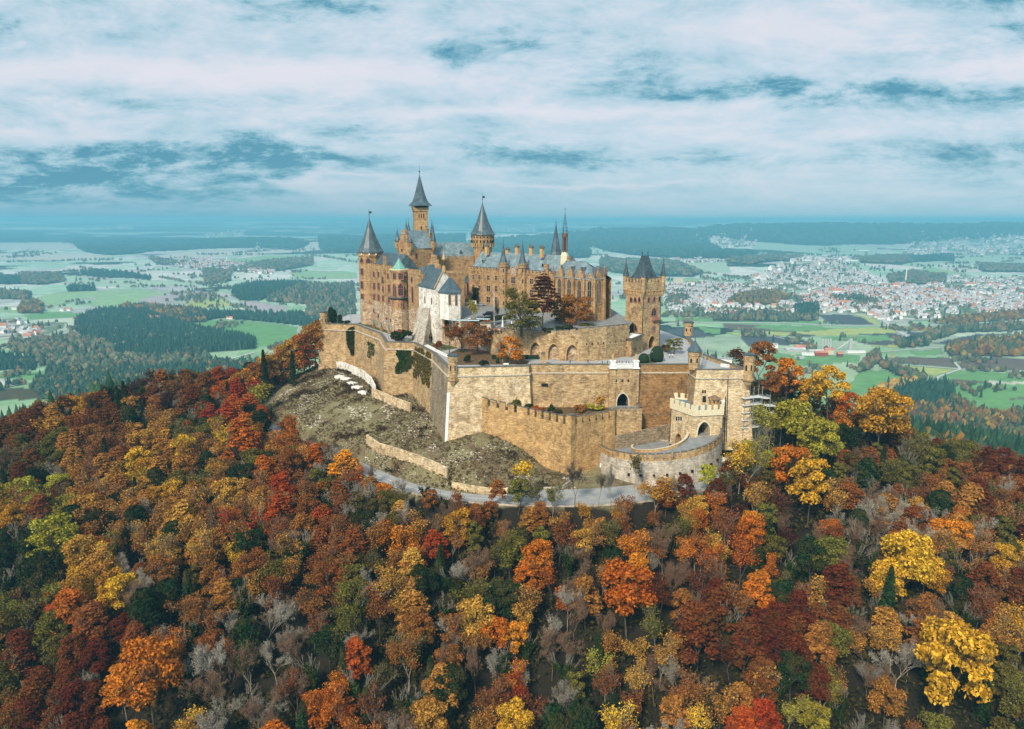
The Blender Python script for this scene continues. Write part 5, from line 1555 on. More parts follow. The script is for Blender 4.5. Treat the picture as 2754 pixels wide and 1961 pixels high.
# rear passage with gothic arches between the wings, stepped gable in front of the second cone tower
rl = thing('link_building', 'low dark gothic link with stepped gable below the second cone tower', 'building', XY(1262, 365, 13))
RA = XY(1240, 366, 20)[:2]; RB = XY(1268, 358, 20)[:2]
fR2 = Face(RA, RB)
zt2 = ZAT(760, 362)
RP = [RA, RB, fR2.P(fR2.L, 0, -10)[:2], fR2.P(0, 0, -10)[:2]]
MB().prism(RP, 12, zt2).build('walls', M['stone2'], rl)
m = MB(); q = [fR2.P(0, zt2, .4), fR2.P(fR2.L, zt2, .4), fR2.P(fR2.L, zt2, -10), fR2.P(0, zt2, -10)]; q2 = [fR2.P(1, zt2 + 3.6, -4), fR2.P(fR2.L - 1, zt2 + 3.6, -4), fR2.P(fR2.L - 1, zt2 + 3.6, -6), fR2.P(1, zt2 + 3.6, -6)]
m.loft([q, q2]); m.build('roof', M['slate_d'], rl)
for px, w in ((1236, 8), (1249, 7), (1259, 6)): win(rl, RP, px, 777, w, 34, True, 0, 'pink', bars=False)
m = MB(); sgf = Face(XY(1272, 366, 34)[:2], XY(1305, 357, 34)[:2]); stepped_gable(m, sgf, 0, sgf.L, 20, ZAT(655, 361), 4, 1.0); m.build('stepped_gable', M['stone2'], rl)

# second cone tower
ct, c, r, ze, za = round_tower('cone_tower', 'broad round tower with machicolations and cone roof behind the long palace wing', 1298, 383, 32, 631, 546, 12)
MB().lathe(c, [(r * .80, 10), (r * .80, ze - 6.4), (r * .88, ze - 5.6)], 16).build('shaft', M['stone2'], ct)
MB().lathe(c, [(r * .95, ze - 4.4), (r * .98, ze)], 16).build('upper_stage', M['stone2'], ct)
m = MB()
for k in range(24):
 a = 2 * pi * k / 24
 m.box((c[0] + r * .90 * cos(a), c[1] + r * .90 * sin(a), ze - 6.2), .9, .45, 1.9, a)
m.build('corbel_table', M['buff'], ct)
hh = za - ze
rf = MB().lathe(c, [(r * 1.08, ze - .1), (r * 1.06, ze + .2), (r * .86, ze + hh * .13), (r * .50, ze + hh * .42), (r * .22, ze + hh * .74), (.12, za)], 16).build('roof', M['slate'], ct)
vane(rf, c, za, 4.8)
for k in range(10):
 a = pi + pi * (k + .5) / 10
 fc = Face((c[0] + r * .99 * cos(a - .1), c[1] + r * .99 * sin(a - .1)), (c[0] + r * .99 * cos(a + .1), c[1] + r * .99 * sin(a + .1)))
 q = [(.35 * cos(2 * pi * j / 8), .35 * sin(2 * pi * j / 8)) for j in range(8)]
 MB().loft([[fc.P(fc.L / 2 + x_, ze - 1.2 + y_, .03) for x_, y_ in q], [fc.P(fc.L / 2 + x_, ze - 1.2 + y_, -.3) for x_, y_ in q]]).build('round_opening', M['dark'], ct)
 m = MB(); m.loft([[fc.P(fc.L / 2 - .3, ze - 3.9, .03), fc.P(fc.L / 2 + .3, ze - 3.9, .03), fc.P(fc.L / 2 + .3, ze - 2.7, .03), fc.P(fc.L / 2 - .3, ze - 2.7, .03)], [fc.P(fc.L / 2 - .3, ze - 3.9, -.3), fc.P(fc.L / 2 + .3, ze - 3.9, -.3), fc.P(fc.L / 2 + .3, ze - 2.7, -.3), fc.P(fc.L / 2 - .3, ze - 2.7, -.3)]])
 m.build('arrow_slit', M['dark'], ct)

# ------------------------------------------------------------------ long right wing
rw = thing('long_wing', 'long tan palace wing with rows of windows, clock and two pointed turrets', 'building', XY(1380, 335, 13))
JA = XY(1261, 354, 20)[:2]; JB = XY(1503, 314, 20)[:2]
fJ = Face(JA, JB)
JD = 17.0
JP = [JA, JB, fJ.P(fJ.L, 0, -JD)[:2], fJ.P(0, 0, -JD)[:2]]
zt = 28.6
MB().prism(JP, 8, zt).build('walls', M['stone2'], rw)
m = MB(); cp_ = MB()
crenel(m, fJ, 0, fJ.L, zt - .6, zt + .5, zt + 1.6, 1.25, .95, .55, .12); caps(cp_, fJ, 0, fJ.L, zt + 1.6, 1.25, .95, .55, .12)
m.build('battlement', M['stone2'], rw); cp_.build('coping', M['coping'], rw)
m = MB(); zr = 36.8
m.loft([[fJ.P(.2, zt + .02, -.7), fJ.P(fJ.L - .2, zt + .02, -.7), fJ.P(fJ.L - .2, zt + .02, -JD), fJ.P(.2, zt + .02, -JD)], [fJ.P(.2, zr, -8.4), fJ.P(fJ.L - .2, zr, -8.4), fJ.P(fJ.L - .2, zr, -8.6), fJ.P(.2, zr, -8.6)]])
rf = m.build('roof', M['slate_l'], rw)
def dor(px, py):
 h = None
 n_ = fJ
 for dd in np.arange(-1.0, -8.0, -.1):
  f2 = Face(fJ.P(0, 0, dd)[:2], fJ.P(fJ.L, 0, dd)[:2])
  q = f2.hit(px, py)
  zroof = zt + (zr - zt) * (-dd - .7) / 7.7
  if q[1] <= zroof: 
   h = (q[0], zroof, dd); break
 return h
for px, py in ((1302, 705), (1463, 716)):
 h = dor(px, py)
 if h: dormer(rf, fJ, h[0], h[1] - .3, 1.5, h[2] + .8)
for px, pyb in ((1322, 683), (1391, 678), (1429, 680), (1470, 690), (1365, 676)):
 # chimneys rise from the ridge
 a = Face(fJ.P(0, 0, -8.5)[:2], fJ.P(fJ.L, 0, -8.5)[:2]).hit(px, pyb)[0]
 hgt = 3.0 if px != 1365 else 1.6
 ch = MB().box(fJ.P(a, zr - 1.2, -8.5 + (3 if px in (1322, 1470) else 0)), 1.6, 1.3, hgt + 1, atan2(fJ.u[1], fJ.u[0])).build('chimney', M['buff'], rf)
 p = fJ.P(a, 0, -8.5 + (3 if px in (1322, 1470) else 0)); ang_ = atan2(fJ.u[1], fJ.u[0])
 m = MB(); z_ = zr - .2 + hgt
 def rq(sx, sy, zz): return [(p[0] + a_ * sx / 2 * cos(ang_) - b_ * sy / 2 * sin(ang_), p[1] + a_ * sx / 2 * sin(ang_) + b_ * sy / 2 * cos(ang_), zz) for a_, b_ in ((-1, -1), (1, -1), (1, 1), (-1, 1))]
 m.loft([rq(2.1, 1.8, z_ + .003), rq(2.1, 1.8, z_ + .3), rq(.2, 1.6, z_ + 1.3)]); m.build('chimney_cap', M['coping'], ch)
for row, py in enumerate((746, 775, 805)):
 for px, w in ((1274, 6), (1290, 6.5), (1314, 7 if row == 0 else 10), (1335, 7)):
  if row == 2 and px == 1274: continue
  win(rw, JP, px, py + (px - 1290) * .045, w, 12 if row == 0 else 15, False, 1, 'framew')
for px, py, w, hp in ((1381, 754, 11, 17), (1382, 783, 11, 19), (1430, 757, 8, 14), (1448, 759, 7, 13), (1430, 788, 8, 17), (1382, 818, 11, 16), (1488, 762, 6, 14), (1488, 792, 6, 16)):
 win(rw, JP, px, py, w, hp, False, 2 if w > 9 else 1, 'framew')
def sub_turret(px, r_, py_c, py_a, label='stair_turret', spire=True):
 a = fJ.hit(px, 780)[0]
 c = fJ.P(a, 0, .7)
 Yq = c[1]
 ze_ = ZAT(py_c, Yq)
 b = MB().lathe(c, [(r_, 9), (r_, ze_ - 1.4), (r_ * 1.2, ze_ - .9), (r_ * 1.2, ze_)], 8, pi / 8).build(label, M['stone2'], rw)
 P8 = [(c[0] + r_ * cos(pi / 8 + 2 * pi * k / 8), c[1] + r_ * sin(pi / 8 + 2 * pi * k / 8)) for k in range(8)]
 for py in (728, 757, 787, 816):
  for dpx in (-3.5, 5):
   bf = best_face(P8, px + dpx, py)
   if bf: window(b, bf[0], bf[0].L / 2, bf[1][1] - .8, .55, 1.7, False, 0, 'framew', bars=False, deep=.1)
 m = MB()
 R2 = [(c[0] + r_ * 1.2 * cos(pi / 8 + 2 * pi * k / 8), c[1] + r_ * 1.2 * sin(pi / 8 + 2 * pi * k / 8)) for k in range(8)]
 for fc in faces_of(R2): crenel(m, fc, 0, fc.L, ze_ - .1, ze_ + .3, ze_ + .9, .5, .4, .3)
 m.build('turret_battlement', M['stone2'], b)
 if spire:
  za_ = ZAT(py_a, Yq)
  MB().lathe(c, [(r_ * 1.25, ze_ + .2), (r_ * 1.0, ze_ + .7), (r_ * .55, ze_ + (za_ - ze_) * .36), (r_ * .22, ze_ + (za_ - ze_) * .7), (.06, za_ - .4), (.2, za_), (.05, za_ + .4), (.03, za_ + 1.4)], 8, pi / 8).build('spire', M['slate'], b)
sub_turret(1357, 2.0, 711, 648); sub_turret(1408, 2.0, 714, 650); sub_turret(1472, 1.0, 716, 700, 'chimney_turret', False)
a, z_, _, _ = fJ.hit(1382, 729)
q = [(1.25 * cos(2 * pi * j / 20), 1.25 * sin(2 * pi * j / 20)) for j in range(20)]
MB().loft([[fJ.P(a - 1.9, z_ - 2.2, .02), fJ.P(a + 1.9, z_ - 2.2, .02), fJ.P(a + 1.9, z_ + 1.8, .02), fJ.P(a - 1.9, z_ + 1.8, .02)], [fJ.P(a - 1.9, z_ - 2.2, .28), fJ.P(a + 1.9, z_ - 2.2, .28), fJ.P(a + 1.9, z_ + 1.8, .28), fJ.P(a - 1.9, z_ + 1.8, .28)]]).build('clock_panel', M['stone2'], rw)
ck = MB().loft([[fJ.P(a + x_, z_ + y_, .283) for x_, y_ in q], [fJ.P(a + x_, z_ + y_, .42) for x_, y_ in q]]).build('clock_face', plain('blue_grey_clock_ring', (.30, .40, .50), .6), rw)
MB().loft([[fJ.P(a + x_ * .6, z_ + y_ * .6, .423) for x_, y_ in q], [fJ.P(a + x_ * .6, z_ + y_ * .6, .46) for x_, y_ in q]]).build('clock_centre', M['buff'], ck)
MB().bar(fJ.P(a, z_, .5), fJ.P(a + .1, z_ + .95, .5), .06, 4).bar(fJ.P(a, z_, .5), fJ.P(a + .55, z_ - .2, .5), .07, 4).build('clock_hands', M['iron'], ck)
for px in (1300, 1345): 
 a = fJ.hit(px, 770)[0]
 MB().bar(fJ.P(a, 9, .15), fJ.P(a, zt, .15), .12, 5).build('downpipe', M['buff'], rw)

# slim slate spire and openwork ridge turret near the church gable
ss = thing('spire_tower', 'slim tower behind the long wing carrying a tall narrow slate spire', 'tower', XY(1495, 338, 13))
c = XY(1495, 336, 45)
MB().lathe(c, [(2.4, 10), (2.4, ZAT(684, 336))], 8).build('shaft', M['stone2'], ss)
ze_ = ZAT(684, 336); za_ = ZAT(600, 336)
MB().lathe(c, [(2.75, ze_), (2.3, ze_ + 1.0), (1.5, ze_ + 5), (.7, ze_ + 9.6), (.1, za_), (.25, za_ + .3), (.05, za_ + .7), (.03, za_ + 1.8)], 8).build('spire', M['slate'], ss)

# ------------------------------------------------------------------ church
chh = thing('church', 'gothic church with apse, tall pointed windows and pinnacled buttresses', 'church', XY(1570, 305, 8))
QA = XY(1492, 313.5, 20)[:2]
QB = XY(1572, 299, 20)[:2]
QC = XY(1597, 299, 20)[:2]
QD = XY(1623, 303, 20)[:2]
QE = XY(1628, 314, 20)[:2]
fQ = Face(QA, QB)
wid = 15
QF = fQ.P(fQ.L, 0, -wid)[:2]; QG = fQ.P(0, 0, -wid)[:2]
QP = [QA, QB, QC, QD, QE, QF, QG]
zq = ZAT(752, 300)
MB().prism(QP, 6, zq).build('walls', M['stone2'], chh)
mid = fQ.P(0, 0, -wid / 2)[:2]; mid2 = fQ.P(fQ.L, 0, -wid / 2)[:2]
zqr = ZAT(702, 308)
m = MB()
QX = grow(QP, .35)
r0 = XY(1522, 311, zqr)[:2]; r1 = XY(1574, 306, zqr)[:2]
r0 = (r0[0], r0[1]); 
base = [(*p, zq + .01) for p in QX]
m.add(base + [(*r0, zqr), (*r1, zqr)], [(0, 1, 8, 7), (1, 2, 8), (2, 3, 8), (3, 4, 8), (4, 5, 8), (5, 6, 7, 8), (6, 0, 7)])
m.build('roof', M['slate_l'], chh)
m = MB()
allf = [(fQ, k) for k in range(4)]
gabs = []
for k in range(3):
 gabs.append((fQ, fQ.L * (k + .5) / 3, fQ.L / 3 * .94))
for A, B in ((QB, QC), (QC, QD), (QD, QE)):
 f_ = Face(A, B); gabs.append((f_, f_.L / 2, f_.L * .96))
bases = []
for f_, a, w in gabs:
 gh = min(w * .95, 5.2)
 g = MB()
 q = [(a - w / 2, zq - .6), (a + w / 2, zq - .6), (a, zq - .4 + gh)]
 g.loft([[f_.P(x_, y_, .06) for x_, y_ in q], [f_.P(x_, y_, -.5) for x_, y_ in q]])
 gg = g.build('window_gable', M['stone2'], chh)
 g = MB()
 pk = f_.P(a, zq - .4 + gh, -.45); bk = f_.P(a, zq - .4 + gh, -3.8)
 l_ = f_.P(a - w / 2, zq - .3, -.45); r_ = f_.P(a + w / 2, zq - .3, -.45)
 g.add([l_, r_, pk, bk], [(0, 2, 3), (2, 1, 3), (0, 1, 2)])
 g.build('gable_roof', M['slate'], gg)
 h_ = min(9.5, (zq - 7)) ; ww = w * .42
 window(chh, f_, a, zq - h_ - .3, min(ww, 2.3), h_, True, 2 if ww > 1.6 else 1, 'framew', bars=True, name='tall_window')
pos = [fQ.P(fQ.L * k / 3, 0, .45) for k in range(4)] + [(*QC, 0), (*QD, 0), (*QE, 0)]
cq = (sum(p[0] for p in QP) / 7, sum(p[1] for p in QP) / 7)
for p in pos:
 dx_, dy_ = p[0] - cq[0], p[1] - cq[1]; L_ = hypot(dx_, dy_); 
 c = (p[0] + dx_ / L_ * .35, p[1] + dy_ / L_ * .35)
 b = MB().lathe(c, [(.85, 6), (.75, zq - 8), (.6, zq - 7), (.55, zq + .3), (.45, zq + .6)], 4, atan2(dy_, dx_) + pi / 4).build('buttress', M['stone2'], chh)
 MB().lathe(c, [(.42, zq + .5), (.36, zq + 2.0), (.5, zq + 2.1), (.22, zq + 3.3), (.05, zq + 4.8)], 4, atan2(dy_, dx_) + pi / 4).build('pinnacle', plain('brown_red_pinnacle', (.22, .12, .08)), b)
# stepped west gable and openwork ridge turret
m = MB(); wf = Face(fQ.P(-.6, 0, 1.2)[:2], fQ.P(-.6, 0, -wid)[:2])
wf = Face(XY(1500, 318, 35)[:2], XY(1543, 312.5, 35)[:2])
stepped_gable(m, wf, -.5, wf.L + 1, zq - 2, ZAT(690, 315), 4, 1.1, 0, .34)
m.build('stepped_gable', M['stone2'], chh)
c = XY(1519, 315, 45)
zb_ = ZAT(692, 315); z_a = ZAT(628, 315); z_t = ZAT(573, 315)
m = MB().lathe(c, [(1.7, zb_ - 3), (1.6, zb_ + .6), (1.1, zb_ + 2.2)], 6)
rt_ = m.build('ridge_turret', M['cream'], chh)
m = MB()
for k in range(6):
 a = 2 * pi * k / 6
 m.bar((c[0] + 1.05 * cos(a), c[1] + 1.05 * sin(a), zb_ + 2), (c[0] + 1.05 * cos(a), c[1] + 1.05 * sin(a), z_a), .22, 4)
m.lathe(c, [(1.25, z_a - 1.6), (1.3, z_a)], 6); m.lathe(c, [(.3, zb_ + 2), (.3, z_a)], 6)
m.build('lantern', plain('brown_red_lantern', (.17, .085, .06)), rt_)
m = MB()
for k in range(6):
 a = 2 * pi * k / 6
 m.bar((c[0] + 1.3 * cos(a), c[1] + 1.3 * sin(a), z_a), (c[0], c[1], z_t), .10, 4, .04)
 b = 2 * pi * (k + 1) / 6
 for q in (.12, .3, .5):
  rr_ = 1.3 * (1 - q)
  m.bar((c[0] + rr_ * cos(a), c[1] + rr_ * sin(a), z_a + (z_t - z_a) * q), (c[0] + rr_ * cos(b), c[1] + rr_ * sin(b), z_a + (z_t - z_a) * q), .06, 4)
m.bar((c[0], c[1], z_t - .3), (c[0], c[1], z_t + 2.4), .07, 4).bar((c[0] - .6, c[1], z_t + 1.6), (c[0] + .6, c[1], z_t + 1.6), .07, 4)
m.build('openwork_spire', M['iron'], rt_)
o = thing('boundary_wall', 'low brown wall running from the church to the gate tower', 'wall', XY(1650, 300, 8))
fc = Face(XY(1600, 297, 9)[:2], XY(1692, 303, 9)[:2])
m = MB(); m.prism([fc.A, fc.B, fc.P(fc.L, 0, -1)[:2], fc.P(0, 0, -1)[:2]], 4, ZAT(868, 300)).build('masonry', M['brown'], o)
m = MB(); m.prism([fc.P(0, 0, .15)[:2], fc.P(fc.L, 0, .15)[:2], fc.P(fc.L, 0, -1.15)[:2], fc.P(0, 0, -1.15)[:2]], ZAT(868, 300) + .003, ZAT(868, 300) + .25).build('coping', M['coping'], o)
# ------------------------------------------------------------------ lower outworks: crenellated ward wall below the front
ZW = -13.6
D0 = V(1296, 1072, 253.2)[:2]; D1 = V(1406, 1097, 249.6)[:2]; D2 = V(1535, 1112, 238)[:2]; D3 = V(1654, 1102, 248.5)[:2]
D0 = (D0[0], LOOP[ORDER.index('w8')][1] - 1.2 if False else D0[1])
def cren_wall(label, pts, zts, zb, mat, mw=1.7, gw=.85, mh=1.3, thick=1.0, batter=1.2, cap='coping', name='ward_wall', group='crenellated outwork walls', nomerl=False):
 t = thing(name, label, 'wall', ((pts[0][0] + pts[-1][0]) / 2, (pts[0][1] + pts[-1][1]) / 2, zb), group)
 ft = miter(pts, batter); ii = miter(pts, -thick)
 m = MB(); b = MB(); c = MB()
 for k in range(len(pts) - 1):
  A, B = pts[k], pts[k + 1]; za, zb2 = zts[k], zts[k + 1]
  m.add([(*ft[k], zb), (*ft[k + 1], zb), (*B, zb2), (*A, za), (*ii[k], za), (*ii[k + 1], zb2), (*ii[k + 1], zb), (*ii[k], zb)], [(0, 1, 2, 3), (3, 2, 5, 4), (4, 5, 6, 7)])
  fc = Face(A, B); sl = (zb2 - za) / fc.L
  if not nomerl:
   crenel(b, fc, .0, fc.L, za - .3, za + .25, za + .25 + mh, mw, gw, .85, .05, sl)
   caps(c, fc, .0, fc.L, za + .25 + mh, mw, gw, .85, .05, sl, .15, .07)
 m.add([(*ft[0], zb), (*pts[0], zts[0]), (*ii[0], zts[0]), (*ii[0], zb)], [(0, 1, 2, 3)])
 m.add([(*ft[-1], zb), (*pts[-1], zts[-1]), (*ii[-1], zts[-1]), (*ii[-1], zb)], [(0, 1, 2, 3)])
 m.build('masonry', M[mat], t, merge=True)
 if not nomerl:
  b.build('battlement', M[mat], t); c.build('coping', M[cap], t)
 return t
M['gold'] = stone('warm_golden_masonry', [(.29, .165, .06), (.45, .28, .115), (.58, .39, .18), (.72, .56, .33)], stain_amt=.4, grey_amt=.3)
cren_wall('golden crenellated wall rising from the scrub slope left of the pointed bastion corner', [D0, D1, D2], [-12.0, -14.6, -15.2], -36, 'gold', 2.0, .95, 2.5)
cren_wall('golden crenellated wall right of the pointed bastion corner above the curved wall', [D2, D3], [-15.2, -15.2], -36, 'gold', 2.0, .95, 2.5)
# corner merlon block
m = MB(); m.loft([[(D2[0] - 1.9, D2[1] + .2, -34), (D2[0] + .1, D2[1] - 1.9, -34), (D2[0] + 2.2, D2[1] + .4, -34), (D2[0] + .1, D2[1] + 2.4, -34)], [(D2[0] - 1.3, D2[1] + .6, -11.6), (D2[0] + .1, D2[1] - .75, -11.6), (D2[0] + 1.6, D2[1] + .7, -11.6), (D2[0] + .1, D2[1] + 2.0, -11.6)]])
o = thing('corner_pier', 'square stone pier on the pointed bastion corner', 'pier', (D2[0], D2[1], -33)); m.build('shaft', M['gold'], o)
MB().prism([(D2[0] - 1.5, D2[1] + .6), (D2[0] + .1, D2[1] - .95), (D2[0] + 1.8, D2[1] + .7), (D2[0] + .1, D2[1] + 2.2)], -11.597, -11.35).build('cap', M['coping'], o)
# planted ward behind it
wl = LOOP[ORDER.index('w9')]
m = MB(); m.add([(p[0], p[1], ZW - .9) for p in (D0, D1, D2, D3)] + [(FW.P(sg0, 0, 1.2)[0], FW.P(sg0, 0, 1.2)[1], ZW - .6), (FW.P(0, 0, .8)[0], FW.P(0, 0, .8)[1], ZW - .4), (D0[0], 262.5, ZW)], [tuple(range(7))])
struct(m.build('planted_ward', M['soil']))
# landing in front of the arched gate with its own parapet
E0 = FW.P(sg0 + .2, 0, PR + 7.6)[:2]; E1 = FW.P(sg1, 0, PR + 7.6)[:2]
E1 = (E1[0], E1[1]); Eb = FW.P(sg1, 0, .8)[:2]
cren_wall('tan parapet in front of the black arched gate', [D3, E0, E1, Eb] if False else [(D3[0] + .3, D3[1] + .5), (D3[0] + .35, D3[1] + 1.8), (E1[0], D3[1] + 1.6), Eb], [-14.4, -13.9, -13.9, -13.9], -34, 'stone', batter=.3)
m = MB(); m.add([(D3[0], D3[1] + 1.6, ZW - .1), (E1[0], D3[1] + 2, ZW - .1), (Eb[0], Eb[1], ZW), (FW.P(sg0, 0, 1)[0], FW.P(sg0, 0, 1)[1], ZW)], [(0, 1, 2, 3)])
struct(m.build('gate_landing', M['asphalt']))
# low wall to the barbican gatehouse
F0 = G(1716, 1124, -17.5)[:2]; F1 = G(1806, 1124, -17.5)[:2]
F0 = (E1[0] + .3, F0[1] + .8)
cren_wall('weathered low battlement between the landing and the cream gatehouse', [F0, F1], [-17.6, -17.6], -21.5, 'brown', mw=1.3, gw=1.1, mh=.9, thick=1.0, batter=.1)
cren_wall('dark soot-stained retaining wall above the spiral ramp', [(D3[0] + .4, D3[1] - 3.0), (F1[0] - .2, F1[1] - 1.2)], [-21.0, -19.4], -30, 'greyst', batter=.2, nomerl=True, name='retaining_wall')
m = MB(); m.add([(F0[0] - 6, F0[1] + 1, -18.8), (F1[0], F1[1] + 1, -18.6), (F1[0], F1[1] + 9, -18.4), (F0[0] - 6, F0[1] + 9, -18.6)], [(0, 1, 2, 3)]); struct(m.build('lower_ward', M['asphalt']))

# ------------------------------------------------------------------ round barbican
BC = XY(1774, 244.5, -22)[:2]
BR = 20.3
def bpt(a, r=BR): return (BC[0] + r * cos(a), BC[1] + r * sin(a))
# outer curved wall: from the left end (180 deg) round the front (270) to the right (350)
th0, th1 = radians(183), radians(352)
nc_ = 25
bw = thing('barbican_wall', 'silver-grey curved crenellated wall around the spiral ramp', 'wall', (BC[0], BC[1] - BR, -31), 'crenellated outwork walls')
def ztop(a):
 t = (a - th0) / (th1 - th0)
 return -25.4 + 6.6 * t ** 1.1 if t < 1 else -18.8
m = MB(); mm = MB(); cc_ = MB()
nseg = 50
R_out0 = BR + .9
for k in range(nseg):
 a, b = th0 + (th1 - th0) * k / nseg, th0 + (th1 - th0) * (k + 1) / nseg
 za, zb2 = ztop(a), ztop(b)
 m.add([(*bpt(a, R_out0), -33.5), (*bpt(b, R_out0), -33.5), (*bpt(b), zb2), (*bpt(a), za), (*bpt(a, BR - .9), za), (*bpt(b, BR - .9), zb2), (*bpt(b, BR - .9), -33.5), (*bpt(a, BR - .9), -33.5)], [(0, 1, 2, 3), (3, 2, 5, 4), (4, 5, 6, 7)])
m.build('masonry', M['barb'], bw, merge=True)
vs, fs = [], []
nm = 23
for k in range(nm):
 a = th0 + (th1 - th0) * k / nm; b = a + (th1 - th0) / nm * .70; c2 = th0 + (th1 - th0) * (k + 1) / nm
 for (p, q, hgt) in ((a, b, 2.05), (b, c2, .30)):
  z_0 = ztop(p); z_1 = ztop(q)
  mm.loft([[(*bpt(p, BR + .06), z_0 - .2), (*bpt(q, BR + .06), z_1 - .2), (*bpt(q, BR - .5), z_1 - .2), (*bpt(p, BR - .5), z_0 - .2)],
                 [(*bpt(p, BR + .06), z_0 + hgt), (*bpt(q, BR + .06), z_1 + hgt), (*bpt(q, BR - .5), z_1 + hgt), (*bpt(p, BR - .5), z_0 + hgt)]])
 z_0 = ztop(a) + 2.053; z_1 = ztop(b) + 2.053
 cc_.loft([[(*bpt(a - .004, BR + .2), z_0), (*bpt(b + .004, BR + .2), z_1), (*bpt(b + .004, BR - .6), z_1), (*bpt(a - .004, BR - .6), z_0)],
              [(*bpt(a - .004, BR + .2), z_0 + .16), (*bpt(b + .004, BR + .2), z_1 + .16), (*bpt(b + .004, BR - .6), z_1 + .16), (*bpt(a - .004, BR - .6), z_0 + .16)]])
mm.build('battlement', M['gold'], bw, merge=True)
cc_.build('coping', M['coping'], bw)
for k in range(10):   # loopholes
 a = radians(232 + k * 11.3)
 zc_ = ztop(a) - 5.2
 kk = 1 - (zc_ + 33.5) / 12
 p = bpt(a, BR + .9 * max(0, min(1, (ztop(a) - zc_) / (ztop(a) + 33.5))) + .05)
 MB().box((p[0], p[1], zc_), .8, .7, .75, a).build('loophole', M['dark'], bw)
# spiral ramp floor and inner ring
vs, fs = [], []
ns = 48
for k in range(ns + 1):
 a = radians(120) + radians(250) * k / ns
 t = max(0, min(1, (a - th0) / (th1 - th0)))
 z_ = -25.7 + 6.1 * t ** 1.1 - (.4 if a < th0 else 0)
 vs += [(*bpt(a, BR - .85), z_), (*bpt(a, 9.4), z_)]
for k in range(ns): fs.append((2 * k, 2 * k + 2, 2 * k + 3, 2 * k + 1))
m = MB(); m.add(vs, fs); struct(m.build('spiral_ramp', M['asphalt']))
ring = thing('ring_parapet', 'low oval stone parapet inside the spiral ramp', 'wall', (BC[0] - 3, BC[1] - 3, -25))
m = MB(); cpm = MB()
ns = 40
for k in range(ns):
 a, b = radians(60) + radians(330) * k / ns, radians(60) + radians(330) * (k + 1) / ns
 def zz(a):
  t = max(0, min(1, (a - th0) / (th1 - th0)))
  return -25.7 + 6.1 * t ** 1.1 + .9
 m.loft([[(*bpt(a, 9.5), -27.5), (*bpt(b, 9.5), -27.5), (*bpt(b, 9.0), -27.5), (*bpt(a, 9.0), -27.5)], [(*bpt(a, 9.5), zz(a)), (*bpt(b, 9.5), zz(b)), (*bpt(b, 9.0), zz(b)), (*bpt(a, 9.0), zz(a))]])
 cpm.loft([[(*bpt(a, 9.65), zz(a) + .003), (*bpt(b, 9.65), zz(b) + .003), (*bpt(b, 8.85), zz(b) + .003), (*bpt(a, 8.85), zz(a) + .003)], [(*bpt(a, 9.65), zz(a) + .15), (*bpt(b, 9.65), zz(b) + .15), (*bpt(b, 8.85), zz(b) + .15), (*bpt(a, 8.85), zz(a) + .15)]])
m.build('masonry', M['gold'], ring, merge=True); cpm.build('coping', M['copingl'], ring, merge=True)
m = MB(); m.add([(*bpt(2 * pi * k / 24, 9.0), -26.2) for k in range(24)], [tuple(range(24))]); struct(m.build('ring_garden', M['soil']))
# pavement under the left part of the ramp up to the dark wall
m = MB(); m.add([(D3[0] + .6, D3[1] - 8.5, -25.9), (D3[0] + 16, D3[1] - 9, -25.9), (F1[0], F1[1] - 1.4, -24.9), (D3[0] + .6, D3[1] - 3.2, -25.6)], [(0, 1, 2, 3)]); struct(m.build('ramp_landing', M['asphalt']))

# ------------------------------------------------------------------ cream gatehouse of the barbican
gh = thing('barbican_gatehouse', 'gatehouse with cream battlements and a dark pointed gate above the curved wall', 'gatehouse', XY(1880, 246, -20))
H1 = XY(1866, 240.5, -16)[:2]; H0 = XY(1803, 251.5, -16)[:2]; H2 = XY(1942, 242.5, -16)[:2]; H3 = (H2[0] + 1.5, H2[1] + 11); H4 = (H0[0] + 3, H0[1] + 8)
HP = [H0, H1, H2, H3, H4]
zh0 = -24.5; zh1 = ZAT(1117, 241)
fH = Face(H1, H2); fHL = Face(H0, H1)
m = MB()
ha = fH.hit(1893, 1160)[0]
zfl = ZAT(1172, 241.5)
wA = 37 * 241 / F; hA = 4.9
arch_face(m, fH, 0, fH.L, zfl, zh1, [(ha, wA, hA)], 6)
m.add([fH.P(0, zh0), fH.P(fH.L, zh0), fH.P(fH.L, zfl), fH.P(0, zfl)], [(0, 1, 2, 3)])
lp = fHL.hit(1825, 1190)
arch_face(m, fHL, 0, fHL.L, zh0 - 1.0, zh1, [(lp[0], 3.6, 5.0)], 2)
for A, B in ((H2, H3), (H3, H4), (H4, H0)): m.add([(*A, zh0), (*B, zh0), (*B, zh1), (*A, zh1)], [(0, 1, 2, 3)])
m.build('walls', M['pale'], gh)
arch_back(gh, fH, ha, zfl, wA, hA, 5.9, 'dark', 'passage'); arch_trim(gh, fH, ha, zfl, wA, hA, .5, .15, 'cream')
arch_back(gh, fHL, lp[0], zh0 - 1.0, 3.6, 5.0, 1.9, 'rock', 'blind_gate'); arch_trim(gh, fHL, lp[0], zh0 - 1.0, 3.6, 5.0, .35, .12, 'buff')
HG = grow(HP, .35)
MB().prism(HG, zh1 - .2, zh1 + 1.1).build('parapet', M['cream'], gh)
m = MB()
for fc in faces_of(HG)[:3] + faces_of(HG)[3:4]: crenel(m, fc, 0.0, fc.L, zh1 + 1.0, zh1 + 1.7, zh1 + 3.4, 1.5, 1.0, .55, .02)
m.build('battlement', M['cream'], gh)
MB().prism(grow(HP, -.3), zh1 + 1.103, zh1 + 1.2).build('flat_roof', plain('blue_grey_lead', (.13, .22, .28), .5), gh)
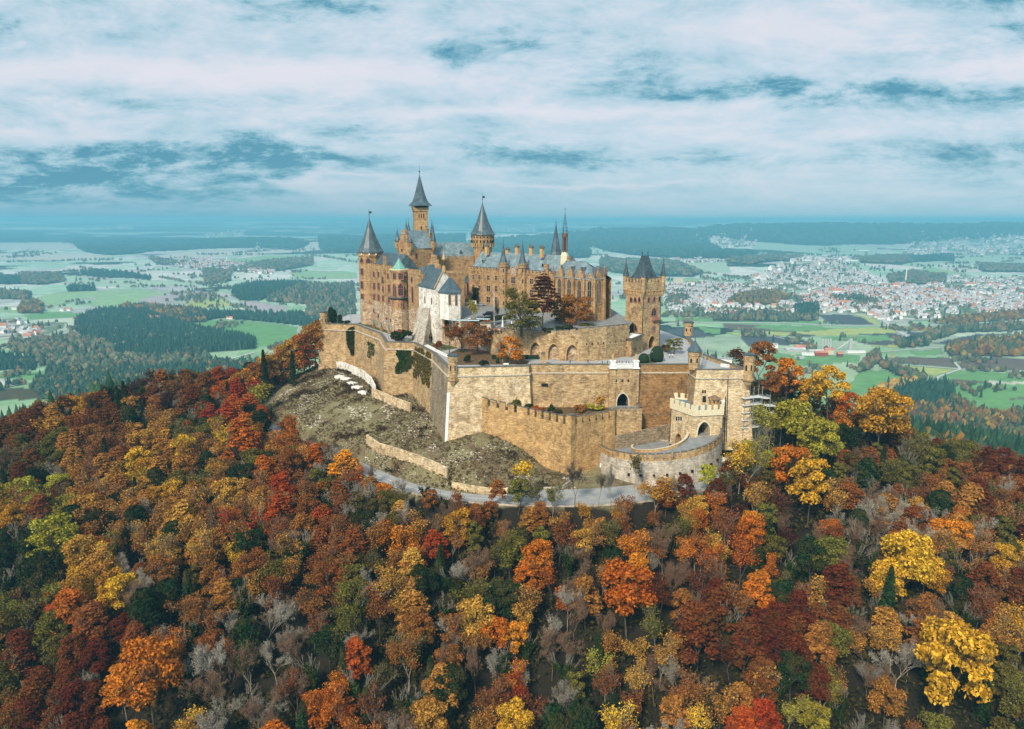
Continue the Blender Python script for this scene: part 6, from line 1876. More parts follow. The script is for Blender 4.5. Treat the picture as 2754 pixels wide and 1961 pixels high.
for px in (1820, 1826, 1832): win(gh, HP, px, 1126, 3.2, 12, False, 0, 'cream', bars=False, deep=.1)
MB().bar(fHL.P(.25, zh0, .12), fHL.P(.25, zh1, .12), .12, 5).build('downpipe', M['iron'], gh)
hx = XY(1921, 246, -10)
hx0 = (hx[0], hx[1])
ht = thing('roof_pavilion', 'small hexagonal brown pavilion on the cream gatehouse roof', 'turret', (hx[0], hx[1], zh1 + 1.2))
MB().lathe(hx0, [(1.9, zh1 + 1.203), (1.9, zh1 + 4.4)], 6, pi / 6).build('walls', M['gold'], ht)
MB().lathe(hx0, [(2.35, zh1 + 4.35), (2.2, zh1 + 4.7), (.4, zh1 + 5.7)], 6, pi / 6).build('roof', plain('brown_pavilion_roof', (.20, .13, .08)), ht)
HX = [(hx[0] + 1.9 * cos(pi / 6 + k * pi / 3), hx[1] + 1.9 * sin(pi / 6 + k * pi / 3)) for k in range(6)]
for px in (1911, 1921, 1931): win(ht, HX, px, 1079, 4, 12, True, 0, 'buff', bars=False, deep=.1, pane='dark')
# doors in the right bastion above
t = WALLT['w11']; i11 = ORDER.index('w11')
fW11 = Face(LOOP[i11], LOOP[i11 + 1])
for px, py, w, hp in ((1889, 1052, 4, 8), (1895, 1052, 4, 8), (1892, 1072, 9, 16)):
 h_ = fW11.hit(px, py)
 a = h_[0]; z_ = h_[1]; off = (1.2 - z_) / 28.2 * 2.2 + .12
 ww = w * h_[3] / F; hh_ = hp * h_[3] / F
 m = MB(); m.loft([[fW11.P(a - ww / 2, z_ - hh_ / 2, off + .15), fW11.P(a + ww / 2, z_ - hh_ / 2, off + .15), fW11.P(a + ww / 2, z_ + hh_ / 2, off), fW11.P(a - ww / 2, z_ + hh_ / 2, off)], [fW11.P(a - ww / 2, z_ - hh_ / 2, off - 1), fW11.P(a + ww / 2, z_ - hh_ / 2, off - 1), fW11.P(a + ww / 2, z_ + hh_ / 2, off - 1), fW11.P(a - ww / 2, z_ + hh_ / 2, off - 1)]])
 m.build('doorway' if w > 6 else 'window', M['dark'], t)
a = fW11.hit(1953, 1080)[0]
MB().bar(fW11.P(a, -24, 2.4), fW11.P(a, -1, .5), .13, 5).bar(fW11.P(a - .7, -30, 3.0), fW11.P(a - .7, -8, 1.3), .16, 5).build('downpipe', M['iron'], t)

# ------------------------------------------------------------------ road round the foot of the outworks
off = []
for i in range(len(RL)):
 a = RL[max(i - 1, 0)]; b = RL[min(i + 1, len(RL) - 1)]
 d_ = np.array([b[0] - a[0], b[1] - a[1]]); d_ /= np.linalg.norm(d_)
 off.append((d_[1], -d_[0]))
def ribbon(r0, r1, dz, i0=0, i1=None):
 m = MB(); vs = []; fs = []
 i1 = len(RL) if i1 is None else i1
 for i in range(i0, i1):
  p = RL[i]; n_ = off[i]
  vs += [(p[0] + n_[0] * r0, p[1] + n_[1] * r0, p[2] + dz), (p[0] + n_[0] * r1, p[1] + n_[1] * r1, p[2] + dz)]
 k = i1 - i0
 for i in range(k - 1): fs.append((2 * i, 2 * i + 2, 2 * i + 3, 2 * i + 1))
 m.add(vs, fs); return m
struct(ribbon(-3.2, 3.4, .06).build('road', M['road']))
struct(ribbon(-10.5, -3.2, .03, 29, 53).build('forecourt', M['road']))
struct(ribbon(3.0, 3.12, .066).build('road_edge_line', M['paint']))
struct(ribbon(-.06, .06, .066, 10, 30).build('road_centre_line', M['paint']))
# retaining wall under the outer edge
def road_wall(i0, i1, label, mat, r0=3.4, r1=3.9, ztop=.3, zbot=-7, name='retaining_wall', cap=None):
 t = thing(name, label, 'wall', tuple(RL[(i0 + i1) // 2] + np.array([0, 0, zbot])), None)
 m = MB(); c = MB()
 for i in range(i0, i1):
  q = []
  for j in (i, i + 1):
   p = RL[j]; n_ = off[j]
   q.append([(p[0] + n_[0] * r0, p[1] + n_[1] * r0), (p[0] + n_[0] * r1, p[1] + n_[1] * r1), p[2]])
  (a0, a1, za), (b0, b1, zb2) = q
  m.loft([[(*a1, za + zbot), (*b1, zb2 + zbot), (*b0, zb2 + zbot), (*a0, za + zbot)], [(*a1, za + ztop), (*b1, zb2 + ztop), (*b0, zb2 + ztop), (*a0, za + ztop)]])
 m.build('masonry', M[mat], t, merge=True)
 return t
road_wall(20, 58, 'grey retaining wall carrying the outer edge of the access road', 'barb')
gr = thing('guard_rail', 'pale steel guard rail along the outer edge of the access road', 'railing', tuple(RL[25]))
m = MB()
for i in range(8, 58):
 p, q = RL[i], RL[i + 1]; n0, n1_ = off[i], off[i + 1]
 P0 = (p[0] + n0[0] * 3.55, p[1] + n0[1] * 3.55, p[2] + .8); P1 = (q[0] + n1_[0] * 3.55, q[1] + n1_[1] * 3.55, q[2] + .8)
 m.bar(P0, P1, .11, 4)
m.build('rail', M['metal'], gr)
for i in range(8, 58, 2):
 p = RL[i]; n0 = off[i]
 MB().bar((p[0] + n0[0] * 3.55, p[1] + n0[1] * 3.55, p[2] - .1), (p[0] + n0[0] * 3.55, p[1] + n0[1] * 3.55, p[2] + .95), .06, 4).build('post', M['metal'], gr)

# ------------------------------------------------------------------ works on the slope: pale walls, concrete slabs, debris
def on_slope(pxs):
 return [T(px, py, 190) for px, py in pxs]
def slope_wall(label, pxs, h, mat, th=.5):
 P_ = on_slope(pxs)
 t = thing('slope_wall', label, 'wall', P_[len(P_) // 2])
 m = MB()
 for a, b in zip(P_[:-1], P_[1:]):
  d_ = np.array([b[0] - a[0], b[1] - a[1]]); d_ = d_ / (np.linalg.norm(d_) + 1e-9); n_ = (-d_[1] * th, d_[0] * th)
  m.loft([[(a[0], a[1], a[2] - 1.5), (b[0], b[1], b[2] - 1.5), (b[0] + n_[0], b[1] + n_[1], b[2] - 1.5), (a[0] + n_[0], a[1] + n_[1], a[2] - 1.5)],
    [(a[0], a[1], a[2] + h), (b[0], b[1], b[2] + h), (b[0] + n_[0], b[1] + n_[1], b[2] + h), (a[0] + n_[0], a[1] + n_[1], a[2] + h)]])
 m.build('masonry', M[mat], t)
 return t
slope_wall('new white retaining wall stepping down the slope below the far left bastion', [(836, 986), (876, 988), (924, 996), (972, 1018), (995, 1038), (1006, 1062)], 3.8, 'white', .9)
slope_wall('pale wall continuing down the scrub slope to a pointed end', [(1000, 1070), (1030, 1082), (1060, 1096), (1102, 1112)], 3.8, 'pale', .9)
slope_wall('long crumbling buff wall along the upper side of the access road', [(985, 1196), (1017, 1218), (1060, 1234), (1113, 1250), (1160, 1268), (1201, 1290)], 3.6, 'pale', .8)
slope_wall('low buff roadside wall below the yellow tree', [(1215, 1318), (1260, 1326), (1310, 1332), (1365, 1334)], 2.3, 'pale')
slope_wall('short coped wall bending beside the road below the bastion corner', [(1462, 1322), (1490, 1324), (1515, 1318), (1535, 1306)], 1.3, 'barb')
for k, (px, py) in enumerate([(916, 1016), (932, 1022), (948, 1033), (962, 1044), (980, 1058)]):
 p = T(px, py, 190)
 m = MB(); m.box((p[0], p[1], p[2] - 1.2), 5.0, 3.0, 1.9, radians(-35))
 o = m.build('concrete_slab', M['paint']); tag(o, 'white concrete slab, %s from the top of the stepped row on the slope' % ['first', 'second', 'third', 'fourth', 'fifth'][k], 'slab', 'stepped concrete slabs on the slope')
# old stair beside the grey side wall
st = thing('stone_stair', 'worn brown stone steps descending beside the grey side wall', 'stair', T(1160, 1100, 190))
m = MB()
for k in range(14):
 px = 1142 + k * 3.0; py = 1062 + k * 6.0
 p = T(px + 6, py, 190)
 MB().box((p[0], p[1], p[2] - .4), 2.6, 1.1, .9, radians(-55)).build('tread', M['brown'], st)
slope_wall('narrow white side wall of the worn stone stair', [(1141, 1068), (1150, 1086), (1160, 1100)], 1.2, 'white')

# ------------------------------------------------------------------ scaffolding at the right bastion
sc = thing('scaffold', 'silver scaffolding tower against the right bastion', 'scaffold', XY(2025, 252, -24))
SA = XY(1999, 249, -18)[:2]; SBp = XY(2045, 251, -18)[:2]
fS = Face(SA, SBp)
levels = [-19.2, -16.5, -13.8, -11.1, -8.6]
m = MB()
for s_ in (0, fS.L / 2, fS.L):
 for d_ in (0, -2.2):
  m = MB().bar(fS.P(s_, -26, d_), fS.P(s_, levels[-1] + (1.2 if s_ == 0 else 4), d_), .09, 5); m.build('standard', M['metal'], sc)
for z_ in levels:
 m = MB().loft([[fS.P(-.4, z_, .2), fS.P(fS.L + .4, z_, .2), fS.P(fS.L + .4, z_, -2.4), fS.P(-.4, z_, -2.4)], [fS.P(-.4, z_ + .16, .2), fS.P(fS.L + .4, z_ + .16, .2), fS.P(fS.L + .4, z_ + .16, -2.4), fS.P(-.4, z_ + .16, -2.4)]])
 m.build('deck', M['paint'], sc)
 for hh_ in (.55, 1.05):
  MB().bar(fS.P(-.4, z_ + hh_, .1), fS.P(fS.L + .4, z_ + hh_, .1), .06, 4).build('rail', M['metal'], sc)
for z_ in levels[:-1]:
 MB().bar(fS.P(0, z_, .12), fS.P(fS.L / 2, z_ + 2.2, .12), .06, 4).bar(fS.P(fS.L / 2, z_ + 2.2, .12), fS.P(fS.L, z_, .12), .06, 4).build('brace', M['metal'], sc)
for k in range(3):
 s0_ = fS.L + .5 + k * 2.7; z_ = -9.5 - k * 3.0
 m = MB().loft([[fS.P(s0_, z_, -1.5), fS.P(s0_ + 4, z_ - .3, -1.5), fS.P(s0_ + 4, z_ - .3, -4.2), fS.P(s0_, z_, -4.2)], [fS.P(s0_, z_ + .2, -1.5), fS.P(s0_ + 4, z_ - .1, -1.5), fS.P(s0_ + 4, z_ - .1, -4.2), fS.P(s0_, z_ + .2, -4.2)]])
 m.build('deck', M['paint'], sc)
 for hh_ in (.55, 1.1): MB().bar(fS.P(s0_, z_ + hh_, -1.5), fS.P(s0_ + 4, z_ - .3 + hh_, -1.5), .06, 4).bar(fS.P(s0_ + 4, z_ - .3 + hh_, -1.5), fS.P(s0_ + 4, z_ - .3 + hh_, -4.2), .06, 4).build('rail', M['metal'], sc)
 for s_ in (s0_, s0_ + 4): MB().bar(fS.P(s_, -34, -1.5), fS.P(s_, z_ + 1.3, -1.5), .09, 5).build('standard', M['metal'], sc)
p = XY(2040, 238, -26)
bn_ = thing('site_container', 'white and teal site container below the scaffolding', 'container', (p[0], p[1], gz(p[0], p[1])))
g0 = gz(p[0], p[1])
MB().box((p[0], p[1], g0 - .3), 4.5, 2.4, 2.9, .3).build('box', M['paint'], bn_)
MB().box((p[0] - .4, p[1] - 1.25, g0 + .2), 1.0, .1, 2.0, .3).build('door', plain('teal_door', (.05, .35, .38), .5), bn_)
MB().box((p[0], p[1], g0 + 2.603), 4.7, 2.6, .15, .3).build('roof', M['metal'], bn_)

# ticket hut with steps at the right end of the curved wall
p = XY(1948, 238, -27)
g0 = gz(p[0], p[1])
hut = thing('entrance_hut', 'small brown hut with white flat roof right of the curved wall', 'hut', (p[0], p[1], g0))
MB().box((p[0], p[1] + 1, g0 - .2), 3.4, 3, 3.0).build('walls', M['brown'], hut)
MB().box((p[0] - .1, p[1] + .9, g0 + 2.803), 4.0, 3.6, .3).build('roof', M['paint'], hut)
MB().box((p[0] - .3, p[1] - .55, g0), 1.0, .1, 2.1).build('door', M['dark'], hut)
for k in range(4):
 MB().box((p[0] + .2, p[1] - 1.0 - k * .5, g0 - .35 - k * .22), 3.6, .5, .45).build('step', M['barb'], hut)
# ------------------------------------------------------------------ plants: branches and leaves
ORDN = ['first','second','third','fourth','fifth','sixth','seventh','eighth','ninth','tenth','eleventh','twelfth','thirteenth','fourteenth','fifteenth','sixteenth','seventeenth','eighteenth','nineteenth','twentieth']
def ordw(i):
 if i < 20: return ORDN[i]
 if i >= 99: return 'hundred-and-' + ordw(i - 100) if i > 99 else 'hundredth'
 t = ['twenty', 'thirty', 'forty', 'fifty', 'sixty', 'seventy', 'eighty', 'ninety'][(i + 1) // 10 - 2]
 k = (i + 1) % 10
 return (t[:-1] + 'ieth') if k == 0 else t + '-' + ORDN[k - 1]
def skeleton(rs, h, spread=.55, trunk=.35, levels=5, nb=(2, 3), r0=.32, lean=.06):
 segs = []; tips = []
 def grow(p, d, L, r, lv):
  n = 3 if lv < 2 else 2
  for k in range(n):
   d = d + rs.normal(0, .10 if lv else .03, 3); d[2] += .05 * lv * .5; d = d / np.linalg.norm(d)
   q = p + d * L / n; r2 = r * (.88 if lv else .9)
   segs.append((p, q, r, r2, lv)); p = q; r = r2
   if lv >= 1 and k < n - 1 and lv < levels and rs.random() < .8:
    branch(p, d, L * .62, r * .6, lv + 1)
  if lv < levels:
   for _ in range(rs.integers(nb[0], nb[1] + 1)): branch(p, d, L * rs.uniform(.62, .82), r * .68, lv + 1)
  else: tips.append(p)
 def branch(p, d, L, r, lv):
  a = rs.normal(0, 1, 3); a -= a.dot(d) * d; a /= (np.linalg.norm(a) + 1e-9)
  k = rs.uniform(.45, 1.0) * spread * (1.25 if lv == 1 else 1)
  e = d + a * k; e[2] += .10; e /= np.linalg.norm(e)
  grow(p, e, L, r, lv)
 grow(np.array([0., 0., -.8]), np.array([rs.normal(0, lean), rs.normal(0, lean), 1.]), h * trunk, r0, 0)
 P = np.array([s[1] for s in segs])
 k = h / P[:, 2].max()
 segs = [(a * k, b * k, r, r2, l) for a, b, r, r2, l in segs]
 return segs, np.array(tips) * k
def tubes(segs, minr=.035, minlv=0, maxlv=99):
 V_, F_ = [], []
 for a, b, r, r2, lv in segs:
  if lv < minlv or lv > maxlv: continue
  n = 6 if lv == 0 else (4 if lv < 3 else 3)
  d = b - a; L = np.linalg.norm(d); d = d / L
  u_ = np.cross(d, [0.3, .9, .1]); u_ /= np.linalg.norm(u_); w_ = np.cross(d, u_)
  k = len(V_)
  for c, rr in ((a, max(r, minr)), (b, max(r2, minr))):
   for i in range(n):
    t = 2 * pi * i / n
    V_.append(c + (u_ * cos(t) + w_ * sin(t)) * rr)
  for i in range(n):
   j = (i + 1) % n
   F_.append((k + i, k + j, k + n + j, k + n + i))
 return np.array(V_), np.array(F_)
def leaves(rs, pts, nrm, size, aspect=1.6, jit=.7):
 """one small quad per point, lying roughly across nrm"""
 n = len(pts)
 nn = nrm + rs.normal(0, jit, (n, 3)); nn /= np.linalg.norm(nn, axis=1)[:, None]
 a = np.cross(nn, rs.normal(0, 1, (n, 3))); a /= (np.linalg.norm(a, axis=1)[:, None] + 1e-9)
 b = np.cross(nn, a)
 s = (size * rs.uniform(.6, 1.3, n))[:, None]
 a = a * s * aspect * .5; b = b * s * .5
 co = np.stack([pts - a - b * .5, pts + a * .2 - b, pts + a + b * .4, pts - a * .3 + b], 1).reshape(-1, 3)
 f = np.arange(4 * n).reshape(n, 4)
 return co, f
def lobes_points(rs, lobes, n):
 w = np.array([l[3] ** 2 for l in lobes]); w = w / w.sum()
 k = rs.choice(len(lobes), n, p=w)
 L = np.array(lobes)[k]
 d = rs.normal(0, 1, (n, 3)); d /= np.linalg.norm(d, axis=1)[:, None]
 d[:, 2] = np.where(d[:, 2] < -.35, -d[:, 2], d[:, 2])
 rad = L[:, 3] * (1 - .42 * rs.random(n) ** 1.6)
 bump = 1 + .16 * np.sin(7 * d[:, 0] + 5 * d[:, 2] + k) * np.cos(6 * d[:, 1] + k)
 p = L[:, :3] + d * (rad * bump)[:, None] * np.array([1, 1, .78])
 return p, d
LEAFN = 3600
def crown_round(seed, h=22., w=11., n=LEAFN, size=.50, form='round'):
 rs = np.random.default_rng(seed)
 lobes = []
 if form == 'round':
  m = rs.integers(11, 16)
  for i in range(m):
   t = i / m; z = h * (.45 + .45 * t)
   rr = w * .36 * sqrt(max(.05, 1 - ((z / h - .62) / .45) ** 2)); a = i * 2.4 + rs.random()
   lobes.append((rr * cos(a), rr * sin(a), z, w * rs.uniform(.17, .27)))
  lobes.append((0, 0, h * .86, w * .24))
 elif form == 'garden':
  for i in range(16):
   t = i / 16; z = h * (.20 + .66 * t); rr = w * .34 * sqrt(max(.08, 1 - ((z / h - .48) / .52) ** 2)); a = i * 2.4 + rs.random()
   lobes.append((rr * cos(a), rr * sin(a), z, w * rs.uniform(.16, .25)))
 elif form == 'tall':
  m = 12
  for i in range(m):
   t = i / m; z = h * (.34 + .56 * t); rr = w * .26 * sqrt(max(.05, 1 - ((z / h - .58) / .5) ** 2)); a = i * 2.4 + rs.random()
   lobes.append((rr * cos(a), rr * sin(a), z, w * rs.uniform(.17, .24)))
 elif form == 'layered':      # beech: flat plates of spray
  m = 20
  for i in range(m):
   t = i / m; z = h * (.40 + .55 * t); rr = w * .45 * sqrt(max(.05, 1 - t ** 1.8)) * rs.uniform(.4, 1.0); a = i * 2.4 + rs.random()
   lobes.append((rr * cos(a), rr * sin(a), z, w * rs.uniform(.13, .21)))
 p, d = lobes_points(rs, lobes, n)
 if form == 'layered':
  p[:, 2] = p[:, 2] + .12 * (np.round(p[:, 2] / 1.3) * 1.3 - p[:, 2]) * 4 - .10 * np.hypot(p[:, 0], p[:, 1])
  d = d * .5 + np.array([0, 0, .8])
  return leaves(rs, p, d, size * 1.05, 2.1, .35)
 return leaves(rs, p, d, size, 1.5, .6)
def crown_sparse(seed, segs, tips, n=1500, size=.5, spread=1.0):
 rs = np.random.default_rng(seed)
 src = np.concatenate([tips, np.array([s[1] for s in segs if s[4] >= 4])]) if len(segs) else tips
 k = rs.integers(0, len(src), n)
 # leaves stay on some boughs only
 dirs = rs.normal(0, 1, (3, 3)); dirs /= np.linalg.norm(dirs, axis=1)[:, None]
 c = src.mean(0)
 p = src[k] + rs.normal(0, spread, (n, 3)) * np.array([1, 1, .7])
 keep = np.max((p - c) @ dirs.T, axis=1) > -1.0
 p = p[keep]
 return leaves(rs, p, rs.normal(0, 1, p.shape), size, 1.5, .6)
def crown_conifer(seed, h=22., w=7., n=1900, size=.75, form='spruce'):
 rs = np.random.default_rng(seed)
 t = rs.random(n) ** .8
 a = rs.random(n) * 2 * pi
 lay = np.floor(t * 13) / 13
 if form == 'spruce':
  R = w * .5 * (1 - t) ** .9 * (.62 + .38 * (1 - (t * 13 - np.floor(t * 13)))) + .15
  z = h * (.10 + .90 * t)
 else:
  R = w * .5 * np.sqrt(np.clip(1 - ((t - .35) / .72) ** 2, 0, 1)); z = h * (.42 + .58 * t)
 br = 1 + .25 * np.sin(a * 5 + lay * 17) 
 rr = R * br * (1 - .45 * rs.random(n) ** 2)
 p = np.stack([rr * np.cos(a), rr * np.sin(a), z - rr * .22], 1)
 d = np.stack([np.cos(a) * .6, np.sin(a) * .6, np.full(n, .7)], 1)
 return leaves(rs, p, d, size, 1.9, .4)

def leafmat(name, c, c2=None, dark=.30):
 m = bpy.data.materials.new(name); m.use_nodes = True
 t = NT(m.node_tree); m.node_tree.nodes.clear()
 g = t.n('ShaderNodeNewGeometry')
 oi = t.n('ShaderNodeObjectInfo')
 c2 = c2 or [min(1, x * 1.5) for x in c]
 r = t.m('ADD', t.m('MULTIPLY', g.outputs['Random Per Island'], .62), t.m('MULTIPLY', t.noise(g.outputs['Position'], .42, 2), .38))
 lo = [x * dark for x in c]
 col = t.ramp(r, [(.15, lo), (.45, c), (.80, c2)])
 alt = t.m('MULTIPLY', t.m('SUBTRACT', t.noise(g.outputs['Position'], .22, 3), .47, clamp=True), 5.0, clamp=True)
 col = t.mix(t.m('MULTIPLY', alt, .45), col, (.115, .075, .022))
 hs = t.n('ShaderNodeHueSaturation', Hue=t.m('ADD', .485, t.m('MULTIPLY', oi.outputs['Random'], .03)), Saturation=1.0, Value=t.m('ADD', .75, t.m('MULTIPLY', oi.outputs['Random'], .5)), Color=col)
 d = t.n('ShaderNodeBsdfDiffuse', Color=hs.outputs[0], Roughness=.6)
 tr = t.n('ShaderNodeBsdfTranslucent', Color=hs.outputs[0])
 mx = t.n('ShaderNodeMixShader', i0=.22, i1=d.outputs[0], i2=tr.outputs[0])
 t.n('ShaderNodeOutputMaterial', Surface=mx.outputs[0])
 return m
LC = {  # key: (colour words, base, light)
 'R': ('deep red', (.105, .026, .010), (.22, .065, .022)), 'C': ('crimson', (.32, .050, .010), (.58, .14, .022)), 'M': ('maroon', (.062, .018, .013), (.13, .045, .032)),
 'U': ('rust-brown', (.24, .080, .018), (.44, .19, .05)), 'O': ('orange', (.46, .125, .010), (.82, .30, .030)), 'A': ('amber', (.36, .160, .026), (.68, .38, .085)),
 'G': ('golden', (.52, .27, .018), (.90, .58, .060)), 'L': ('lime-yellow', (.28, .25, .022), (.56, .52, .070)), 'V': ('olive', (.10, .095, .018), (.23, .20, .045)),
 'K': ('dark green', (.014, .032, .012), (.038, .070, .024)), 'B': ('bare grey', (.26, .25, .215), (.4, .38, .33)), 'I': ('ivy green', (.016, .036, .010), (.050, .085, .018))}
for k_, (w_, a_, b_) in LC.items(): M['leaf' + k_] = leafmat(w_.replace(' ', '_').replace('-', '_') + '_leaves', a_, b_)
M['bark'] = plain('dark_bark', (.085, .07, .055), .95, var=.4, sc=3)
M['bark_g'] = plain('silver_bark', (.25, .225, .18), .95, var=.35, sc=3)
M['bark_w'] = plain('pale_bark', (.34, .31, .25), .95, var=.35, sc=3)
M['bark_r'] = plain('reddish_twigs', (.19, .115, .070), .95, var=.35, sc=3)

def meshify(name, cf, mat):
 co, f = cf
 return mesh_np(name, co, f, mat)
PROTO = {}
def proto(kind):
 """a few trunk + crown meshes for every kind of tree, shared by their copies"""
 if kind in PROTO: return PROTO[kind]
 out = []
 for s in range({'round': 6, 'garden': 4, 'layered': 5, 'tall': 4, 'sparse': 6, 'bare': 7, 'ivy': 3, 'spruce': 3, 'pine': 3, 'thin': 3}[kind]):
  rs = np.random.default_rng(100 + s * 7 + len(kind))
  if kind in ('round', 'layered', 'tall', 'garden'):
   sg, tp = skeleton(rs, 20., .5, .42, 3, (2, 3), .30)
   out.append((meshify('trunk', tubes(sg, .06), M['bark']), meshify('crown', crown_round(31 * s + len(kind), 22, {'round': 11.5, 'layered': 13, 'tall': 8.5, 'garden': 13}[kind], LEAFN, .50, kind), M['leafO'])))
  elif kind == 'sparse':
   sg, tp = skeleton(rs, 21., .50, .34, 5, (2, 3), .28)
   out.append((meshify('trunk', tubes(sg, .045), M['bark_g']), meshify('crown', crown_sparse(s, sg, tp, 1700, .44, .80), M['leafO'])))
  elif kind == 'thin':
   sg, tp = skeleton(rs, 12., .42, .30, 4, (2, 3), .14)
   out.append((meshify('trunk', tubes(sg, .04), M['bark_g']), meshify('crown', crown_sparse(s + 40, sg, tp, 700, .42, .7), M['leafO'])))
  elif kind == 'bare':
   sg, tp = skeleton(rs, 20., .52 + .06 * (s % 3), .33, 6, (2, 3), .20)
   ln = tubes(sg, .022, 3); src = np.array([q[1] for q in sg if q[4] >= 4])
   k_ = rs.integers(0, len(src), 2000); nd = rs.normal(0, 1, (2000, 3)); lf = leaves(rs, src[k_] + rs.normal(0, .35, (2000, 3)), nd, .10, 9, .3)
   ln = (np.concatenate([ln[0], lf[0]]), np.concatenate([ln[1], lf[1] + len(ln[0])]))
   out.append((meshify('trunk', tubes(sg, .04, 0, 2), M['bark_g']), meshify('crown', ln, M['bark_g'])))
  elif kind == 'ivy':
   sg, tp = skeleton(rs, 20., .45, .4, 4, (2, 3), .3)
   q = [x for x in sg if x[4] <= 2]
   pts = np.concatenate([np.linspace(x[0], x[1], 5) for x in q]); pts = pts[rs.integers(0, len(pts), 2000)]
   pts = pts + rs.normal(0, .55, pts.shape)
   pts = pts[pts[:, 2] < 16]
   out.append((meshify('trunk', tubes(sg, .05), M['bark_g']), meshify('crown', leaves(rs, pts, rs.normal(0, 1, pts.shape), .5), M['leafI'])))
  elif kind == 'spruce':
   out.append((meshify('trunk', tubes([(np.array([0, 0, -1.]), np.array([0, 0, 21.]), .3, .05, 0)]), M['bark']), meshify('crown', crown_conifer(s, 23, 7.5), M['leafK'])))
  elif kind == 'pine':
   sg, tp = skeleton(rs, 19., .35, .6, 2, (2, 3), .3)
   out.append((meshify('trunk', tubes(sg, .06), M['bark']), meshify('crown', crown_conifer(s, 21, 8.5, 2200, .7, 'pine'), M['leafK'])))
 PROTO[kind] = out
 return out
def plant(name, kind, label, cat, loc, col='O', scale=1.0, sz=None, rot=None, group=None, bark=None, variant=None, sxy=None):
 pr = proto(kind)
 tr, cr = pr[(random.randrange(len(pr)) if variant is None else variant % len(pr))]
 t = thing(name, label, cat, loc, group)
 t.rotation_euler = (0, 0, random.uniform(0, 2 * pi) if rot is None else rot)
 k = scale if sxy is None else sxy
 t.scale = (k, k, scale if sz is None else sz)
 for nm, me in (('trunk', tr), ('crown', cr)):
  o = bpy.data.objects.new(nm, me); COL.objects.link(o); o.parent = t
  s = o.material_slots[0]
  if nm == 'crown' and kind != 'bare':
   s.link = 'OBJECT'; s.material = M['leaf' + col]
  elif bark:
   s.link = 'OBJECT'; s.material = M[bark]
 return t
def shrub_mesh(seed, n=700, size=.34):
 rs = np.random.default_rng(seed)
 lobes = [(rs.uniform(-.5, .5), rs.uniform(-.5, .5), rs.uniform(.25, .75), rs.uniform(.28, .5)) for _ in range(6)]
 p, d = lobes_points(rs, lobes, n); p[:, 2] = np.maximum(p[:, 2], .02)
 return leaves(rs, p, d, size * .28, 1.5, .6)
SHR = [meshify('foliage', shrub_mesh(k, 900, .5), M['leafV']) for k in range(4)]
def shrub(name, label, loc, w, h, col, cat='shrub', group=None):
 t = bpy.data.objects.new(name, SHR[random.randrange(4)]); COL.objects.link(t)
 t.location = loc; t.rotation_euler = (0, 0, random.uniform(0, 6.28)); t.scale = (w / 1.7, w / 1.7, h / 1.15)
 t.material_slots[0].link = 'OBJECT'; t.material_slots[0].material = M['leaf' + col]
 return tag(t, label, cat, group)

# ------------------------------------------------------------------ garden trees inside the walls
def hgt(py0, py1, Y): return ZAT(py0, Y) - ZAT(py1, Y)
def garden(name, kind, label, px, pyb, pytop, wpx, col, z, cat='tree', **kw):
 p = G(px, pyb, z); hh = ZAT(pytop, p[1]) - z
 w = wpx * proj(p[0], p[1], z + hh / 2)[2] / F
 base_h = {'thin': 12., 'pine': 21., 'spruce': 23.}.get(kind, 21.5); base_w = {'garden': 11.5, 'round': 11.5, 'layered': 13, 'tall': 8.5, 'sparse': 13, 'bare': 13, 'spruce': 7.5, 'pine': 8.5, 'thin': 7.5}.get(kind, 11)
 return plant(name, kind, label, cat, p, col, hh / base_h, sz=hh / base_h, sxy=w / base_w, **kw)
garden('maple_tree', 'garden', 'bright orange maple with a half-bare left side on the garden lawn', 1372, 981, 898, 66, 'O', 0)
garden('bare_tree', 'bare', 'bare grey tree growing against the orange garden maple', 1353, 984, 906, 50, 'B', 0)
garden('beech_tree', 'sparse', 'thinly leaved rust tree on the lawn right of the buttress foot', 1208, 950, 872, 78, 'U', 0, bark='bark')
garden('beech_tree', 'sparse', 'spreading brown-leaved tree left of the front garden wall corner', 1244, 948, 860, 66, 'U', 0, bark='bark', variant=2)
garden('beech_tree', 'garden', 'rust-brown tree with exposed roots before the upper retaining wall', 1285, 952, 850, 74, 'U', 0, variant=3)
garden('maple_tree', 'thin', 'slim yellow tree beside the white awnings near the chapel', 1277, 885, 810, 40, 'L', 8, variant=1)
garden('lime_tree', 'sparse', 'big olive-yellow tree before the long wing left of the dark red beech', 1400, 900, 772, 84, 'V', 9.2, bark='bark', variant=1)
garden('lime_tree', 'garden', 'olive tree filling the courtyard under the twin pointed turrets', 1405, 905, 800, 88, 'V', 9.2, variant=2)
garden('copper_beech', 'layered', 'dark maroon copper beech before the church gable', 1459, 897, 740, 88, 'M', 9.4, variant=0)
garden('lime_tree', 'garden', 'olive tree at the church side left of the amber tree', 1512, 880, 792, 56, 'V', 9.8, variant=3)
garden('lime_tree', 'garden', 'amber tree in front of the church side windows', 1550, 883, 786, 88, 'A', 10, variant=4)
garden('bare_tree', 'bare', 'slim bare tree beside the white flagpole', 1331, 890, 800, 40, 'B', 9, bark='bark')
garden('ornamental_tree', 'garden', 'round olive tree on the terrace right of the gate tower', 1812, 952, 905, 42, 'V', 0, variant=1)
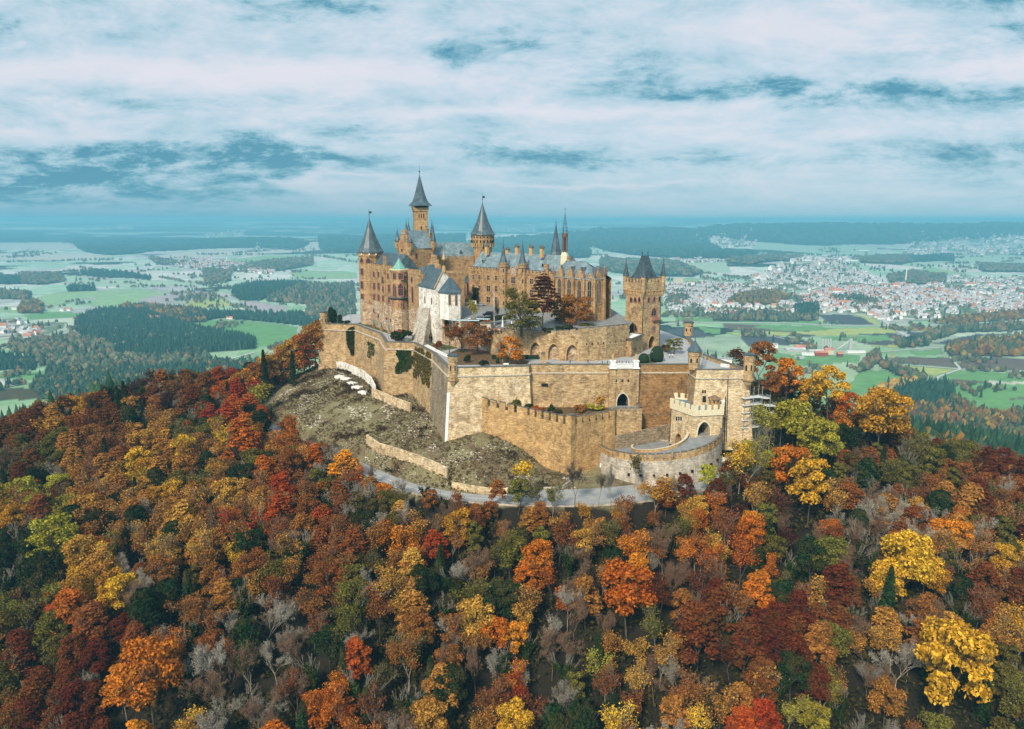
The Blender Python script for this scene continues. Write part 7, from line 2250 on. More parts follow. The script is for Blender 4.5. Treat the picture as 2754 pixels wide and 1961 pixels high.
for k, (px, pyt, pyb, w) in enumerate([(891, 825, 869, 12), (899, 832, 870, 12), (915, 846, 871, 9)]):
 p = G(px, pyb, 0); hh = ZAT(pyt, p[1]); ww = w * p[1] / F
 plant('cypress', 'pine', ['tallest dark columnar evergreen beside the far left turret', 'middle dark evergreen of the group beside the far left turret', 'smallest slim evergreen right of the far left group'][k], 'tree', (p[0], p[1], -hh * .55), 'K', sz=hh * 1.55 / 21, sxy=ww * 1.35 / 8.5)
def bush_at(px, pyb, pyt, wpx, col, z, label, name='shrub', group=None):
 p = G(px, pyb, z); hh = ZAT(pyt, p[1]) - z
 return shrub(name, label, p, wpx * p[1] / F, max(.4, hh), col, group=group)
bush_at(929, 873, 860, 28, 'K', 0, 'low spreading dark evergreen bush left of the round tower')
bush_at(1080, 921, 884, 64, 'I', 0, 'large dark green bush below the oriel tower')
bush_at(1072, 914, 881, 40, 'U', 0, 'russet bush growing through the large dark green bush')
bush_at(1151, 919, 874, 52, 'V', 0, 'dark olive bush at the foot of the sloping buttress')
bush_at(1178, 940, 915, 30, 'U', 0, 'small rust bush beside the white footpath')
bush_at(1300, 985, 965, 30, 'K', 0, 'dark bush at the left end of the garden hedge')
bush_at(1257, 975, 950, 22, 'I', 0, 'dark climber mound behind the front corner turret')
bush_at(1411, 950, 925, 26, 'I', 0, 'green bush beside the leftmost wall niche')
bush_at(1790, 945, 925, 34, 'M', 0, 'low dark maroon bush beside the gate tower')
bush_at(1340, 868, 848, 44, 'I', 11, 'green bush row beside the black van')
bush_at(1520, 893, 872, 60, 'K', 10, 'dark hedge bush behind the crenellated wall below the church')
bush_at(1470, 895, 880, 40, 'K', 10, 'dark bush under the copper beech')
bush_at(1578, 882, 868, 50, 'V', 10.5, 'olive bush under the church apse')
for k, (px, w) in enumerate([(1345, 46), (1400, 40), (1432, 34)]):
 p = G(px, 966, 0)
 m = MB(); m.box((p[0], p[1], 0), w * p[1] / F, 1.4, 1.5)
 o = m.build('hedge', M['hedge']); tag(o, ['clipped dark hedge left of the garden bench', 'clipped dark hedge behind the garden bench', 'clipped dark hedge ending at the stone gate pier'][k], 'hedge', 'hedge runs along the garden')
def topiary(px, pyb, pyt, w, label):
 p = G(px, pyb, 0); hh = ZAT(pyt, p[1]); r = w * p[1] / F / 2
 rs = np.random.default_rng(px)
 m = MB().lathe((p[0], p[1]), [(r * .8, 0), (r, hh * .3), (r * .97, hh * .5), (r * .8, hh * .75), (r * .45, hh * .94), (.1, hh)], 20)
 o = m.build('topiary', M['hedge'], None, True); tag(o, label, 'topiary')
topiary(1731, 975, 950, 30, 'smaller clipped dark dome bush by the balustrade')
topiary(1766, 972, 930, 38, 'large clipped dark dome bush before the gate tower arch')
topiary(1338, 977, 964, 11, 'small clipped ball bush left of the garden bench')
# shrubs of the planted ward
for px, pyb, pyt, w, c_, lab in [(1352, 1090, 1055, 62, 'B', 'grey leafless shrub thicket in the left end of the planted ward'), (1385, 1102, 1068, 50, 'V', 'olive shrub in the planted ward before the wall corner'), (1345, 1088, 1076, 28, 'K', 'dark green shrub poking above the left battlement'),
 (1420, 1104, 1085, 46, 'K', 'green shrub left of the golden ward shrubs'), (1440, 1108, 1092, 50, 'O', 'golden-orange low shrub behind the pointed bastion wall'), (1484, 1115, 1084, 22, 'K', 'small dark conifer in the planted ward'),
 (1505, 1112, 1098, 30, 'V', 'olive shrub beside the corner block of the planted ward'), (1555, 1108, 1086, 44, 'U', 'brown shrub right of the pointed bastion corner'), (1600, 1102, 1086, 54, 'L', 'yellow-green shrub in the right part of the planted ward'), (1612, 1095, 1058, 46, 'A', 'thin amber shrub climbing the wall left of the black gate')]:
 bush_at(px, pyb, pyt, w, c_ if c_ != 'B' else 'U', ZW - .8, lab)
# ivy on the walls
def ivy(name, label, fc, s0, s1, z0, z1, n, col, off=.4, batt=True):
 rs = np.random.default_rng(int(s0 * 10) + n)
 s = rs.uniform(s0, s1, n); z = z0 + (z1 - z0) * rs.random(n)
 k = fbm(s * .35 + 50, z * .35 + 50, 3, 5)
 edge = np.minimum(np.minimum(s - s0, s1 - s) / (s1 - s0) * 4, np.minimum(z - z0, (z1 - z) * 3) / (z1 - z0) * 3)
 keep = k + np.clip(edge, 0, 1) * .35 > .55
 s, z = s[keep], z[keep]
 d = (np.maximum(0, (1.2 - z)) / 28.2 * 2.2 if batt else 0) + rs.uniform(.05, off, len(s))
 p = np.stack([fc.A[0] + fc.u[0] * s + fc.n[0] * d, fc.A[1] + fc.u[1] * s + fc.n[1] * d, z], 1)
 nn = np.tile(np.array([fc.n[0], fc.n[1], .4]), (len(s), 1))
 me = meshify(name, leaves(rs, p, nn, .5, 1.3, .5), M['leaf' + col])
 o = bpy.data.objects.new(name, me); COL.objects.link(o); return tag(o, label, 'ivy')
def WF(a): i = ORDER.index(a); return Face(LOOP[i], LOOP[(i + 1) % len(LOOP)])
f_ = WF('w1'); ivy('ivy', 'dark ivy filling the recess beside the far left bastion', f_, .4, f_.L, -14, .5, 2200, 'I')
f_ = WF('w4'); ivy('ivy', 'dark ivy on the right half of the middle left bastion', f_, f_.L * .35, f_.L, -12, -1.5, 2200, 'I')
f_ = WF('w5'); ivy('ivy', 'bright green ivy hanging on the wall below the white footpath', f_, 1.0, f_.L * .97, -13, .8, 3600, 'V')
f_ = WF('w2'); ivy('ivy', 'small patch of creeper low on the long left wall', f_, f_.L * .55, f_.L * .85, -12, -4.5, 500, 'I')
f_ = Face(NP[0], NP[1]); ivy('ivy', 'green creeper column on the retaining wall below the chapel', f_, f_.L * .55, f_.L * .68, 3, 11.5, 500, 'I', batt=False)
ivy('ivy', 'dark ivy around the lower left windows of the long wing', fJ, 2.5, 7.5, 13, 20.5, 900, 'I', batt=False)

# ------------------------------------------------------------------ statues, lamps, pier, bench, vehicles
def figure_mesh(name, pose='stand', hgt_=1.75, robe=False):
 J = {'pel': (0, 0, .92), 'chest': (0, 0, 1.28), 'neck': (0, 0, 1.47), 'head': (0, -.02, 1.63), 'top': (0, -.01, 1.76),
         'ls': (-.19, 0, 1.42), 'rs': (.19, 0, 1.42), 'le': (-.25, .03, 1.14), 're': (.25, .03, 1.14), 'lh': (-.25, -.05, .90), 'rh': (.25, -.05, .90),
         'lp': (-.10, 0, .88), 'rp': (.10, 0, .88), 'lk': (-.10, -.02, .48), 'rk': (.10, -.02, .48), 'la': (-.10, .02, .08), 'ra': (.10, .02, .08), 'lt': (-.11, -.13, .03), 'rt': (.11, -.13, .03)}
 if pose == 'walk':
  J.update(lk=(-.10, -.18, .50), la=(-.10, -.24, .10), lt=(-.10, -.38, .05), rk=(.10, .06, .48), ra=(.10, .26, .14), rt=(.10, .18, .03), le=(-.24, .14, 1.16), lh=(-.24, .16, .92), re=(.24, -.10, 1.16), rh=(.24, -.26, 1.0))
 R = {'pel': .15, 'chest': .17, 'neck': .065, 'head': .105, 'top': .07, 'ls': .075, 'rs': .075, 'le': .05, 're': .05, 'lh': .035, 'rh': .035, 'lp': .10, 'rp': .10, 'lk': .065, 'rk': .065, 'la': .045, 'ra': .045, 'lt': .04, 'rt': .04}
 if robe: R.update(lk=.15, rk=.15, la=.17, ra=.17, lp=.15, rp=.15, le=.08, re=.08)
 E = [('pel', 'chest'), ('chest', 'neck'), ('neck', 'head'), ('head', 'top'), ('chest', 'ls'), ('chest', 'rs'), ('ls', 'le'), ('le', 'lh'), ('rs', 're'), ('re', 'rh'), ('pel', 'lp'), ('lp', 'lk'), ('lk', 'la'), ('la', 'lt'), ('pel', 'rp'), ('rp', 'rk'), ('rk', 'ra'), ('ra', 'rt')]
 ks = list(J)
 me = bpy.data.meshes.new(name); me.from_pydata([J[k] for k in ks], [(ks.index(a), ks.index(b)) for a, b in E], [])
 o = bpy.data.objects.new(name, me); COL.objects.link(o)
 o.modifiers.new('s', 'SKIN'); 
 for k, sv in zip(ks, me.skin_vertices[0].data): sv.radius = (R[k], R[k]); sv.use_root = (k == 'pel')
 sb = o.modifiers.new('d', 'SUBSURF'); sb.levels = 1
 dg = bpy.context.evaluated_depsgraph_get()
 me2 = bpy.data.meshes.new_from_object(o.evaluated_get(dg)); me2.name = name
 bpy.data.objects.remove(o)
 return me2
PM = {p: figure_mesh('person_' + p, p) for p in ('stand', 'walk')}
PR_ = figure_mesh('statue_body', 'stand', robe=True)
skin = plain('skin', (.50, .30, .21)); hair = plain('dark_hair', (.03, .02, .015))
CLO = {'black': plain('black_cloth', (.015, .015, .02)), 'navy': plain('navy_cloth', (.02, .03, .07)), 'blue': plain('blue_cloth', (.03, .10, .30)), 'white': plain('white_cloth', (.7, .7, .68)), 'red': plain('red_cloth', (.55, .02, .03)),
       'pink': plain('pink_cloth', (.75, .05, .12)), 'teal': plain('teal_cloth', (.03, .14, .15)), 'brown': plain('brown_cloth', (.12, .06, .04)), 'jeans': plain('blue_jeans', (.06, .11, .18)), 'yellow': plain('yellow_cloth', (.5, .35, .03))}
def person(loc, label, top, bottom, pose='stand', rot=0.0, s=1.0):
 me = PM[pose].copy(); me.name = 'person'
 me.materials.clear()
 for m_ in (CLO[bottom], CLO[top], skin, hair): me.materials.append(m_)
 for p in me.polygons:
  c = p.center
  if c.z > 1.66 or (c.z > 1.56 and c.y > .02): p.material_index = 3
  elif c.z > 1.49 or (c.z < .97 and abs(c.x) > .2): p.material_index = 2
  elif c.z > .93 or abs(c.x) > .2: p.material_index = 1
  else: p.material_index = 0
  p.use_smooth = True
 o = bpy.data.objects.new('person', me); COL.objects.link(o); o.location = loc; o.rotation_euler = (0, 0, rot); o.scale = (s, s, s)
 return tag(o, label, 'person')
def GP(px, py, z=0): return G(px, py, z)
pp = [(1533, 980, 'navy', 'black', 'stand', 'person in navy jacket leaning near the third wall niche'), (1581, 979, 'navy', 'jeans', 'walk', 'lone walker in a dark blue coat on the terrace left of the balustrade'), (1612, 983, 'white', 'black', 'stand', 'visitor in a white top left of the balustrade statue'),
      (1620, 983, 'teal', 'black', 'walk', 'visitor in a dark green jacket beside the one in white'), (1634, 982, 'teal', 'teal', 'stand', 'person in teal right behind the left balustrade statue'), (1649, 983, 'navy', 'black', 'stand', 'person in dark blue standing by the white balustrade left end'),
      (1659, 983, 'black', 'black', 'stand', 'leftmost black-clad person of the pair behind the balustrade'), (1665, 983, 'black', 'black', 'walk', 'right-hand black-clad person of the pair behind the balustrade'), (1673, 983, 'brown', 'black', 'stand', 'person in a brown coat behind the balustrade middle'),
      (1684, 983, 'blue', 'jeans', 'stand', 'person in a bright blue jacket behind the balustrade'), (1691, 984, 'black', 'black', 'walk', 'dark figure beside the one in bright blue'), (1800, 963, 'white', 'jeans', 'stand', 'left walker of the white-jacketed couple right of the dome bushes'),
      (1808, 963, 'white', 'jeans', 'walk', 'right walker of the white-jacketed couple right of the dome bushes')]
for px, py, a, b, ps, lab in pp: person(GP(px, py), lab, a, b, ps, random.uniform(-1, 1), 1.0)
for px, py, a, b, ps, lab, s in [(1936, 1262, 'black', 'jeans', 'walk', 'adult in black on the road by the hut steps', 1), (1945, 1264, 'pink', 'white', 'stand', 'child in a pink jacket on the road by the hut', .8), (1969, 1262, 'black', 'yellow', 'stand', 'person in black with yellow trousers on the road under the yellow tree', 1)]:
 p = T(px, py, 190); person((p[0], p[1], p[2] + .1), lab, a, b, ps, random.uniform(-1, 1), s)
p = G(1250, 823, 13); person(p, 'person in a red coat beside the white van', 'red', 'red')
def statue(loc, label, mat, s=1.35, plinth=2.0):
 t = thing('statue', label, 'statue', loc)
 MB().box((loc[0], loc[1], loc[2]), 1.3, 1.3, plinth).box((loc[0], loc[1], loc[2] + plinth + .003), 1.0, 1.0, .15).build('plinth', M['brown'] if mat == 'bronze' else M['paint'], t)
 me = PR_.copy(); me.name = 'figure'; me.materials.clear(); me.materials.append(M[mat]); 
 o = bpy.data.objects.new('figure', me); COL.objects.link(o); o.parent = t; o.location = (0, 0, plinth + .15); o.scale = (s, s, s)
 return t
for k, (px, py) in enumerate([(1006, 883), (1026, 890), (1046, 898)]):
 statue(G(px, py, 0), ['green bronze statue nearest the round tower', 'middle green bronze statue on the narrow lawn', 'green bronze statue nearest the oriel tower behind the lamp post'][k], 'bronze', 1.5, 1.6)
statue(G(1233, 848, 13), 'green bronze statue standing before the white chapel apse', 'bronze', 1.5, .4)
for k, p in enumerate(PEDS):
 t = thing('statue', ['weathered stone statue on the left balustrade pedestal', 'weathered stone statue on the right balustrade pedestal'][k], 'statue', p)
 me = PR_.copy(); me.name = 'figure'; me.materials.clear(); me.materials.append(M['buff'])
 o = bpy.data.objects.new('figure', me); COL.objects.link(o); o.parent = t; o.scale = (1.45, 1.45, 1.45)
t = thing('statue', 'white stone figure beside the brown roof pavilion', 'statue', (hx[0] + 3.1, hx[1] + .3, zh1 + 1.2))
me = PR_.copy(); me.name = 'figure'; me.materials.clear(); me.materials.append(M['paint']); o = bpy.data.objects.new('figure', me); COL.objects.link(o); o.parent = t; o.scale = (1.9,) * 3
def floodpost(loc, h, label, heads=2):
 t = thing('floodlight', label, 'lamp post', loc)
 MB().lathe(loc, [(.14, loc[2]), (.09, loc[2] + h)], 6).build('post', M['metal'], t)
 MB().bar((loc[0] - .7, loc[1], loc[2] + h), (loc[0] + .7, loc[1], loc[2] + h), .06, 4).build('crossbar', M['metal'], t)
 for s in (-1, 1): MB().box((loc[0] + s * .55, loc[1] - .1, loc[2] + h + .05), .65, .4, .5, s * .3).build('lamp_head', M['metal'], t)
floodpost(G(944, 871, 0), 7.4, 'white floodlight post beside the far left round tower')
floodpost(G(1045, 912, 0), 8.0, 'white floodlight post before the oriel tower')
loc = G(1755, 973, 0)
t = thing('street_lamp', 'white post lamp with round head before the large dome bush', 'lamp', loc)
MB().lathe(loc, [(.09, 0), (.07, 3.1)], 6).build('post', M['paint'], t); MB().lathe(loc, [(.1, 3.1), (.42, 3.35), (.5, 3.7), (.35, 4.05), (.05, 4.15)], 10).build('globe', M['paint'], t)
loc = G(1461, 983, 0)
t = thing('gate_pier', 'square stone pier with a pyramid cap at the garden end', 'pier', loc)
MB().box(loc, 1.4, 1.4, 4.3).build('shaft', M['stone'], t); MB().lathe(loc, [(1.15, 4.303), (1.15, 4.6), (.15, 5.1)], 4, pi / 4).build('cap', M['coping'], t)
loc = G(1361, 984, 0)
t = thing('garden_bench', 'white bench under the bright orange garden maple', 'bench', loc)
MB().box((loc[0], loc[1], .42), 1.9, .45, .08).build('seat', M['paint'], t); MB().box((loc[0], loc[1] + .25, .55), 1.9, .07, .42).build('backrest', M['paint'], t)
for s in (-.8, .8): MB().box((loc[0] + s, loc[1], 0), .08, .42, .42).build('leg', M['paint'], t)
p0 = G(1329, 868, 12); 
t = thing('flagpole', 'tall white flagpole standing in the upper courtyard', 'flagpole', p0)
MB().lathe(p0, [(.14, 9), (.09, ZAT(786, p0[1]))], 6).build('pole', M['paint'], t); MB().lathe(p0, [(.2, ZAT(786, p0[1])), (.2, ZAT(786, p0[1]) + .3)], 6).build('finial', M['metal'], t)
def vehicle(loc, rot, paint, label, L=4.8, Wd=1.9, Hh=1.9, van=True, name='parked_van'):
 t = thing(name, label, 'van' if van else 'car', loc)
 c, s = cos(rot), sin(rot)
 def tf(x_, y_, z_): return (loc[0] + x_ * c - y_ * s, loc[1] + x_ * s + y_ * c, loc[2] + z_)
 prof = [(-L / 2, .35), (L / 2, .35), (L / 2, .95), (L / 2 - .9, 1.05), (L / 2 - 1.6, Hh), (-L / 2 + .15, Hh), (-L / 2, 1.0)] if van else [(-L / 2, .35), (L / 2, .35), (L / 2, .8), (L / 2 - 1.1, .92), (L / 2 - 1.9, Hh * .78), (-L / 2 + 1.0, Hh * .78), (-L / 2 + .3, .95), (-L / 2, .9)]
 MB().loft([[tf(x_, -Wd / 2, z_) for x_, z_ in prof], [tf(x_, Wd / 2, z_) for x_, z_ in prof]]).build('body', paint, t)
 top = Hh if van else Hh * .78
 for sd in (-1, 1):
  y_ = sd * (Wd / 2 + .012)
  q = [(-L / 2 + .5, 1.08), (L / 2 - 1.15, 1.08), (L / 2 - 1.65, top - .15), (-L / 2 + .7, top - .15)]
  MB().loft([[tf(a, y_, b) for a, b in q], [tf(a, y_ - sd * .05, b) for a, b in q]]).build('side_window', M['glass'], t)
  for wx in (-L / 2 + .85, L / 2 - .85):
   w_ = MB().bar(tf(wx, sd * (Wd / 2 - .2), .34), tf(wx, sd * (Wd / 2 + .03), .34), .34, 12).build('wheel', M['iron'], t)
 q = [(-Wd / 2 + .15), (Wd / 2 - .15)]
 MB().loft([[tf(L / 2 - .97, q[0], 1.1), tf(L / 2 - .97, q[1], 1.1), tf(L / 2 - 1.5, q[1], top - .12), tf(L / 2 - 1.5, q[0], top - .12)], [tf(L / 2 - 1.1, q[0], 1.05), tf(L / 2 - 1.1, q[1], 1.05), tf(L / 2 - 1.6, q[1], top - .2), tf(L / 2 - 1.6, q[0], top - .2)]]).build('windscreen', M['glass'], t)
 for sd in (-1, 1): MB().box(tf(L / 2, sd * (Wd / 2 - .3), .62), .08, .3, .18, rot).build('headlight', M['metal'], t)
 return t
wp_ = plain('white_car_paint', (.75, .76, .76), .25, var=.02); bp_ = plain('black_car_paint', (.012, .014, .018), .2, var=.02); sp_ = plain('silver_car_paint', (.35, .38, .4), .3, .4, var=.02)
vehicle(G(1267, 820, 13), pi, wp_, 'white van parked between the chapel and the long wing', 5.0)
vehicle(G(1293, 823, 13), pi + .1, sp_, 'silver car parked behind the white van against the long wing', 4.3, 1.8, 1.7, False, 'parked_car')
vehicle(G(1315, 850, 12.6), pi * .9, bp_, 'black van parked in the upper courtyard beside the flagpole', 5.0)
# cafe terrace: parasols, kiosk, awnings, tables
def parasol(px, pyb, h, label):
 p = G(px, pyb, 10)
 t = thing('parasol', label, 'parasol', p, 'closed white parasols of the cafe')
 MB().lathe(p, [(.05, p[2]), (.05, p[2] + h)], 6).build('pole', M['metal'], t)
 MB().lathe(p, [(.45, p[2] + h * .25), (.36, p[2] + h * .5), (.18, p[2] + h * .85), (.04, p[2] + h)], 8).build('cover', M['paint'], t)
parasol(1352, 889, 5.6, 'tall closed white parasol left of the olive tree')
parasol(1376, 889, 4.2, 'shorter closed white parasol half hidden by the olive tree')
parasol(1388, 892, 3.6, 'lowest closed white parasol among the cafe tables')
p = G(1310, 888, 9.6)
t = thing('cafe_kiosk', 'small grey kiosk with a flat roof left of the white parasol', 'kiosk', p)
MB().box(p, 4.4, 3.6, 2.9, -.3).build('walls', M['barb'], t); MB().box((p[0], p[1], p[2] + 2.903), 5.0, 4.2, .25, -.3).build('roof', M['coping'], t)
MB().box((p[0] - .6, p[1] - 1.85, p[2] + .1), 1.0, .12, 2.0, -.3).build('door', M['dark'], t)
for k, (px, py, L_, lab) in enumerate([(1252, 868, 11, 'long pale blue awning roof at the chapel side'), (1288, 864, 9, 'second pale blue awning roof behind the slim yellow tree')]):
 p = G(px, py, 12.4)
 t = thing('awning', lab, 'awning', p)
 m = MB(); m.box((p[0], p[1], p[2] + .9), L_, 2.6, .12, -.12 * (k + 1)); m.build('canopy', plain('pale_blue_canvas', (.48, .62, .66), .6), t)
 for s in (-1, 1): MB().bar((p[0] + s * L_ * .45, p[1] - 1, p[2] - 1.6), (p[0] + s * L_ * .45, p[1] - 1, p[2] + .9), .06, 4).build('leg', M['metal'], t)
rs_ = random.Random(5)
tb = []
for k in range(16):
 px = 1322 + k * 7.4; py = 886 + rs_.uniform(-1, 6)
 p = G(px, py, 9.6)
 t = thing('cafe_table', 'reddish cafe table with chairs, %s from the kiosk along the battlement' % ordw(k), 'cafe table', p, 'cafe tables behind the battlement')
 MB().lathe(p, [(.5, p[2] + .7), (.5, p[2] + .76)], 8).lathe(p, [(.06, p[2]), (.05, p[2] + .71)], 5).build('tabletop', M['paint'] if k % 3 == 0 else M['pink'], t)
 for q in range(3):
  a = q * 2.1 + k
  cx_, cy_ = p[0] + .9 * cos(a), p[1] + .9 * sin(a)
  MB().box((cx_, cy_, p[2] + .42), .45, .45, .07, a).box((cx_ + .2 * cos(a), cy_ + .2 * sin(a), p[2] + .485), .06, .45, .5, a).build('chair', M['pink'] if q != 1 else M['brown'], t)
# works on the right bastion terrace
for k, (px, py) in enumerate([(1944, 986), (1956, 988), (1968, 989), (1980, 990)]):
 p = G(px, py, 0); t = thing('barrier', 'white construction barrier, %s from the left on the right bastion' % ordw(k), 'barrier', p, 'site barriers on the right bastion')
 MB().box(p, 1.6, .1, 1.1, -.15).build('panel', M['paint'] if k < 3 else CLO['teal'], t)
 MB().box((p[0], p[1] - .06, .6), .25, .02, .25, -.15).build('reflector', CLO['red'], t)
p = G(1950, 975, 0)
t = thing('site_shelter', 'white site hut roof on the right bastion terrace', 'shelter', p)
MB().box(p, 5, 2.6, 1.5, -.35).build('walls', M['paint'], t); MB().box((p[0], p[1], 1.503), 5.3, 2.9, .12, -.35).build('roof', M['metal'], t)
p0 = G(1886, 985, 0); p1 = G(1893, 946, 0)
t = thing('metal_stair', 'galvanised stair with railings beside the slate-roofed turret', 'stair', p0)
a0 = np.array(p0); a1 = np.array((p1[0], p1[1], 3.6))
for s in (0, 1.3):
 for dz_ in (0, 1.0): MB().bar(a0 + [s, 0, dz_], a1 + [s, 0, dz_], .07, 4).build('rail', M['metal'], t)
for k in range(9):
 q = a0 + (a1 - a0) * (k + .5) / 9
 MB().box((q[0] + .65, q[1], q[2]), 1.2, .6, .06).build('tread', M['metal'], t)
# white footpath with railing on the left terrace
fp = [G(*p_) for p_ in [(1113, 918), (1140, 928), (1172, 945), (1205, 962)]]
m = MB(); vs = []
for i, p in enumerate(fp): vs += [(p[0] - .6, p[1] + .3, .05), (p[0] + 1.6, p[1] + 1.2, .05)]
m.add(vs, [(2 * i, 2 * i + 1, 2 * i + 3, 2 * i + 2) for i in range(3)]); struct(m.build('footpath', M['paint']))
t = thing('path_railing', 'thin steel railing along the white footpath', 'railing', fp[1])
for a, b in zip(fp[:-1], fp[1:]):
 for z_ in (.6, 1.15): MB().bar((a[0] + 1.7, a[1] + 1.3, z_), (b[0] + 1.7, b[1] + 1.3, z_), .04, 4).build('rail', M['metal'], t)
 MB().bar((a[0] + 1.7, a[1] + 1.3, 0), (a[0] + 1.7, a[1] + 1.3, 1.2), .05, 4).build('post', M['metal'], t)
# sign boards by the road
for px, py, lab in [(1742, 1328, 'white notice board on the road verge below the curved wall'), (1975, 1232, 'white banner post beside the hut'), (1616, 1268, 'small pale sign on the left end of the curved wall')]:
 p = T(px, py, 190); t = thing('sign', lab, 'sign', p)
 MB().bar(p, (p[0], p[1], p[2] + 2.2), .06, 4).build('post', M['metal'], t); MB().box((p[0], p[1] - .1, p[2] + 1.2), .9, .06, 1.5).build('panel', M['paint'], t)
# ------------------------------------------------------------------ the forest on the hill
ANCH = '''30,960R 120,900R 140,890G 60,1030R 280,890K 330,850M 430,860R 520,900C 545,920C 230,930R 200,990U 110,1090L 90,1000V 170,1050A 180,1100A 20,1130G 60,1190K 40,1260K 150,1150K 250,1140A
300,1130A 350,950A 420,960V 440,1000G 520,980G 480,1010A 560,1010V 600,900K 660,990O 700,1000O 740,1010B 770,1020O 650,960U 800,1060B 450,1080A 380,1060G 540,1080A 620,1120C 600,1150U 700,1080U
500,1150U 400,1200A 430,1230G 300,1230B 230,1290G 270,1270G 350,1290U 130,1370C 230,1400R 60,1360V 30,1400V 150,1450R 50,1480R 200,1530R 90,1580R 350,1480O 330,1520O 290,1560G 340,1330K 520,1320B
600,1380B 560,1430B 480,1470A 440,1430U 460,1580G 550,1500B 600,1570B 700,1580O 690,1300U 720,1230U 560,1280U 650,1250A 740,1350B 800,1400B 760,1180K 800,1250V 830,1150K 870,1190O 900,1130B 960,1180G
970,1130U 1010,1260K 990,1250U 1090,1200K 930,1230C 950,1310A 880,1260A 1040,1250B 1070,1300V 1080,1340K 1150,1150U 1200,1290O 1210,1330A 1230,1370B 1130,1400O 1050,1380U 980,1420B 900,1470C 870,1400U
1000,1480A 1090,1500C 1050,1540U 1110,1580G 960,1580A 850,1520R 1180,1420V 1240,1460B 1330,1440L 1300,1480K 1400,1270O 1410,1240O 1350,1200B 1320,1150G 1290,1220B 1440,1170U 1500,1200B 1560,1200G
1500,1380A 1450,1450A 1470,1500B 1520,1330R 1580,1310R 1590,1230O 1660,1170O 1680,1250O 1620,1280U 1700,1070R 1730,1130M 1800,1190B 1760,1250K 1830,1280U 1860,1240U 1780,1400R 1680,1430R 1600,1500C
1700,1520R 1740,1570L 1650,1590C 1870,1400R 1850,1330R 1900,1440B 1940,1340B 1960,1370A 2030,1240G 1950,1280G 1980,1400A 2050,1200U 2130,1300U 2150,1350R 2230,1300R 2240,1260G 2250,1190V 2180,1180U
2240,1400G 2150,1430A 2120,1480G 2140,1500G 2220,1430G 2050,1430B 1960,1500B 2000,1560U 2100,1570V 2230,1560V 1500,1560G 1440,1570G 1400,1530U 1340,1580K 1590,760R 1630,770U 1680,780U 1700,850R 1720,840O
1760,870U 1830,830G 1850,850O 1800,860G 1880,900U 1960,910G 1800,930L 1830,970L 1780,980L 1700,960L 1850,1010V 1870,940O 1920,960U 1990,960V 2050,1000V 2000,1020V 2100,970V 1900,1040K 1830,1090O 1880,1080G
1930,1050B 2130,960R 2200,970R 2250,1000R 2150,1040U 2230,1080R 2180,1110R 2080,1100U 2130,1130O 2050,1070V 2000,1110B 1990,1150U 1960,1170B 1930,1220B 2150,1000V 2260,1100R 1700,900R 650,800U 690,740U 600,780K 620,790U 680,760U'''
AN = [(float(w.split(',')[0]) * 1.2074, float(w.split(',')[1][:-1]) * 1.2074, w[-1]) for w in ANCH.split()]
AX = np.array([(a[0], a[1]) for a in AN])
def seen(x, y, z, canopy=9.0):
 """is this point in sight of the drone over the hill's canopy?"""
 ok = np.ones(len(x), bool)
 for t in np.linspace(.25, .95, 36):
  X, Y = x * t, y * t
  Z = H + (z - H) * t
  h = relief(X, Y)
  dd = np.hypot(X - x, Y - y)
  cn = np.where(dd > 22, canopy, 0)
  bare = inside(BARE, X, Y)
  castle = inside(LOOP, X, Y)
  h = h + np.where(bare, 0, cn)
  h = np.where(castle, np.maximum(h, 2.0), h)
  ok &= ~(Z < h - .5)
 return ok
BAREX = miter(BARE, -2.0, True)
sp = 5.7
gx, gy = np.meshgrid(np.arange(-330, 331, sp), np.arange(112, 480, sp * .92))
gx = gx + (np.arange(gx.shape[0]) % 2)[:, None] * sp / 2
gx = (gx + rng.uniform(-2.4, 2.4, gx.shape)).ravel(); gy = (gy + rng.uniform(-2.4, 2.4, gy.shape)).ravel()
# the few trees that stand on the bare side of the road, and a gap where the road wall shows, are set by hand below
m = ~inside(BARE, gx, gy) & ~inside(miter(LOOP, 7.0, True), gx, gy)
gx, gy = gx[m], gy[m]
dr = np.min(np.hypot(gx[:, None] - RL[None, :, 0], gy[:, None] - RL[None, :, 1]), axis=1)
m = dr > 4.9
gx, gy, dr = gx[m], gy[m], dr[m]
gzv = relief(gx, gy)
d = gy * CP + (H - gzv - 12) * SP
px_ = CX + F * gx / d; py_ = CY - F * (gy * SP + (gzv + 12 - H) * CP) / d
m = (px_ > -140) & (px_ < 2900) & (py_ < 2080)
gx, gy, gzv, px_, py_, dr, d = [a[m] for a in (gx, gy, gzv, px_, py_, dr, d)]
m = seen(gx, gy, gzv + 19)
gx, gy, gzv, px_, py_, dr, d = [a[m] for a in (gx, gy, gzv, px_, py_, dr, d)]
print('forest trees', len(gx))
rr = random.Random(11)
KN = {'R': ('beech_tree', 'beech'), 'U': ('beech_tree', 'beech'), 'M': ('beech_tree', 'beech'), 'C': ('cherry_tree', 'cherry tree'), 'O': ('maple_tree', 'maple'), 'A': ('maple_tree', 'maple'), 'G': ('maple_tree', 'maple'),
      'L': ('ash_tree', 'ash'), 'V': ('ash_tree', 'ash'), 'K': ('pine_tree', 'pine'), 'B': ('bare_tree', 'tree')}
rec = []
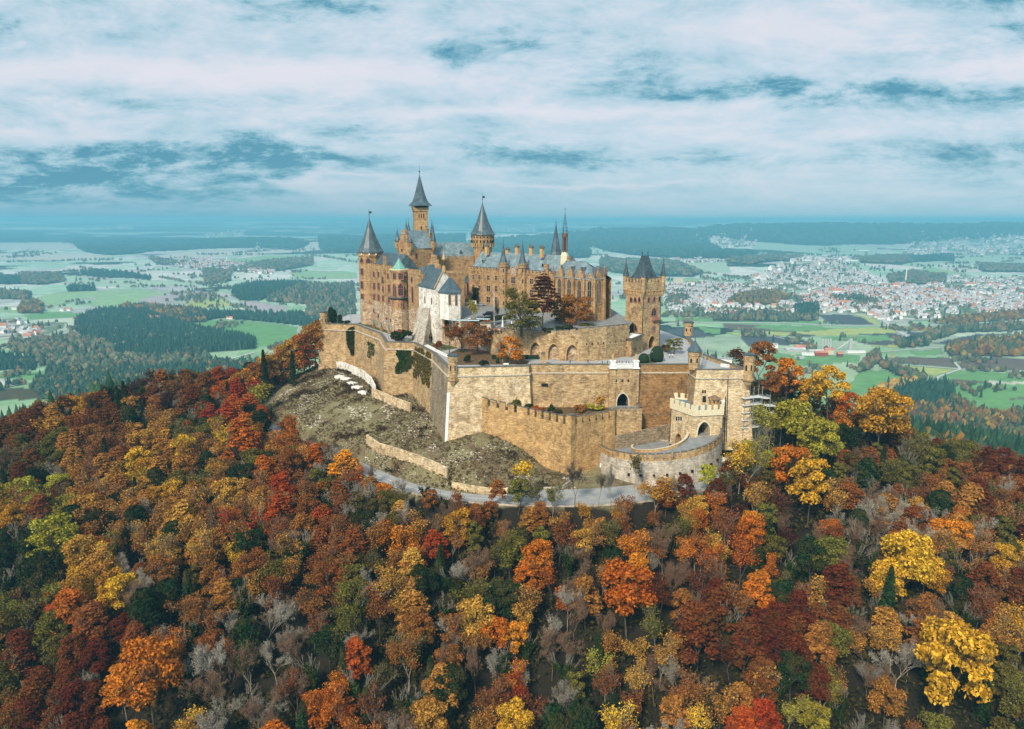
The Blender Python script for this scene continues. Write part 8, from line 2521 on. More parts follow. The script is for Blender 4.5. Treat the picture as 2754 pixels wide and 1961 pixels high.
for i in range(len(gx)):
 j = np.argsort((AX[:, 0] - px_[i]) ** 2 + ((AX[:, 1] - py_[i]) * 1.25) ** 2)[:3]
 dd = np.array([hypot(AX[k, 0] - px_[i], (AX[k, 1] - py_[i]) * 1.25) for k in j]) + 16
 w = (1 / dd) ** 3.0; w /= w.sum()
 c = AN[j[rr.choices(range(3), w)[0]]][2]
 q_ = rr.random()
 if q_ < .30: c = rr.choice('UVBBBAKUK')
 if c == 'G' and rr.random() < .35: c = 'A'
 s = rr.uniform(.53, .80)
 mid = 420 < px_[i] < 2000 and py_[i] > 1400
 near = dr[i] < 22 and gy[i] < 262 and abs(gx[i]) < 110
 if near:
  s *= .50 + .025 * dr[i]
  if c == 'K': c = 'V'
 form = {'R': 'layered', 'M': 'sparse', 'U': rr.choice(['layered', 'sparse', 'sparse', 'round']), 'C': 'layered', 'O': rr.choice(['round', 'sparse', 'sparse', 'layered']), 'A': rr.choice(['round', 'sparse', 'sparse', 'layered']),
   'G': rr.choice(['round', 'round', 'sparse']), 'L': rr.choice(['round', 'sparse']), 'V': rr.choice(['round', 'tall', 'sparse']), 'K': rr.choice(['pine', 'ivy', 'round', 'pine', 'ivy', 'spruce']), 'B': rr.choice(['bare', 'bare', 'bare', 'ivy'])}[c]
 if mid and form in ('round', 'layered') and rr.random() < .5: form = 'sparse'
 if mid and c in 'RCG' and rr.random() < .45: c = rr.choice('UAUAV')
 rec.append([gx[i], gy[i], gzv[i], px_[i], py_[i], c, form, s])
# hand-placed trees that stand out in the photograph: px, py of the crown centre, distance, colour, form, scale
SPEC = [(2235, 1035, 292, 'G', 'round', 1.18), (2185, 1045, 300, 'G', 'round', 1.0), (2290, 1085, 285, 'O', 'round', 1.0), (2120, 1010, 300, 'O', 'round', 1.0), (2050, 962, 306, 'U', 'round', 1.0), (1985, 968, 308, 'R', 'layered', 1.0), (2340, 1115, 276, 'G', 'round', 1.0), (2075, 1045, 290, 'U', 'round', 1.0), (2140, 1120, 250, 'L', 'round', .8), (2190, 1190, 240, 'L', 'round', .85), (1694, 1488, 178, 'O', 'round', 1.1), (400, 1800, 158, 'O', 'round', .95),
  (2560, 1800, 158, 'G', 'round', 1.05), (1460, 1345, None, None, None, 0), (2370, 1110, 262, 'G', 'round', .9), (2440, 1500, 190, 'G', 'round', .8), (640, 1090, 262, 'C', 'layered', .85), (1880, 1690, 170, 'R', 'layered', 1.1),
  (118, 1318, 210, 'L', 'round', .8), (2130, 1240, 228, 'O', 'round', .85), (2180, 1300, 218, 'G', 'round', .85)]
for px, py, Yd, c, form, s in SPEC:
 if Yd is None: continue
 x_, y_, z_ = V(px, py, Yd)
 g0 = gz(x_, y_)
 rec = [r for r in rec if r[-1] == 'S' or hypot(r[0] - x_, r[1] - y_) > 7.5 and not (abs(r[3] - px) < 46 and -60 < r[4] - py < 75 and r[1] < Yd)]
 hh = max(6, (z_ - g0)) / (.66 * 21.5)
 rec.append([x_, y_, g0, px, py, c, form, min(1.5 if px > 1900 else 1.1, max(.6, hh)), 'S'])
for r in rec:
 if r[-1] == 'S': r.pop()
# labels: colour, form, and where it stands in the bands of the slope
bands = {}
for r in rec:
 b = int(min(12, max(0, (1990 - r[4]) // 90)))
 bands.setdefault((r[5], r[6], b), []).append(r)
FORM = {'round': 'full-crowned', 'layered': 'feathery', 'tall': 'narrow', 'sparse': 'thin-leaved', 'bare': 'leafless', 'ivy': 'ivy-clad', 'spruce': 'pointed', 'pine': 'dense'}
for (c, form, b), L in bands.items():
 L.sort(key=lambda r: r[3])
 for k, r in enumerate(L):
  nm, word = KN[c]
  if form == 'ivy': nm, word = 'ivy_clad_tree', 'tree'
  elif form == 'spruce': nm, word = 'spruce_tree', 'spruce'
  elif c == 'K' and form == 'round': nm, word = 'yew_tree', 'yew'
  cw = LC[c][0] if form != 'ivy' else 'grey'
  if c == 'B' and form == 'bare': cw = 'grey'
  if len(L) == 1: lab = '%s %s %s, only one of its look in forest band %s up' % (cw, FORM[form], word, ordw(b))
  else: lab = '%s %s %s, %s such from the left in forest band %s up' % (cw, FORM[form], word, ordw(k), ordw(b))
  r += [nm, lab]
GN = {'beech_tree': 'beeches on the hill', 'cherry_tree': 'cherries on the hill', 'maple_tree': 'maples on the hill', 'ash_tree': 'ashes on the hill', 'pine_tree': 'pines on the hill', 'bare_tree': 'leafless trees on the hill', 'ivy_clad_tree': 'ivy-clad trees on the hill', 'spruce_tree': 'spruces on the hill', 'yew_tree': 'yews on the hill'}
from collections import Counter
print(Counter(r[8] for r in rec))
rec.sort(key=lambda r: hypot(r[0], r[1]) / r[7])
cnt_ = Counter(); far_ = []
def bulk_trees(L):
 for c in sorted(set(r[5] for r in L)):
  V_, k0 = [], 0
  for (x_, y_, z_, a_, b_, c_, form, s, nm, lab) in L:
   if c_ != c: continue
   me = rr.choice(proto(form))[1]
   n = len(me.vertices); co = np.empty(n * 3, np.float32); me.vertices.foreach_get('co', co); co = co.reshape(-1, 4, 3)[::2]
   cc_2 = co.mean(1, keepdims=True); co = cc_2 + (co - cc_2) * (1.35 if form != 'bare' else 1)
   a = rr.uniform(0, 6.28); co = co.reshape(-1, 3) * s
   V_.append(np.stack([co[:, 0] * cos(a) - co[:, 1] * sin(a) + x_, co[:, 0] * sin(a) + co[:, 1] * cos(a) + y_, co[:, 2] + z_ - .3], 1))
  V_ = np.concatenate(V_)
  me = mesh_np('hill_forest', V_, np.arange(len(V_)).reshape(-1, 4), M['leaf' + c])
  o = bpy.data.objects.new('hill_forest', me); COL.objects.link(o)
  stuff(o, 'farther %s trees of the hill forest near its skyline' % LC[c][0], 'forest')
for (x_, y_, z_, pxx, pyy, c, form, s, nm, lab) in rec:
 cnt_[nm] += 1
 if cnt_[nm] > 270 and form != 'bare':
  far_.append((x_, y_, z_, pxx, pyy, c, form, s, nm, lab)); continue
 bark = None
 if form == 'bare': bark = rr.choice(['bark_g', 'bark_r', 'bark_w', 'bark_r'])
 if form == 'sparse': bark = rr.choice(['bark_g', 'bark_g', 'bark'])
 if c == 'M': bark = 'bark_r'
 t = plant(nm, form, lab, 'tree', (x_, y_, z_ - .3), 'I' if form == 'ivy' else c, s, sz=s * rr.uniform(.9, 1.1), group=GN[nm], bark=bark)
 t.rotation_euler = (rr.uniform(-.05, .05), rr.uniform(-.05, .05), rr.uniform(0, 6.28))
if far_: bulk_trees(far_)
# single trees by the road and on the bare slope
def slope_tree(px, pyb, pyt, wpx, kind, col, label, name, bark=None):
 p = T(px, pyb, 185); hh = V(px, pyt, p[1])[2] - p[2]
 w = wpx * proj(*p)[2] / F
 bh = {'thin': 12.}.get(kind, 21.5); bw_ = {'round': 11.5, 'thin': 7.5, 'sparse': 13, 'bare': 13, 'ivy': 9, 'layered': 13, 'spruce': 7.5}.get(kind, 11)
 plant(name, kind, label, 'tree', p, col, hh / bh, sz=hh / bh, sxy=w / bw_, bark=bark)
slope_tree(1400, 1345, 1238, 70, 'thin', 'G', 'small golden tree on the slope above the road bend', 'maple_tree')
slope_tree(1397, 1350, 1300, 34, 'ivy', 'I', 'short ivy-wrapped trunk beneath the small golden tree', 'ivy_clad_tree')
slope_tree(1430, 1350, 1290, 50, 'bare', 'B', 'small grey bare tree right of the golden slope tree', 'bare_tree')
slope_tree(1545, 1372, 1235, 80, 'bare', 'B', 'bare tree before the pointed bastion corner', 'bare_tree', 'bark')
slope_tree(1640, 1370, 1245, 46, 'bare', 'B', 'bare tree before the left end of the curved wall', 'bare_tree')
slope_tree(1610, 1370, 1265, 36, 'bare', 'B', 'thin bare tree in the forecourt', 'bare_tree', 'bark')
slope_tree(1716, 1330, 1228, 54, 'thin', 'V', 'green-leaved young tree before the curved wall', 'ash_tree')
slope_tree(1820, 1352, 1265, 50, 'bare', 'B', 'slim bare tree before the loopholes of the curved wall', 'bare_tree')
slope_tree(1760, 1400, 1290, 110, 'sparse', 'G', 'golden thin-leaved tree below the curved wall', 'maple_tree')
slope_tree(1900, 1380, 1300, 60, 'bare', 'B', 'bare tree below the road right of the golden tree', 'bare_tree')
slope_tree(2000, 1345, 1170, 120, 'sparse', 'L', 'tall lemon-leaved tree standing before the scaffolding', 'ash_tree')
slope_tree(1985, 1350, 1180, 90, 'sparse', 'G', 'golden thin tree beside the entrance hut', 'maple_tree')
slope_tree(2065, 1230, 1085, 90, 'sparse', 'L', 'lime tree crown reaching over the scaffolding decks', 'ash_tree')
slope_tree(700, 1130, 1040, 86, 'thin', 'L', 'pale yellow sparse tree at the left edge of the bare slope', 'ash_tree')
slope_tree(727, 1150, 1060, 26, 'ivy', 'I', 'dark ivy column at the left edge of the bare slope', 'ivy_clad_tree')
slope_tree(905, 1290, 1180, 110, 'bare', 'B', 'wide grey bare tree left of the roadside buff wall', 'bare_tree')
slope_tree(930, 1330, 1215, 90, 'layered', 'O', 'bright orange tree beside the access road bend', 'maple_tree')
slope_tree(1075, 1390, 1330, 44, 'thin', 'G', 'small golden tree below the guard rail', 'maple_tree')
slope_tree(1200, 1400, 1320, 30, 'ivy', 'I', 'slim ivy-clad tree rising over the guard rail', 'ivy_clad_tree')
for k, px in enumerate((862, 848, 832, 818, 800, 786, 770, 752, 736, 722, 704, 688, 670, 652)):
 py = 985 + (862 - px) * .50
 slope_tree(px, py, py - 128 + k * 3, 62, rr.choice(['round', 'sparse', 'garden']), 'UAUO'[k % 4] , 'tall rust tree left of the far bastion, %s outward from the wall' % ordw(k), 'beech_tree', 'bark')
slope_tree(715, 1070, 950, 34, 'spruce', 'K', 'dark spruce rising among the rust trees left of the bastion', 'spruce_tree')
slope_tree(790, 1040, 950, 26, 'spruce', 'K', 'second dark spruce nearer the far left bastion', 'spruce_tree')

# ------------------------------------------------------------------ scrub and stones on the bare slope
def scatter(n, xr, yr, cond):
 x_ = rng.uniform(*xr, n); y_ = rng.uniform(*yr, n)
 m = cond(x_, y_)
 return x_[m], y_[m]
def slope_ok(x_, y_):
 m = inside(BARE, x_, y_) & ~inside(miter(LOOP, 2.5, True), x_, y_)
 m &= ~inside([D0, D1, D2, D3, (60, 262), (-20, 264)], x_, y_)
 m &= np.hypot(x_ - BC[0], y_ - BC[1]) > BR + 1.5
 dd = np.min(np.hypot(x_[:, None] - RL[None, :, 0], y_[:, None] - RL[None, :, 1]), axis=1)
 return m & (dd > 4.6) & ~((dd < 9.5) & (x_ > -5) & (x_ < 45))
x_, y_ = scatter(30000, (-128, 20), (204, 420), slope_ok)
k = fbm(x_ / 11, y_ / 11, 4, 21)
# tufts
m = k > .38
xt, yt = x_[m], y_[m]
n = len(xt)
P_ = np.repeat(np.stack([xt, yt, relief(xt, yt)], 1), 5, axis=0) + rng.normal(0, .28, (n * 5, 3)) * [1, 1, .3] + [0, 0, .22]
me = meshify('dry_scrub', leaves(rng, P_, np.tile([0, -.2, 1.], (len(P_), 1)), .42, 1.6, .8), leafmat('dry_scrub_leaves', (.15, .115, .06), (.28, .225, .125), .4))
o = bpy.data.objects.new('dry_scrub', me); COL.objects.link(o); stuff(o, 'dry brown and olive scrub covering the castle slope', 'scrub')
m = (k > .67)
xt, yt = x_[m], y_[m]
P_ = np.repeat(np.stack([xt, yt, relief(xt, yt)], 1), 9, axis=0) + rng.normal(0, .5, (len(xt) * 9, 3)) * [1, 1, .55] + [0, 0, .5]
me = meshify('dark_scrub', leaves(rng, P_, np.tile([0, -.2, 1.], (len(P_), 1)), .42, 1.6, .9), leafmat('dark_scrub_leaves', (.060, .042, .024), (.12, .085, .045), .4))
o = bpy.data.objects.new('dark_scrub', me); COL.objects.link(o); stuff(o, 'dark bramble patches on the castle slope', 'scrub')
# loose stones
m = (fbm(x_ / 9 + 40, y_ / 14, 4, 33) > .57)
xt, yt = x_[m][:4200], y_[m][:4200]
n = len(xt)
b = np.array([(-1, -1, 0), (1, -.8, 0), (.9, 1, 0), (-.8, .9, 0), (-.5, -.5, .8), (.6, -.4, .9), (.4, .6, .7), (-.6, .4, .9)], float)
s = rng.uniform(.12, .42, n)
an_ = rng.uniform(0, 6.28, n)
co = b[None] * np.stack([s * 1.3, s, s * .7], 1)[:, None, :]
co = co + rng.normal(0, .04, co.shape)
co = np.stack([co[..., 0] * np.cos(an_)[:, None] - co[..., 1] * np.sin(an_)[:, None], co[..., 0] * np.sin(an_)[:, None] + co[..., 1] * np.cos(an_)[:, None], co[..., 2]], -1)
co = co + np.stack([xt, yt, relief(xt, yt) - .03], 1)[:, None, :]
fb = np.array([(0, 1, 5, 4), (1, 2, 6, 5), (2, 3, 7, 6), (3, 0, 4, 7), (4, 5, 6, 7)])
fc_ = (fb[None] + (np.arange(n) * 8)[:, None, None]).reshape(-1, 4)
me = mesh_np('loose_rubble', co.reshape(-1, 3), fc_, plain('pale_rubble_stone', (.50, .46, .38), .9, var=.4, sc=.8))
o = bpy.data.objects.new('loose_rubble', me); COL.objects.link(o); stuff(o, 'pale loose stones scattered on the castle slope', 'rubble')
# undergrowth of the forest floor close to the road and between the trunks
x_, y_ = scatter(42000, (-230, 230), (125, 330), lambda a, b: ~inside(BARE, a, b) & ~inside(miter(LOOP, 5, True), a, b) & (fbm(a / 7, b / 7, 3, 8) > .40))
m = np.min(np.hypot(x_[:, None] - RL[None, :, 0], y_[:, None] - RL[None, :, 1]), axis=1) > 8.0
x_, y_ = x_[m], y_[m]
P_ = np.repeat(np.stack([x_, y_, relief(x_, y_)], 1), 5, axis=0) + rng.normal(0, .9, (len(x_) * 5, 3)) * [1, 1, .9] + [0, 0, 1.4]
me = meshify('undergrowth', leaves(rng, P_, np.tile([0, -.2, 1.], (len(P_), 1)), .75, 1.6, .9), leafmat('undergrowth_leaves', (.030, .034, .013), (.10, .075, .025), .35))
o = bpy.data.objects.new('undergrowth', me); COL.objects.link(o); stuff(o, 'mixed low undergrowth on the forest floor', 'undergrowth')
# ------------------------------------------------------------------ woods, hedgerows and houses of the plain
TCOL = {'dark': [(.016, .048, .030), (.022, .060, .036), (.032, .075, .040)], 'scrub': [(.075, .10, .05), (.11, .125, .065), (.17, .155, .09), (.065, .09, .05), (.17, .115, .06)],
  'autumn': [(.20, .11, .025), (.12, .095, .03), (.06, .075, .03), (.24, .15, .03), (.15, .065, .025)], 'gold': [(.42, .27, .06), (.36, .20, .045)], 'mixed': [(.04, .075, .035), (.075, .085, .04), (.20, .14, .04), (.045, .065, .03)]}
def vcmat(name):
 m, t, b = newmat(name)
 at = t.n('ShaderNodeVertexColor', _layer_name='Col')
 g = t.n('ShaderNodeNewGeometry')
 c = t.mix(1.0, at.outputs['Color'], t.ramp(t.noise(g.outputs['Position'], .22, 3, .7), [(.3, (.55, .55, .55)), (.7, (1.35, 1.35, 1.35))]), 'MULTIPLY')
 setc(t, b, c); b.inputs['Specular IOR Level'].default_value = 0.05
 return m
VM = vcmat('far_foliage')
def blob_base():
 bm = bmesh.new(); bmesh.ops.create_icosphere(bm, subdivisions=2, radius=1.0)
 v_ = np.array([p.co[:] for p in bm.verts]); f_ = np.array([[q.index for q in p.verts] for p in bm.faces]); bm.free()
 v_ = v_ * (1 + .22 * np.sin(v_[:, :1] * 5 + 1) * np.cos(v_[:, 1:2] * 6) + .15 * np.sin(v_[:, 2:] * 7))
 keep = v_[f_].mean(1)[:, 2] > -.45
 return v_, f_[keep]
def blob_small():
 bm = bmesh.new(); bmesh.ops.create_icosphere(bm, subdivisions=1, radius=1.0)
 v_ = np.array([p.co[:] for p in bm.verts]); f_ = np.array([[q.index for q in p.verts] for p in bm.faces]); bm.free()
 keep = v_[f_].mean(1)[:, 2] > -.3
 return v_, f_[keep]
def cone_base():
 vs, fs = [], []
 for (r, z0, z1) in ((1.0, .12, .62), (.78, .38, .82), (.5, .62, 1.0)):
  k = len(vs)
  for i in range(7): vs.append((r * cos(i * 2 * pi / 7 + z0), r * sin(i * 2 * pi / 7 + z0), z0 * 1.0))
  vs.append((0, 0, z1))
  for i in range(7): fs.append((k + i, k + (i + 1) % 7, k + 7))
 return np.array(vs), np.array(fs)
BB, BS, CB = blob_base(), blob_small(), cone_base()
def forest(name, x, y, size, conif, cols, label, base=None, hfac=1.0):
 """one mesh of many small tree shapes"""
 V_, F_, C_2 = [], [], []
 k0 = 0
 z = relief(x, y)
 for isc in (True, False):
  m = conif == isc
  if not m.any(): continue
  bv, bf = (CB if isc else (base or BB))
  n = int(m.sum()); s = size[m] * rng.uniform(.75, 1.25, n); a = rng.uniform(0, 6.28, n)
  hs = s * (1.75 if isc else .62) * rng.uniform(.85, 1.2, n) * hfac
  r_ = s * (.36 if isc else .56)
  X = (bv[None, :, 0] * np.cos(a)[:, None] - bv[None, :, 1] * np.sin(a)[:, None]) * r_[:, None] + x[m][:, None]
  Y = (bv[None, :, 0] * np.sin(a)[:, None] + bv[None, :, 1] * np.cos(a)[:, None]) * r_[:, None] + y[m][:, None]
  Z = bv[None, :, 2] * hs[:, None] + (z[m] + (0 if isc else s * .55))[:, None]
  V_.append(np.stack([X, Y, Z], -1).reshape(-1, 3))
  F_.append((bf[None] + (np.arange(n) * len(bv))[:, None, None] + k0).reshape(-1, 3)); k0 += n * len(bv)
  c = np.array(cols)[rng.integers(0, len(cols), n)] if not isinstance(cols, np.ndarray) else cols[m]
  if isc: c = np.array(TCOL['dark'])[rng.integers(0, 3, n)]
  c = c * rng.uniform(.7, 1.3, (n, 1))
  C_2.append(np.repeat(np.concatenate([c, np.ones((n, 1))], 1), len(bv), axis=0))
 me = mesh_np(name, np.concatenate(V_), np.concatenate(F_), VM, {'Col': np.concatenate(C_2)})
 o = bpy.data.objects.new(name, me); COL.objects.link(o)
 return stuff(o, label, 'wood')
WN = [('conifer_wood', 'dark conifer wood covering the low hill beyond the left slope'), ('mixed_wood', 'autumn wood along the top of the dark conifer hill')]
lab_set = set()
for i, (poly, cshare, spc, csz, cset) in enumerate(WP):
 if i == len(WP) - 1: continue
 x0, y0 = poly.min(0); x1, y1 = poly.max(0)
 n = int((x1 - x0) * (y1 - y0) / (spc * spc) * 1.25)
 n = min(n, 60000)
 x_ = rng.uniform(x0, x1, n); y_ = rng.uniform(y0, y1, n)
 m = inside(poly, *jit(x_, y_))
 x_, y_ = x_[m], y_[m]
 if len(x_) > 6500:
  q = rng.permutation(len(x_))[:6500]; x_, y_ = x_[q], y_[q]
 if len(x_) < 3: continue
 cx_, cy_ = poly[:, 0].mean(), poly[:, 1].mean()
 pj = proj(cx_, cy_, -280)
 where = 'left of' if pj[0] < 960 else ('right of' if pj[0] > 1650 else 'behind')
 km = hypot(cx_, cy_) / 1000
 lab = '%s wood on the plain %s the castle, about %.1f km off' % ({'dark': 'dark conifer', 'scrub': 'grey-green mixed', 'autumn': 'rusty autumn', 'gold': 'golden larch', 'mixed': 'speckled mixed'}[cset], where, km)
 forest({'dark': 'conifer_wood', 'scrub': 'mixed_wood', 'autumn': 'autumn_wood', 'gold': 'larch_wood', 'mixed': 'mixed_wood'}[cset], x_, y_, np.full(len(x_), csz), rng.random(len(x_)) < cshare, TCOL[cset], lab, BS if cy_ > 4000 else BB, 1.0 if cy_ < 4000 else .5)
# the skirt of the hill, out to the plain
x_ = rng.uniform(-820, 900, 60000); y_ = rng.uniform(290, 1300, 60000)
d0 = np.hypot(x_, y_ - 320)
pj = x_ / (y_ * CP)
f1 = np.zeros(len(x_), bool)
for c, p in FP: f1 |= inside(p, x_, y_)
far_edge = np.where(x_ < 0, 1150 + 60 * np.sin(x_ / 60), 900 + 60 * np.sin(x_ / 45))
m = (d0 > 190) & (np.abs(x_ / y_) < .78) & ~f1 & (d0 < far_edge) & (y_ > 330) | ((d0 > 335) & (np.abs(x_ / y_) < .78) & (y_ <= 330) & ~f1)
m &= rng.random(len(x_)) < .62
x_, y_ = x_[m], y_[m]
m = seen(x_, y_, relief(x_, y_) + 14, 11)
x_, y_ = x_[m], y_[m]
zone = fbm(x_ / 90, y_ / 90, 3, 44)
con = (zone > .50) & (rng.random(len(x_)) < .85) | (rng.random(len(x_)) < .12)
forest('hillside_wood', x_, y_, np.full(len(x_), 10.5), con, TCOL['autumn'] + TCOL['mixed'] + [(.20, .045, .02), (.30, .20, .035)], 'mixed autumn and conifer wood on the lower flanks of the castle hill')
# scattered field trees and hedgerows
xs, ys, sz = [], [], []
for hl in HEDGES:
 pw_ = pts_on_plain(hl)
 for a, b in zip(pw_[:-1], pw_[1:]):
  L_ = np.linalg.norm(b - a); n = max(3, int(L_ / (7 + a[1] / 500)))
  t_ = rng.random(n)[:, None]
  q = a + (b - a) * t_ + rng.normal(0, 3 + a[1] / 900, (n, 2)); xs.append(q[:, 0]); ys.append(q[:, 1]); sz.append(np.full(n, 8 + a[1] / 900))
for _ in range(320):
 th = rng.uniform(-.62, .62); R_ = exp(rng.uniform(math.log(1700), math.log(9000)))
 c0 = (R_ * sin(th), R_ * cos(th)); n = rng.integers(3, 22); a = rng.uniform(0, pi)
 q = np.stack([c0[0] + cos(a) * rng.normal(0, R_ * .012, n) , c0[1] + sin(a) * rng.normal(0, R_ * .02, n)], 1) + rng.normal(0, 7, (n, 2))
 xs.append(q[:, 0]); ys.append(q[:, 1]); sz.append(np.full(n, 8 + R_ / 900))
xs, ys, sz = np.concatenate(xs), np.concatenate(ys), np.concatenate(sz)
forest('hedgerow_trees', xs, ys, sz, rng.random(len(xs)) < .18, TCOL['scrub'], 'hedgerows and loose field trees across the plain', BS)
# trees between the houses
xs, ys, sz = [], [], []
HX_, HY_, HS_, HR_, HT_ = [], [], [], [], []
for ti, (poly, cnt, red, s) in enumerate(TP):
 x0, y0 = poly.min(0); x1, y1 = poly.max(0)
 def fill(n):
  gxx, gyy = [], []
  tot = 0
  while tot < n:
   a = rng.uniform(x0, x1, n * 3); b = rng.uniform(y0, y1, n * 3); m = inside(poly, a, b); gxx.append(a[m]); gyy.append(b[m]); tot += m.sum()
   if m.sum() == 0: break
  return np.concatenate(gxx)[:n], np.concatenate(gyy)[:n]
 a, b = fill(int(cnt * (2.2 if s < 1.4 else 1.3)))
 cl = fbm(a / 90, b / 140, 2, 13); m = cl > .36; a, b = a[m], b[m]
 HX_.append(a); HY_.append(b); HS_.append(np.full(len(a), s)); HR_.append(rng.random(len(a)) < red * .55); HT_.append(np.full(len(a), ti))
 a, b = fill(int(cnt * 1.0))
 xs.append(a); ys.append(b); sz.append(np.full(len(a), 9.5 * max(1, s * .8)))
xs, ys, sz = np.concatenate(xs), np.concatenate(ys), np.concatenate(sz)
forest('town_trees', xs, ys, sz, rng.random(len(xs)) < .25, TCOL['scrub'] + TCOL['autumn'][:2], 'garden and street trees between the houses of the towns', BS)
HX_, HY_, HS_, HR_, HT_ = [np.concatenate(a) for a in (HX_, HY_, HS_, HR_, HT_)]
wallm = [plain('white_render', (.88, .88, .87), .8, var=.06, sc=.05), plain('cream_render', (.62, .55, .42), .8, var=.06, sc=.05), plain('grey_render', (.42, .42, .42), .8, var=.06, sc=.05)]
roofm = {True: plain('red_tile_roof', (.52, .20, .12), .8, var=.25, sc=.05), False: plain('grey_tile_roof', (.46, .45, .46), .8, var=.3, sc=.05)}
whroof = plain('pale_sheet_roof', (.60, .62, .63), .6, var=.1, sc=.05)
hb = np.array([(-1, -1, 0), (1, -1, 0), (1, 1, 0), (-1, 1, 0), (-1, -1, 1), (1, -1, 1), (1, 1, 1), (-1, 1, 1), (-1, 0, 1.75), (1, 0, 1.75), (-1.08, -1.12, .93), (1.08, -1.12, .93), (-1.08, 1.12, .93), (1.08, 1.12, .93), (-1.08, 0, 1.80), (1.08, 0, 1.80)], float)
def house_mesh(wm, rm):
 me = bpy.data.meshes.new('house')
 me.from_pydata(hb.tolist(), [], [(0, 1, 5, 4), (1, 2, 6, 5), (2, 3, 7, 6), (3, 0, 4, 7), (4, 7, 8), (5, 9, 6), (10, 11, 15, 14), (12, 14, 15, 13)])
 me.materials.append(wm); me.materials.append(rm)
 me.polygons.foreach_set('material_index', [0, 0, 0, 0, 0, 0, 1, 1]); me.update(); return me
HM = {(k, r): house_mesh(wallm[k], roofm[r]) for k in range(3) for r in (True, False)}
dist = np.hypot(HX_, HY_) / np.maximum(1, HS_)
order = np.argsort(dist)
ind = order[:290]; rest = order[290:]
TNAME = {0: 'suburb behind the gate tower', 1: 'row right of the gate tower', 2: 'quarter beside the highway woods', 20: 'left-edge village', 19: 'left field hamlet', 21: 'hamlet behind the gate tower', 6: 'near edge of the town', 4: 'old town'}
hl = {}
for i in ind:
 k = int(rng.integers(0, 3)) if rng.random() < .35 else 0
 pj = proj(HX_[i], HY_[i], -280)
 hl.setdefault((int(HT_[i]), bool(HR_[i]), k, int(HY_[i] // 220)), []).append((pj[0], i))
for (ti, red, k, bd), L in hl.items():
 L.sort()
 for q, (_, i) in enumerate(L):
  o = bpy.data.objects.new('house', HM[(k, red)]); COL.objects.link(o)
  s = HS_[i] * rng.uniform(.85, 1.2)
  o.location = (HX_[i], HY_[i], float(relief(HX_[i:i + 1], HY_[i:i + 1])[0]) - .5); o.rotation_euler = (0, 0, rng.uniform(0, pi)); o.scale = (6.6 * s, 5.0 * s, 6.8 * s)
  tag(o, '%s %s-roofed house, %s from left, %.1f km off, %s' % (['white', 'cream', 'grey'][k], 'red' if red else 'grey', ordw(q), (bd * 220 + 110) / 1000., TNAME.get(ti, 'farther town')), 'house', 'houses of the towns on the plain')
def bulk(name, idx, label, big=False):
 n = len(idx); s = HS_[idx] * rng.uniform(.85, 1.25, n); a = rng.uniform(0, pi, n)
 sc_ = np.stack([6.6 * s, 5 * s, 6.6 * s], 1) if not big else np.stack([rng.uniform(18, 45, n), rng.uniform(12, 25, n), rng.uniform(5, 9, n)], 1)
 b = hb.copy()
 if big: b[8:10, 2] = 1.05; b[14:, 2] = 1.1; b[10:14, 2] = .98
 q = b[None] * sc_[:, None]
 X = q[..., 0] * np.cos(a)[:, None] - q[..., 1] * np.sin(a)[:, None] + HX_[idx][:, None]
 Y = q[..., 0] * np.sin(a)[:, None] + q[..., 1] * np.cos(a)[:, None] + HY_[idx][:, None]
 Z = q[..., 2] + (relief(HX_[idx], HY_[idx]) - .5)[:, None]
 fq = np.array([(0, 1, 5, 4), (1, 2, 6, 5), (2, 3, 7, 6), (3, 0, 4, 7), (4, 7, 8, 8), (5, 9, 6, 6), (10, 11, 15, 14), (12, 14, 15, 13)])
 fq[4] = (7, 8, 4, 3); fq[5] = (5, 9, 6, 2)
 f_ = (fq[None] + (np.arange(n) * 16)[:, None, None]).reshape(-1, 4)
 me = mesh_np(name, np.stack([X, Y, Z], -1).reshape(-1, 3), f_, [wallm[0], roofm[True], roofm[False], whroof])
 mi = np.zeros((n, 8), int); rd = HR_[idx]
 mi[:, 6:] = np.where(rd, 1, 2)[:, None]
 if big: mi[:, 6:] = 3
 me.polygons.foreach_set('material_index', mi.ravel().astype(np.int32)); me.update()
 o = bpy.data.objects.new(name, me); COL.objects.link(o); return stuff(o, label, 'houses')
bigm = np.isin(HT_[rest], [10])
bulk('distant_houses', rest[~bigm], 'hundreds of small white and red-roofed houses of the distant towns')
bulk('distant_works', rest[bigm], 'cluster of large pale industrial sheds beyond the town', True)
# roads of the plain
def plain_road(pts, w, label):
 P = pts_on_plain(pts)
 Q = []
 for a, b in zip(P[:-1], P[1:]):
  n = max(2, int(np.linalg.norm(b - a) / 40))
  for k in range(n): Q.append(a + (b - a) * k / n)
 Q.append(P[-1]); Q = np.array(Q)
 d_ = np.gradient(Q, axis=0); d_ /= (np.linalg.norm(d_, axis=1)[:, None] + 1e-9); nn = np.stack([-d_[:, 1], d_[:, 0]], 1)
 L_, R_ = Q - nn * w / 2, Q + nn * w / 2
 m = MB(); vs = []
 zz = relief(Q[:, 0], Q[:, 1]) + 1.1
 for i in range(len(Q)): vs += [(L_[i][0], L_[i][1], zz[i]), (R_[i][0], R_[i][1], zz[i])]
 m.add(vs, [(2 * i, 2 * i + 1, 2 * i + 3, 2 * i + 2) for i in range(len(Q) - 1)])
 return struct(m.build(label, M['roadfar']))
M['roadfar'] = plain('pale_country_road', (.50, .50, .50), .9, var=.08, sc=.02)
for i, (pts, w) in enumerate(ROADS): plain_road(pts, w, 'highway' if i == 0 else 'country_road')
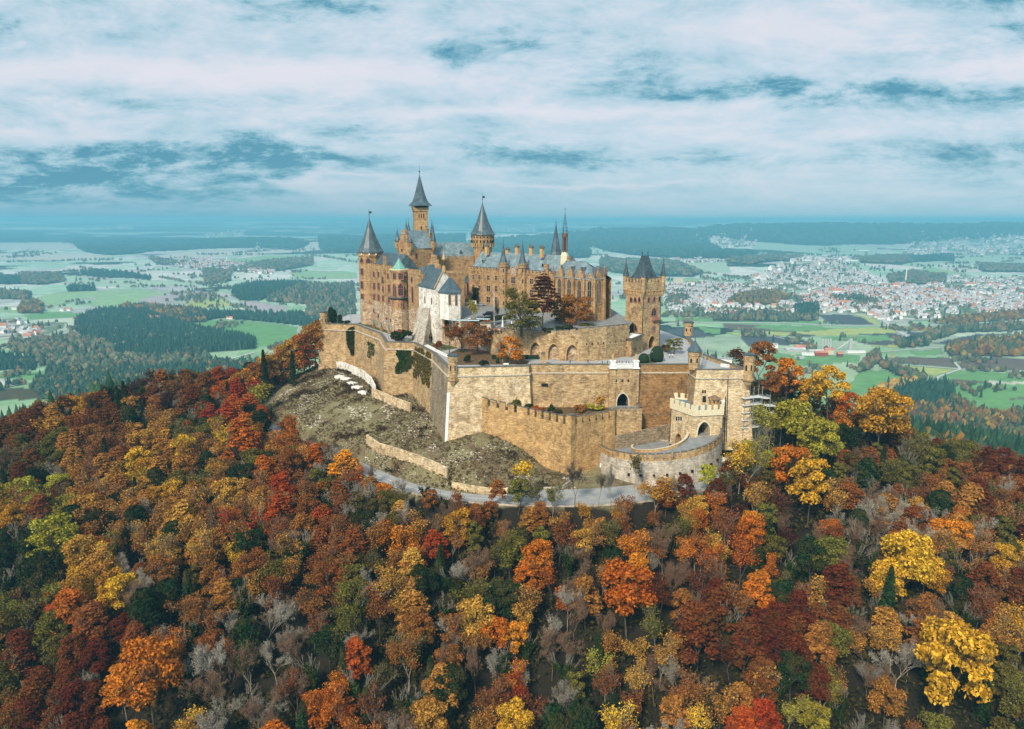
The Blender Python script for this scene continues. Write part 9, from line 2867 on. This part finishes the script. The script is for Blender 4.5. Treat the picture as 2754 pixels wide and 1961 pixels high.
# landmark buildings of the plain
def slab(px, py, wm, dm, hm, label, name, mat, rot=0.0, roof=None, cat='building'):
 p = G(px, py, -280); g0 = gz(p[0], p[1])
 t = thing(name, label, cat, (p[0], p[1], g0))
 MB().box((p[0], p[1], g0 - 1), wm, dm, hm + 1, rot).build('walls', mat, t)
 c, s = cos(rot), sin(rot)
 if roof:
  rm, rise = roof
  q = lambda k1, k2, z_: [(p[0] + a * wm / 2 * k1 * c - b * dm / 2 * k2 * s, p[1] + a * wm / 2 * k1 * s + b * dm / 2 * k2 * c, z_) for a, b in ((-1, -1), (1, -1), (1, 1), (-1, 1))]
  MB().loft([q(1.05, 1.08, g0 + hm + .01), q(1.05, .05, g0 + hm + rise)]).build('roof', rm, t)
 return t
W0 = wallm[0]; RR = roofm[True]; RG = roofm[False]
slab(1823, 768, 48, 16, 38, 'white high-rise apartment block in the suburb behind the gate tower', 'apartment_block', wallm[1], .1, (RG, .6))
slab(1857, 767, 40, 14, 14, 'long pink-roofed block right of the white high-rise', 'apartment_block', W0, .1, (RR, 3))
for px, py, w_, d_, h_, rm, lab in [(2250, 790, 60, 22, 14, RR, 'large orange-roofed church-like hall at the old town edge'), (2270, 818, 60, 20, 10, RR, 'long red-roofed building at the town centre front'), (2407, 775, 34, 26, 16, RR, 'square red-roofed hall beside the chimney mast'),
 (2608, 770, 54, 22, 12, RR, 'wide orange-roofed church on the town right side'), (2485, 785, 50, 20, 10, RR, 'long orange-roofed block in the old town'), (2440, 805, 70, 16, 10, RG, 'long white school block before the old town'), (2500, 806, 80, 16, 10, whroof, 'longest white school block with pale roof'),
 (2215, 822, 80, 20, 10, whroof, 'white hospital block left of the red-roofed centre'), (2300, 700, 90, 50, 9, whroof, 'wide white factory shed beyond the town'), (2320, 676, 120, 50, 9, whroof, 'farthest wide white factory shed'), (2290, 712, 100, 40, 9, whroof, 'second white factory shed nearer the town'),
 (2060, 778, 60, 22, 10, whroof, 'pale shopping hall left of the town'), (2040, 690, 110, 60, 10, whroof, 'isolated white shed on the ridge foot'), (2160, 697, 160, 60, 9, whroof, 'broad white works left of the town'), (2620, 788, 60, 24, 9, whroof, 'pale hall at the town right edge')]:
 slab(px, py, w_, d_, h_, lab, 'town_hall' if rm == RR else 'white_shed', W0, rng.uniform(-.2, .2), (rm, h_ * .6 if rm != whroof else 1.2))
p = G(2435, 762, -280); g0 = gz(p[0], p[1]); o = MB().lathe((p[0], p[1]), [(3.6, g0), (2.2, g0 + 78), (2.2, g0 + 80)], 8).build('chimney_mast', W0); tag(o, 'tall thin white chimney standing over the town', 'chimney')
p = G(612, 712, -280); g0 = gz(p[0], p[1]); o = MB().lathe((p[0], p[1]), [(5, g0), (5, g0 + 26), (6, g0 + 26), (.2, g0 + 44)], 4).build('church_steeple', W0); tag(o, 'white church steeple of the distant left village', 'steeple')
# concrete works in the fields on the right
cw_ = plain('concrete_grey', (.45, .46, .46), .9)
for px, py, w_, d_, h_, wm, rf, lab in [(2067, 934, 44, 18, 8, W0, (RG, 4), 'grey-roofed farm shed left of the concrete works'), (2134, 943, 42, 20, 5, cw_, (RG, 4), 'dark open barn left of the concrete works'), (2160, 938, 40, 18, 6, W0, (RR, 5), 'low red-roofed hall at the concrete works'),
 (2208, 957, 30, 12, 9, plain('red_barn_wall', (.30, .05, .03)), (RR, 4), 'bright red barn before the concrete works'), (2229, 952, 22, 12, 11, wallm[1], (RR, 5), 'pale farmhouse with red roof at the concrete works'), (2258, 959, 12, 12, 8, plain('brown_barn_wall', (.16, .06, .04)), (RR, 5), 'small brown barn with steep red roof'),
 (2195, 950, 40, 14, 8, cw_, (whroof, 2), 'grey shed behind the bright red barn'), (2175, 955, 34, 10, 4, W0, (whroof, 3), 'low white greenhouse beside the round pool'), (2300, 948, 46, 14, 5, W0, (whroof, 1), 'long white wall of the storage yard'), (2560, 935, 14, 10, 6, W0, (RG, 3), 'white cottage at the right wood edge')]:
 slab(px, py, w_, d_, h_, lab, 'works_building', wm, rng.uniform(-.15, .15), rf)
for k, px in enumerate((2212, 2219, 2226, 2233)):
 p = G(px, 938, -280); g0 = gz(p[0], p[1])
 o = MB().lathe((p[0], p[1]), [(2.6, g0), (2.6, g0 + 24), (1.5, g0 + 27)], 8).build('silo', cw_); tag(o, 'grey silo of the concrete works, %s from the left' % ordw(k), 'silo', 'silos of the concrete works')
p = G(2286, 940, -280); g0 = gz(p[0], p[1]); q = G(2252, 940, -280)
t = thing('conveyor_tower', 'white mixing tower with a sloping conveyor', 'tower', (p[0], p[1], g0))
MB().box((p[0], p[1], g0 - 1), 7, 7, 29).build('tower_body', cw_, t); MB().bar((q[0], q[1], g0 + 1), (p[0], p[1], g0 + 25), 1.4, 4).build('conveyor', whroof, t)
p = G(2151, 962, -280); g0 = gz(p[0], p[1]); o = MB().lathe((p[0], p[1]), [(13, g0), (13, g0 + 2.2), (12.2, g0 + 2.2), (12.2, g0 + 1.4)], 24).build('round_pool', cw_); tag(o, 'round grey settling pool in the green field', 'pool')
p = G(2401, 958, -280); g0 = gz(p[0], p[1])
t = thing('crane', 'orange construction crane beside the brown field', 'crane', (p[0], p[1], g0))
oc_ = plain('orange_crane_paint', (.60, .22, .03), .5)
MB().bar((p[0], p[1], g0), (p[0] - 2, p[1], g0 + 32), .7, 4).build('mast', oc_, t); MB().bar((p[0] - 2, p[1], g0 + 32), (p[0] - 9, p[1], g0 + 42), .5, 4).build('jib', oc_, t); MB().box((p[0], p[1], g0), 6, 4, 2.5).build('cab', oc_, t)
for px, py, w_, d_, h_, rm, lab in [(185, 835, 24, 14, 6, RR, 'small red-roofed farmhouse in the green field at the left'), (168, 836, 16, 10, 6, RG, 'dark-roofed barn left of the small red-roofed farmhouse'), (420, 857, 38, 18, 7, RR, 'salmon-roofed hotel on the dark wooded hill'), (618, 857, 20, 10, 4, RR, 'small orange-roofed barn at the meadow edge'), (40, 832, 18, 12, 5, RG, 'lone grey barn in the far left field')]:
 slab(px, py, w_, d_, h_, lab, 'farmhouse', W0, rng.uniform(-.3, .3), (rm, 5))
# ------------------------------------------------------------------ haze over the whole land
def haze():
 m = bpy.data.materials.new('thin_blue_haze'); m.use_nodes = True
 t = NT(m.node_tree); m.node_tree.nodes.clear()
 v_ = t.n('ShaderNodeVolumePrincipled', Color=(.27, .76, 1.0, 1), Density=HAZE_D, Anisotropy=0.0)
 t.n('ShaderNodeOutputMaterial', Volume=v_.outputs[0])
 mb = MB(); mb.prism([(-80000, -2000), (80000, -2000), (80000, 95000), (-80000, 95000)], -620, 84)
 o = mb.build('haze', m); o['kind'] = 'stuff'; o['label'] = 'thin blue haze over the plain'; o['category'] = 'haze'
 o.visible_shadow = True
 return o
HAZE_D = 1.25e-4
haze()
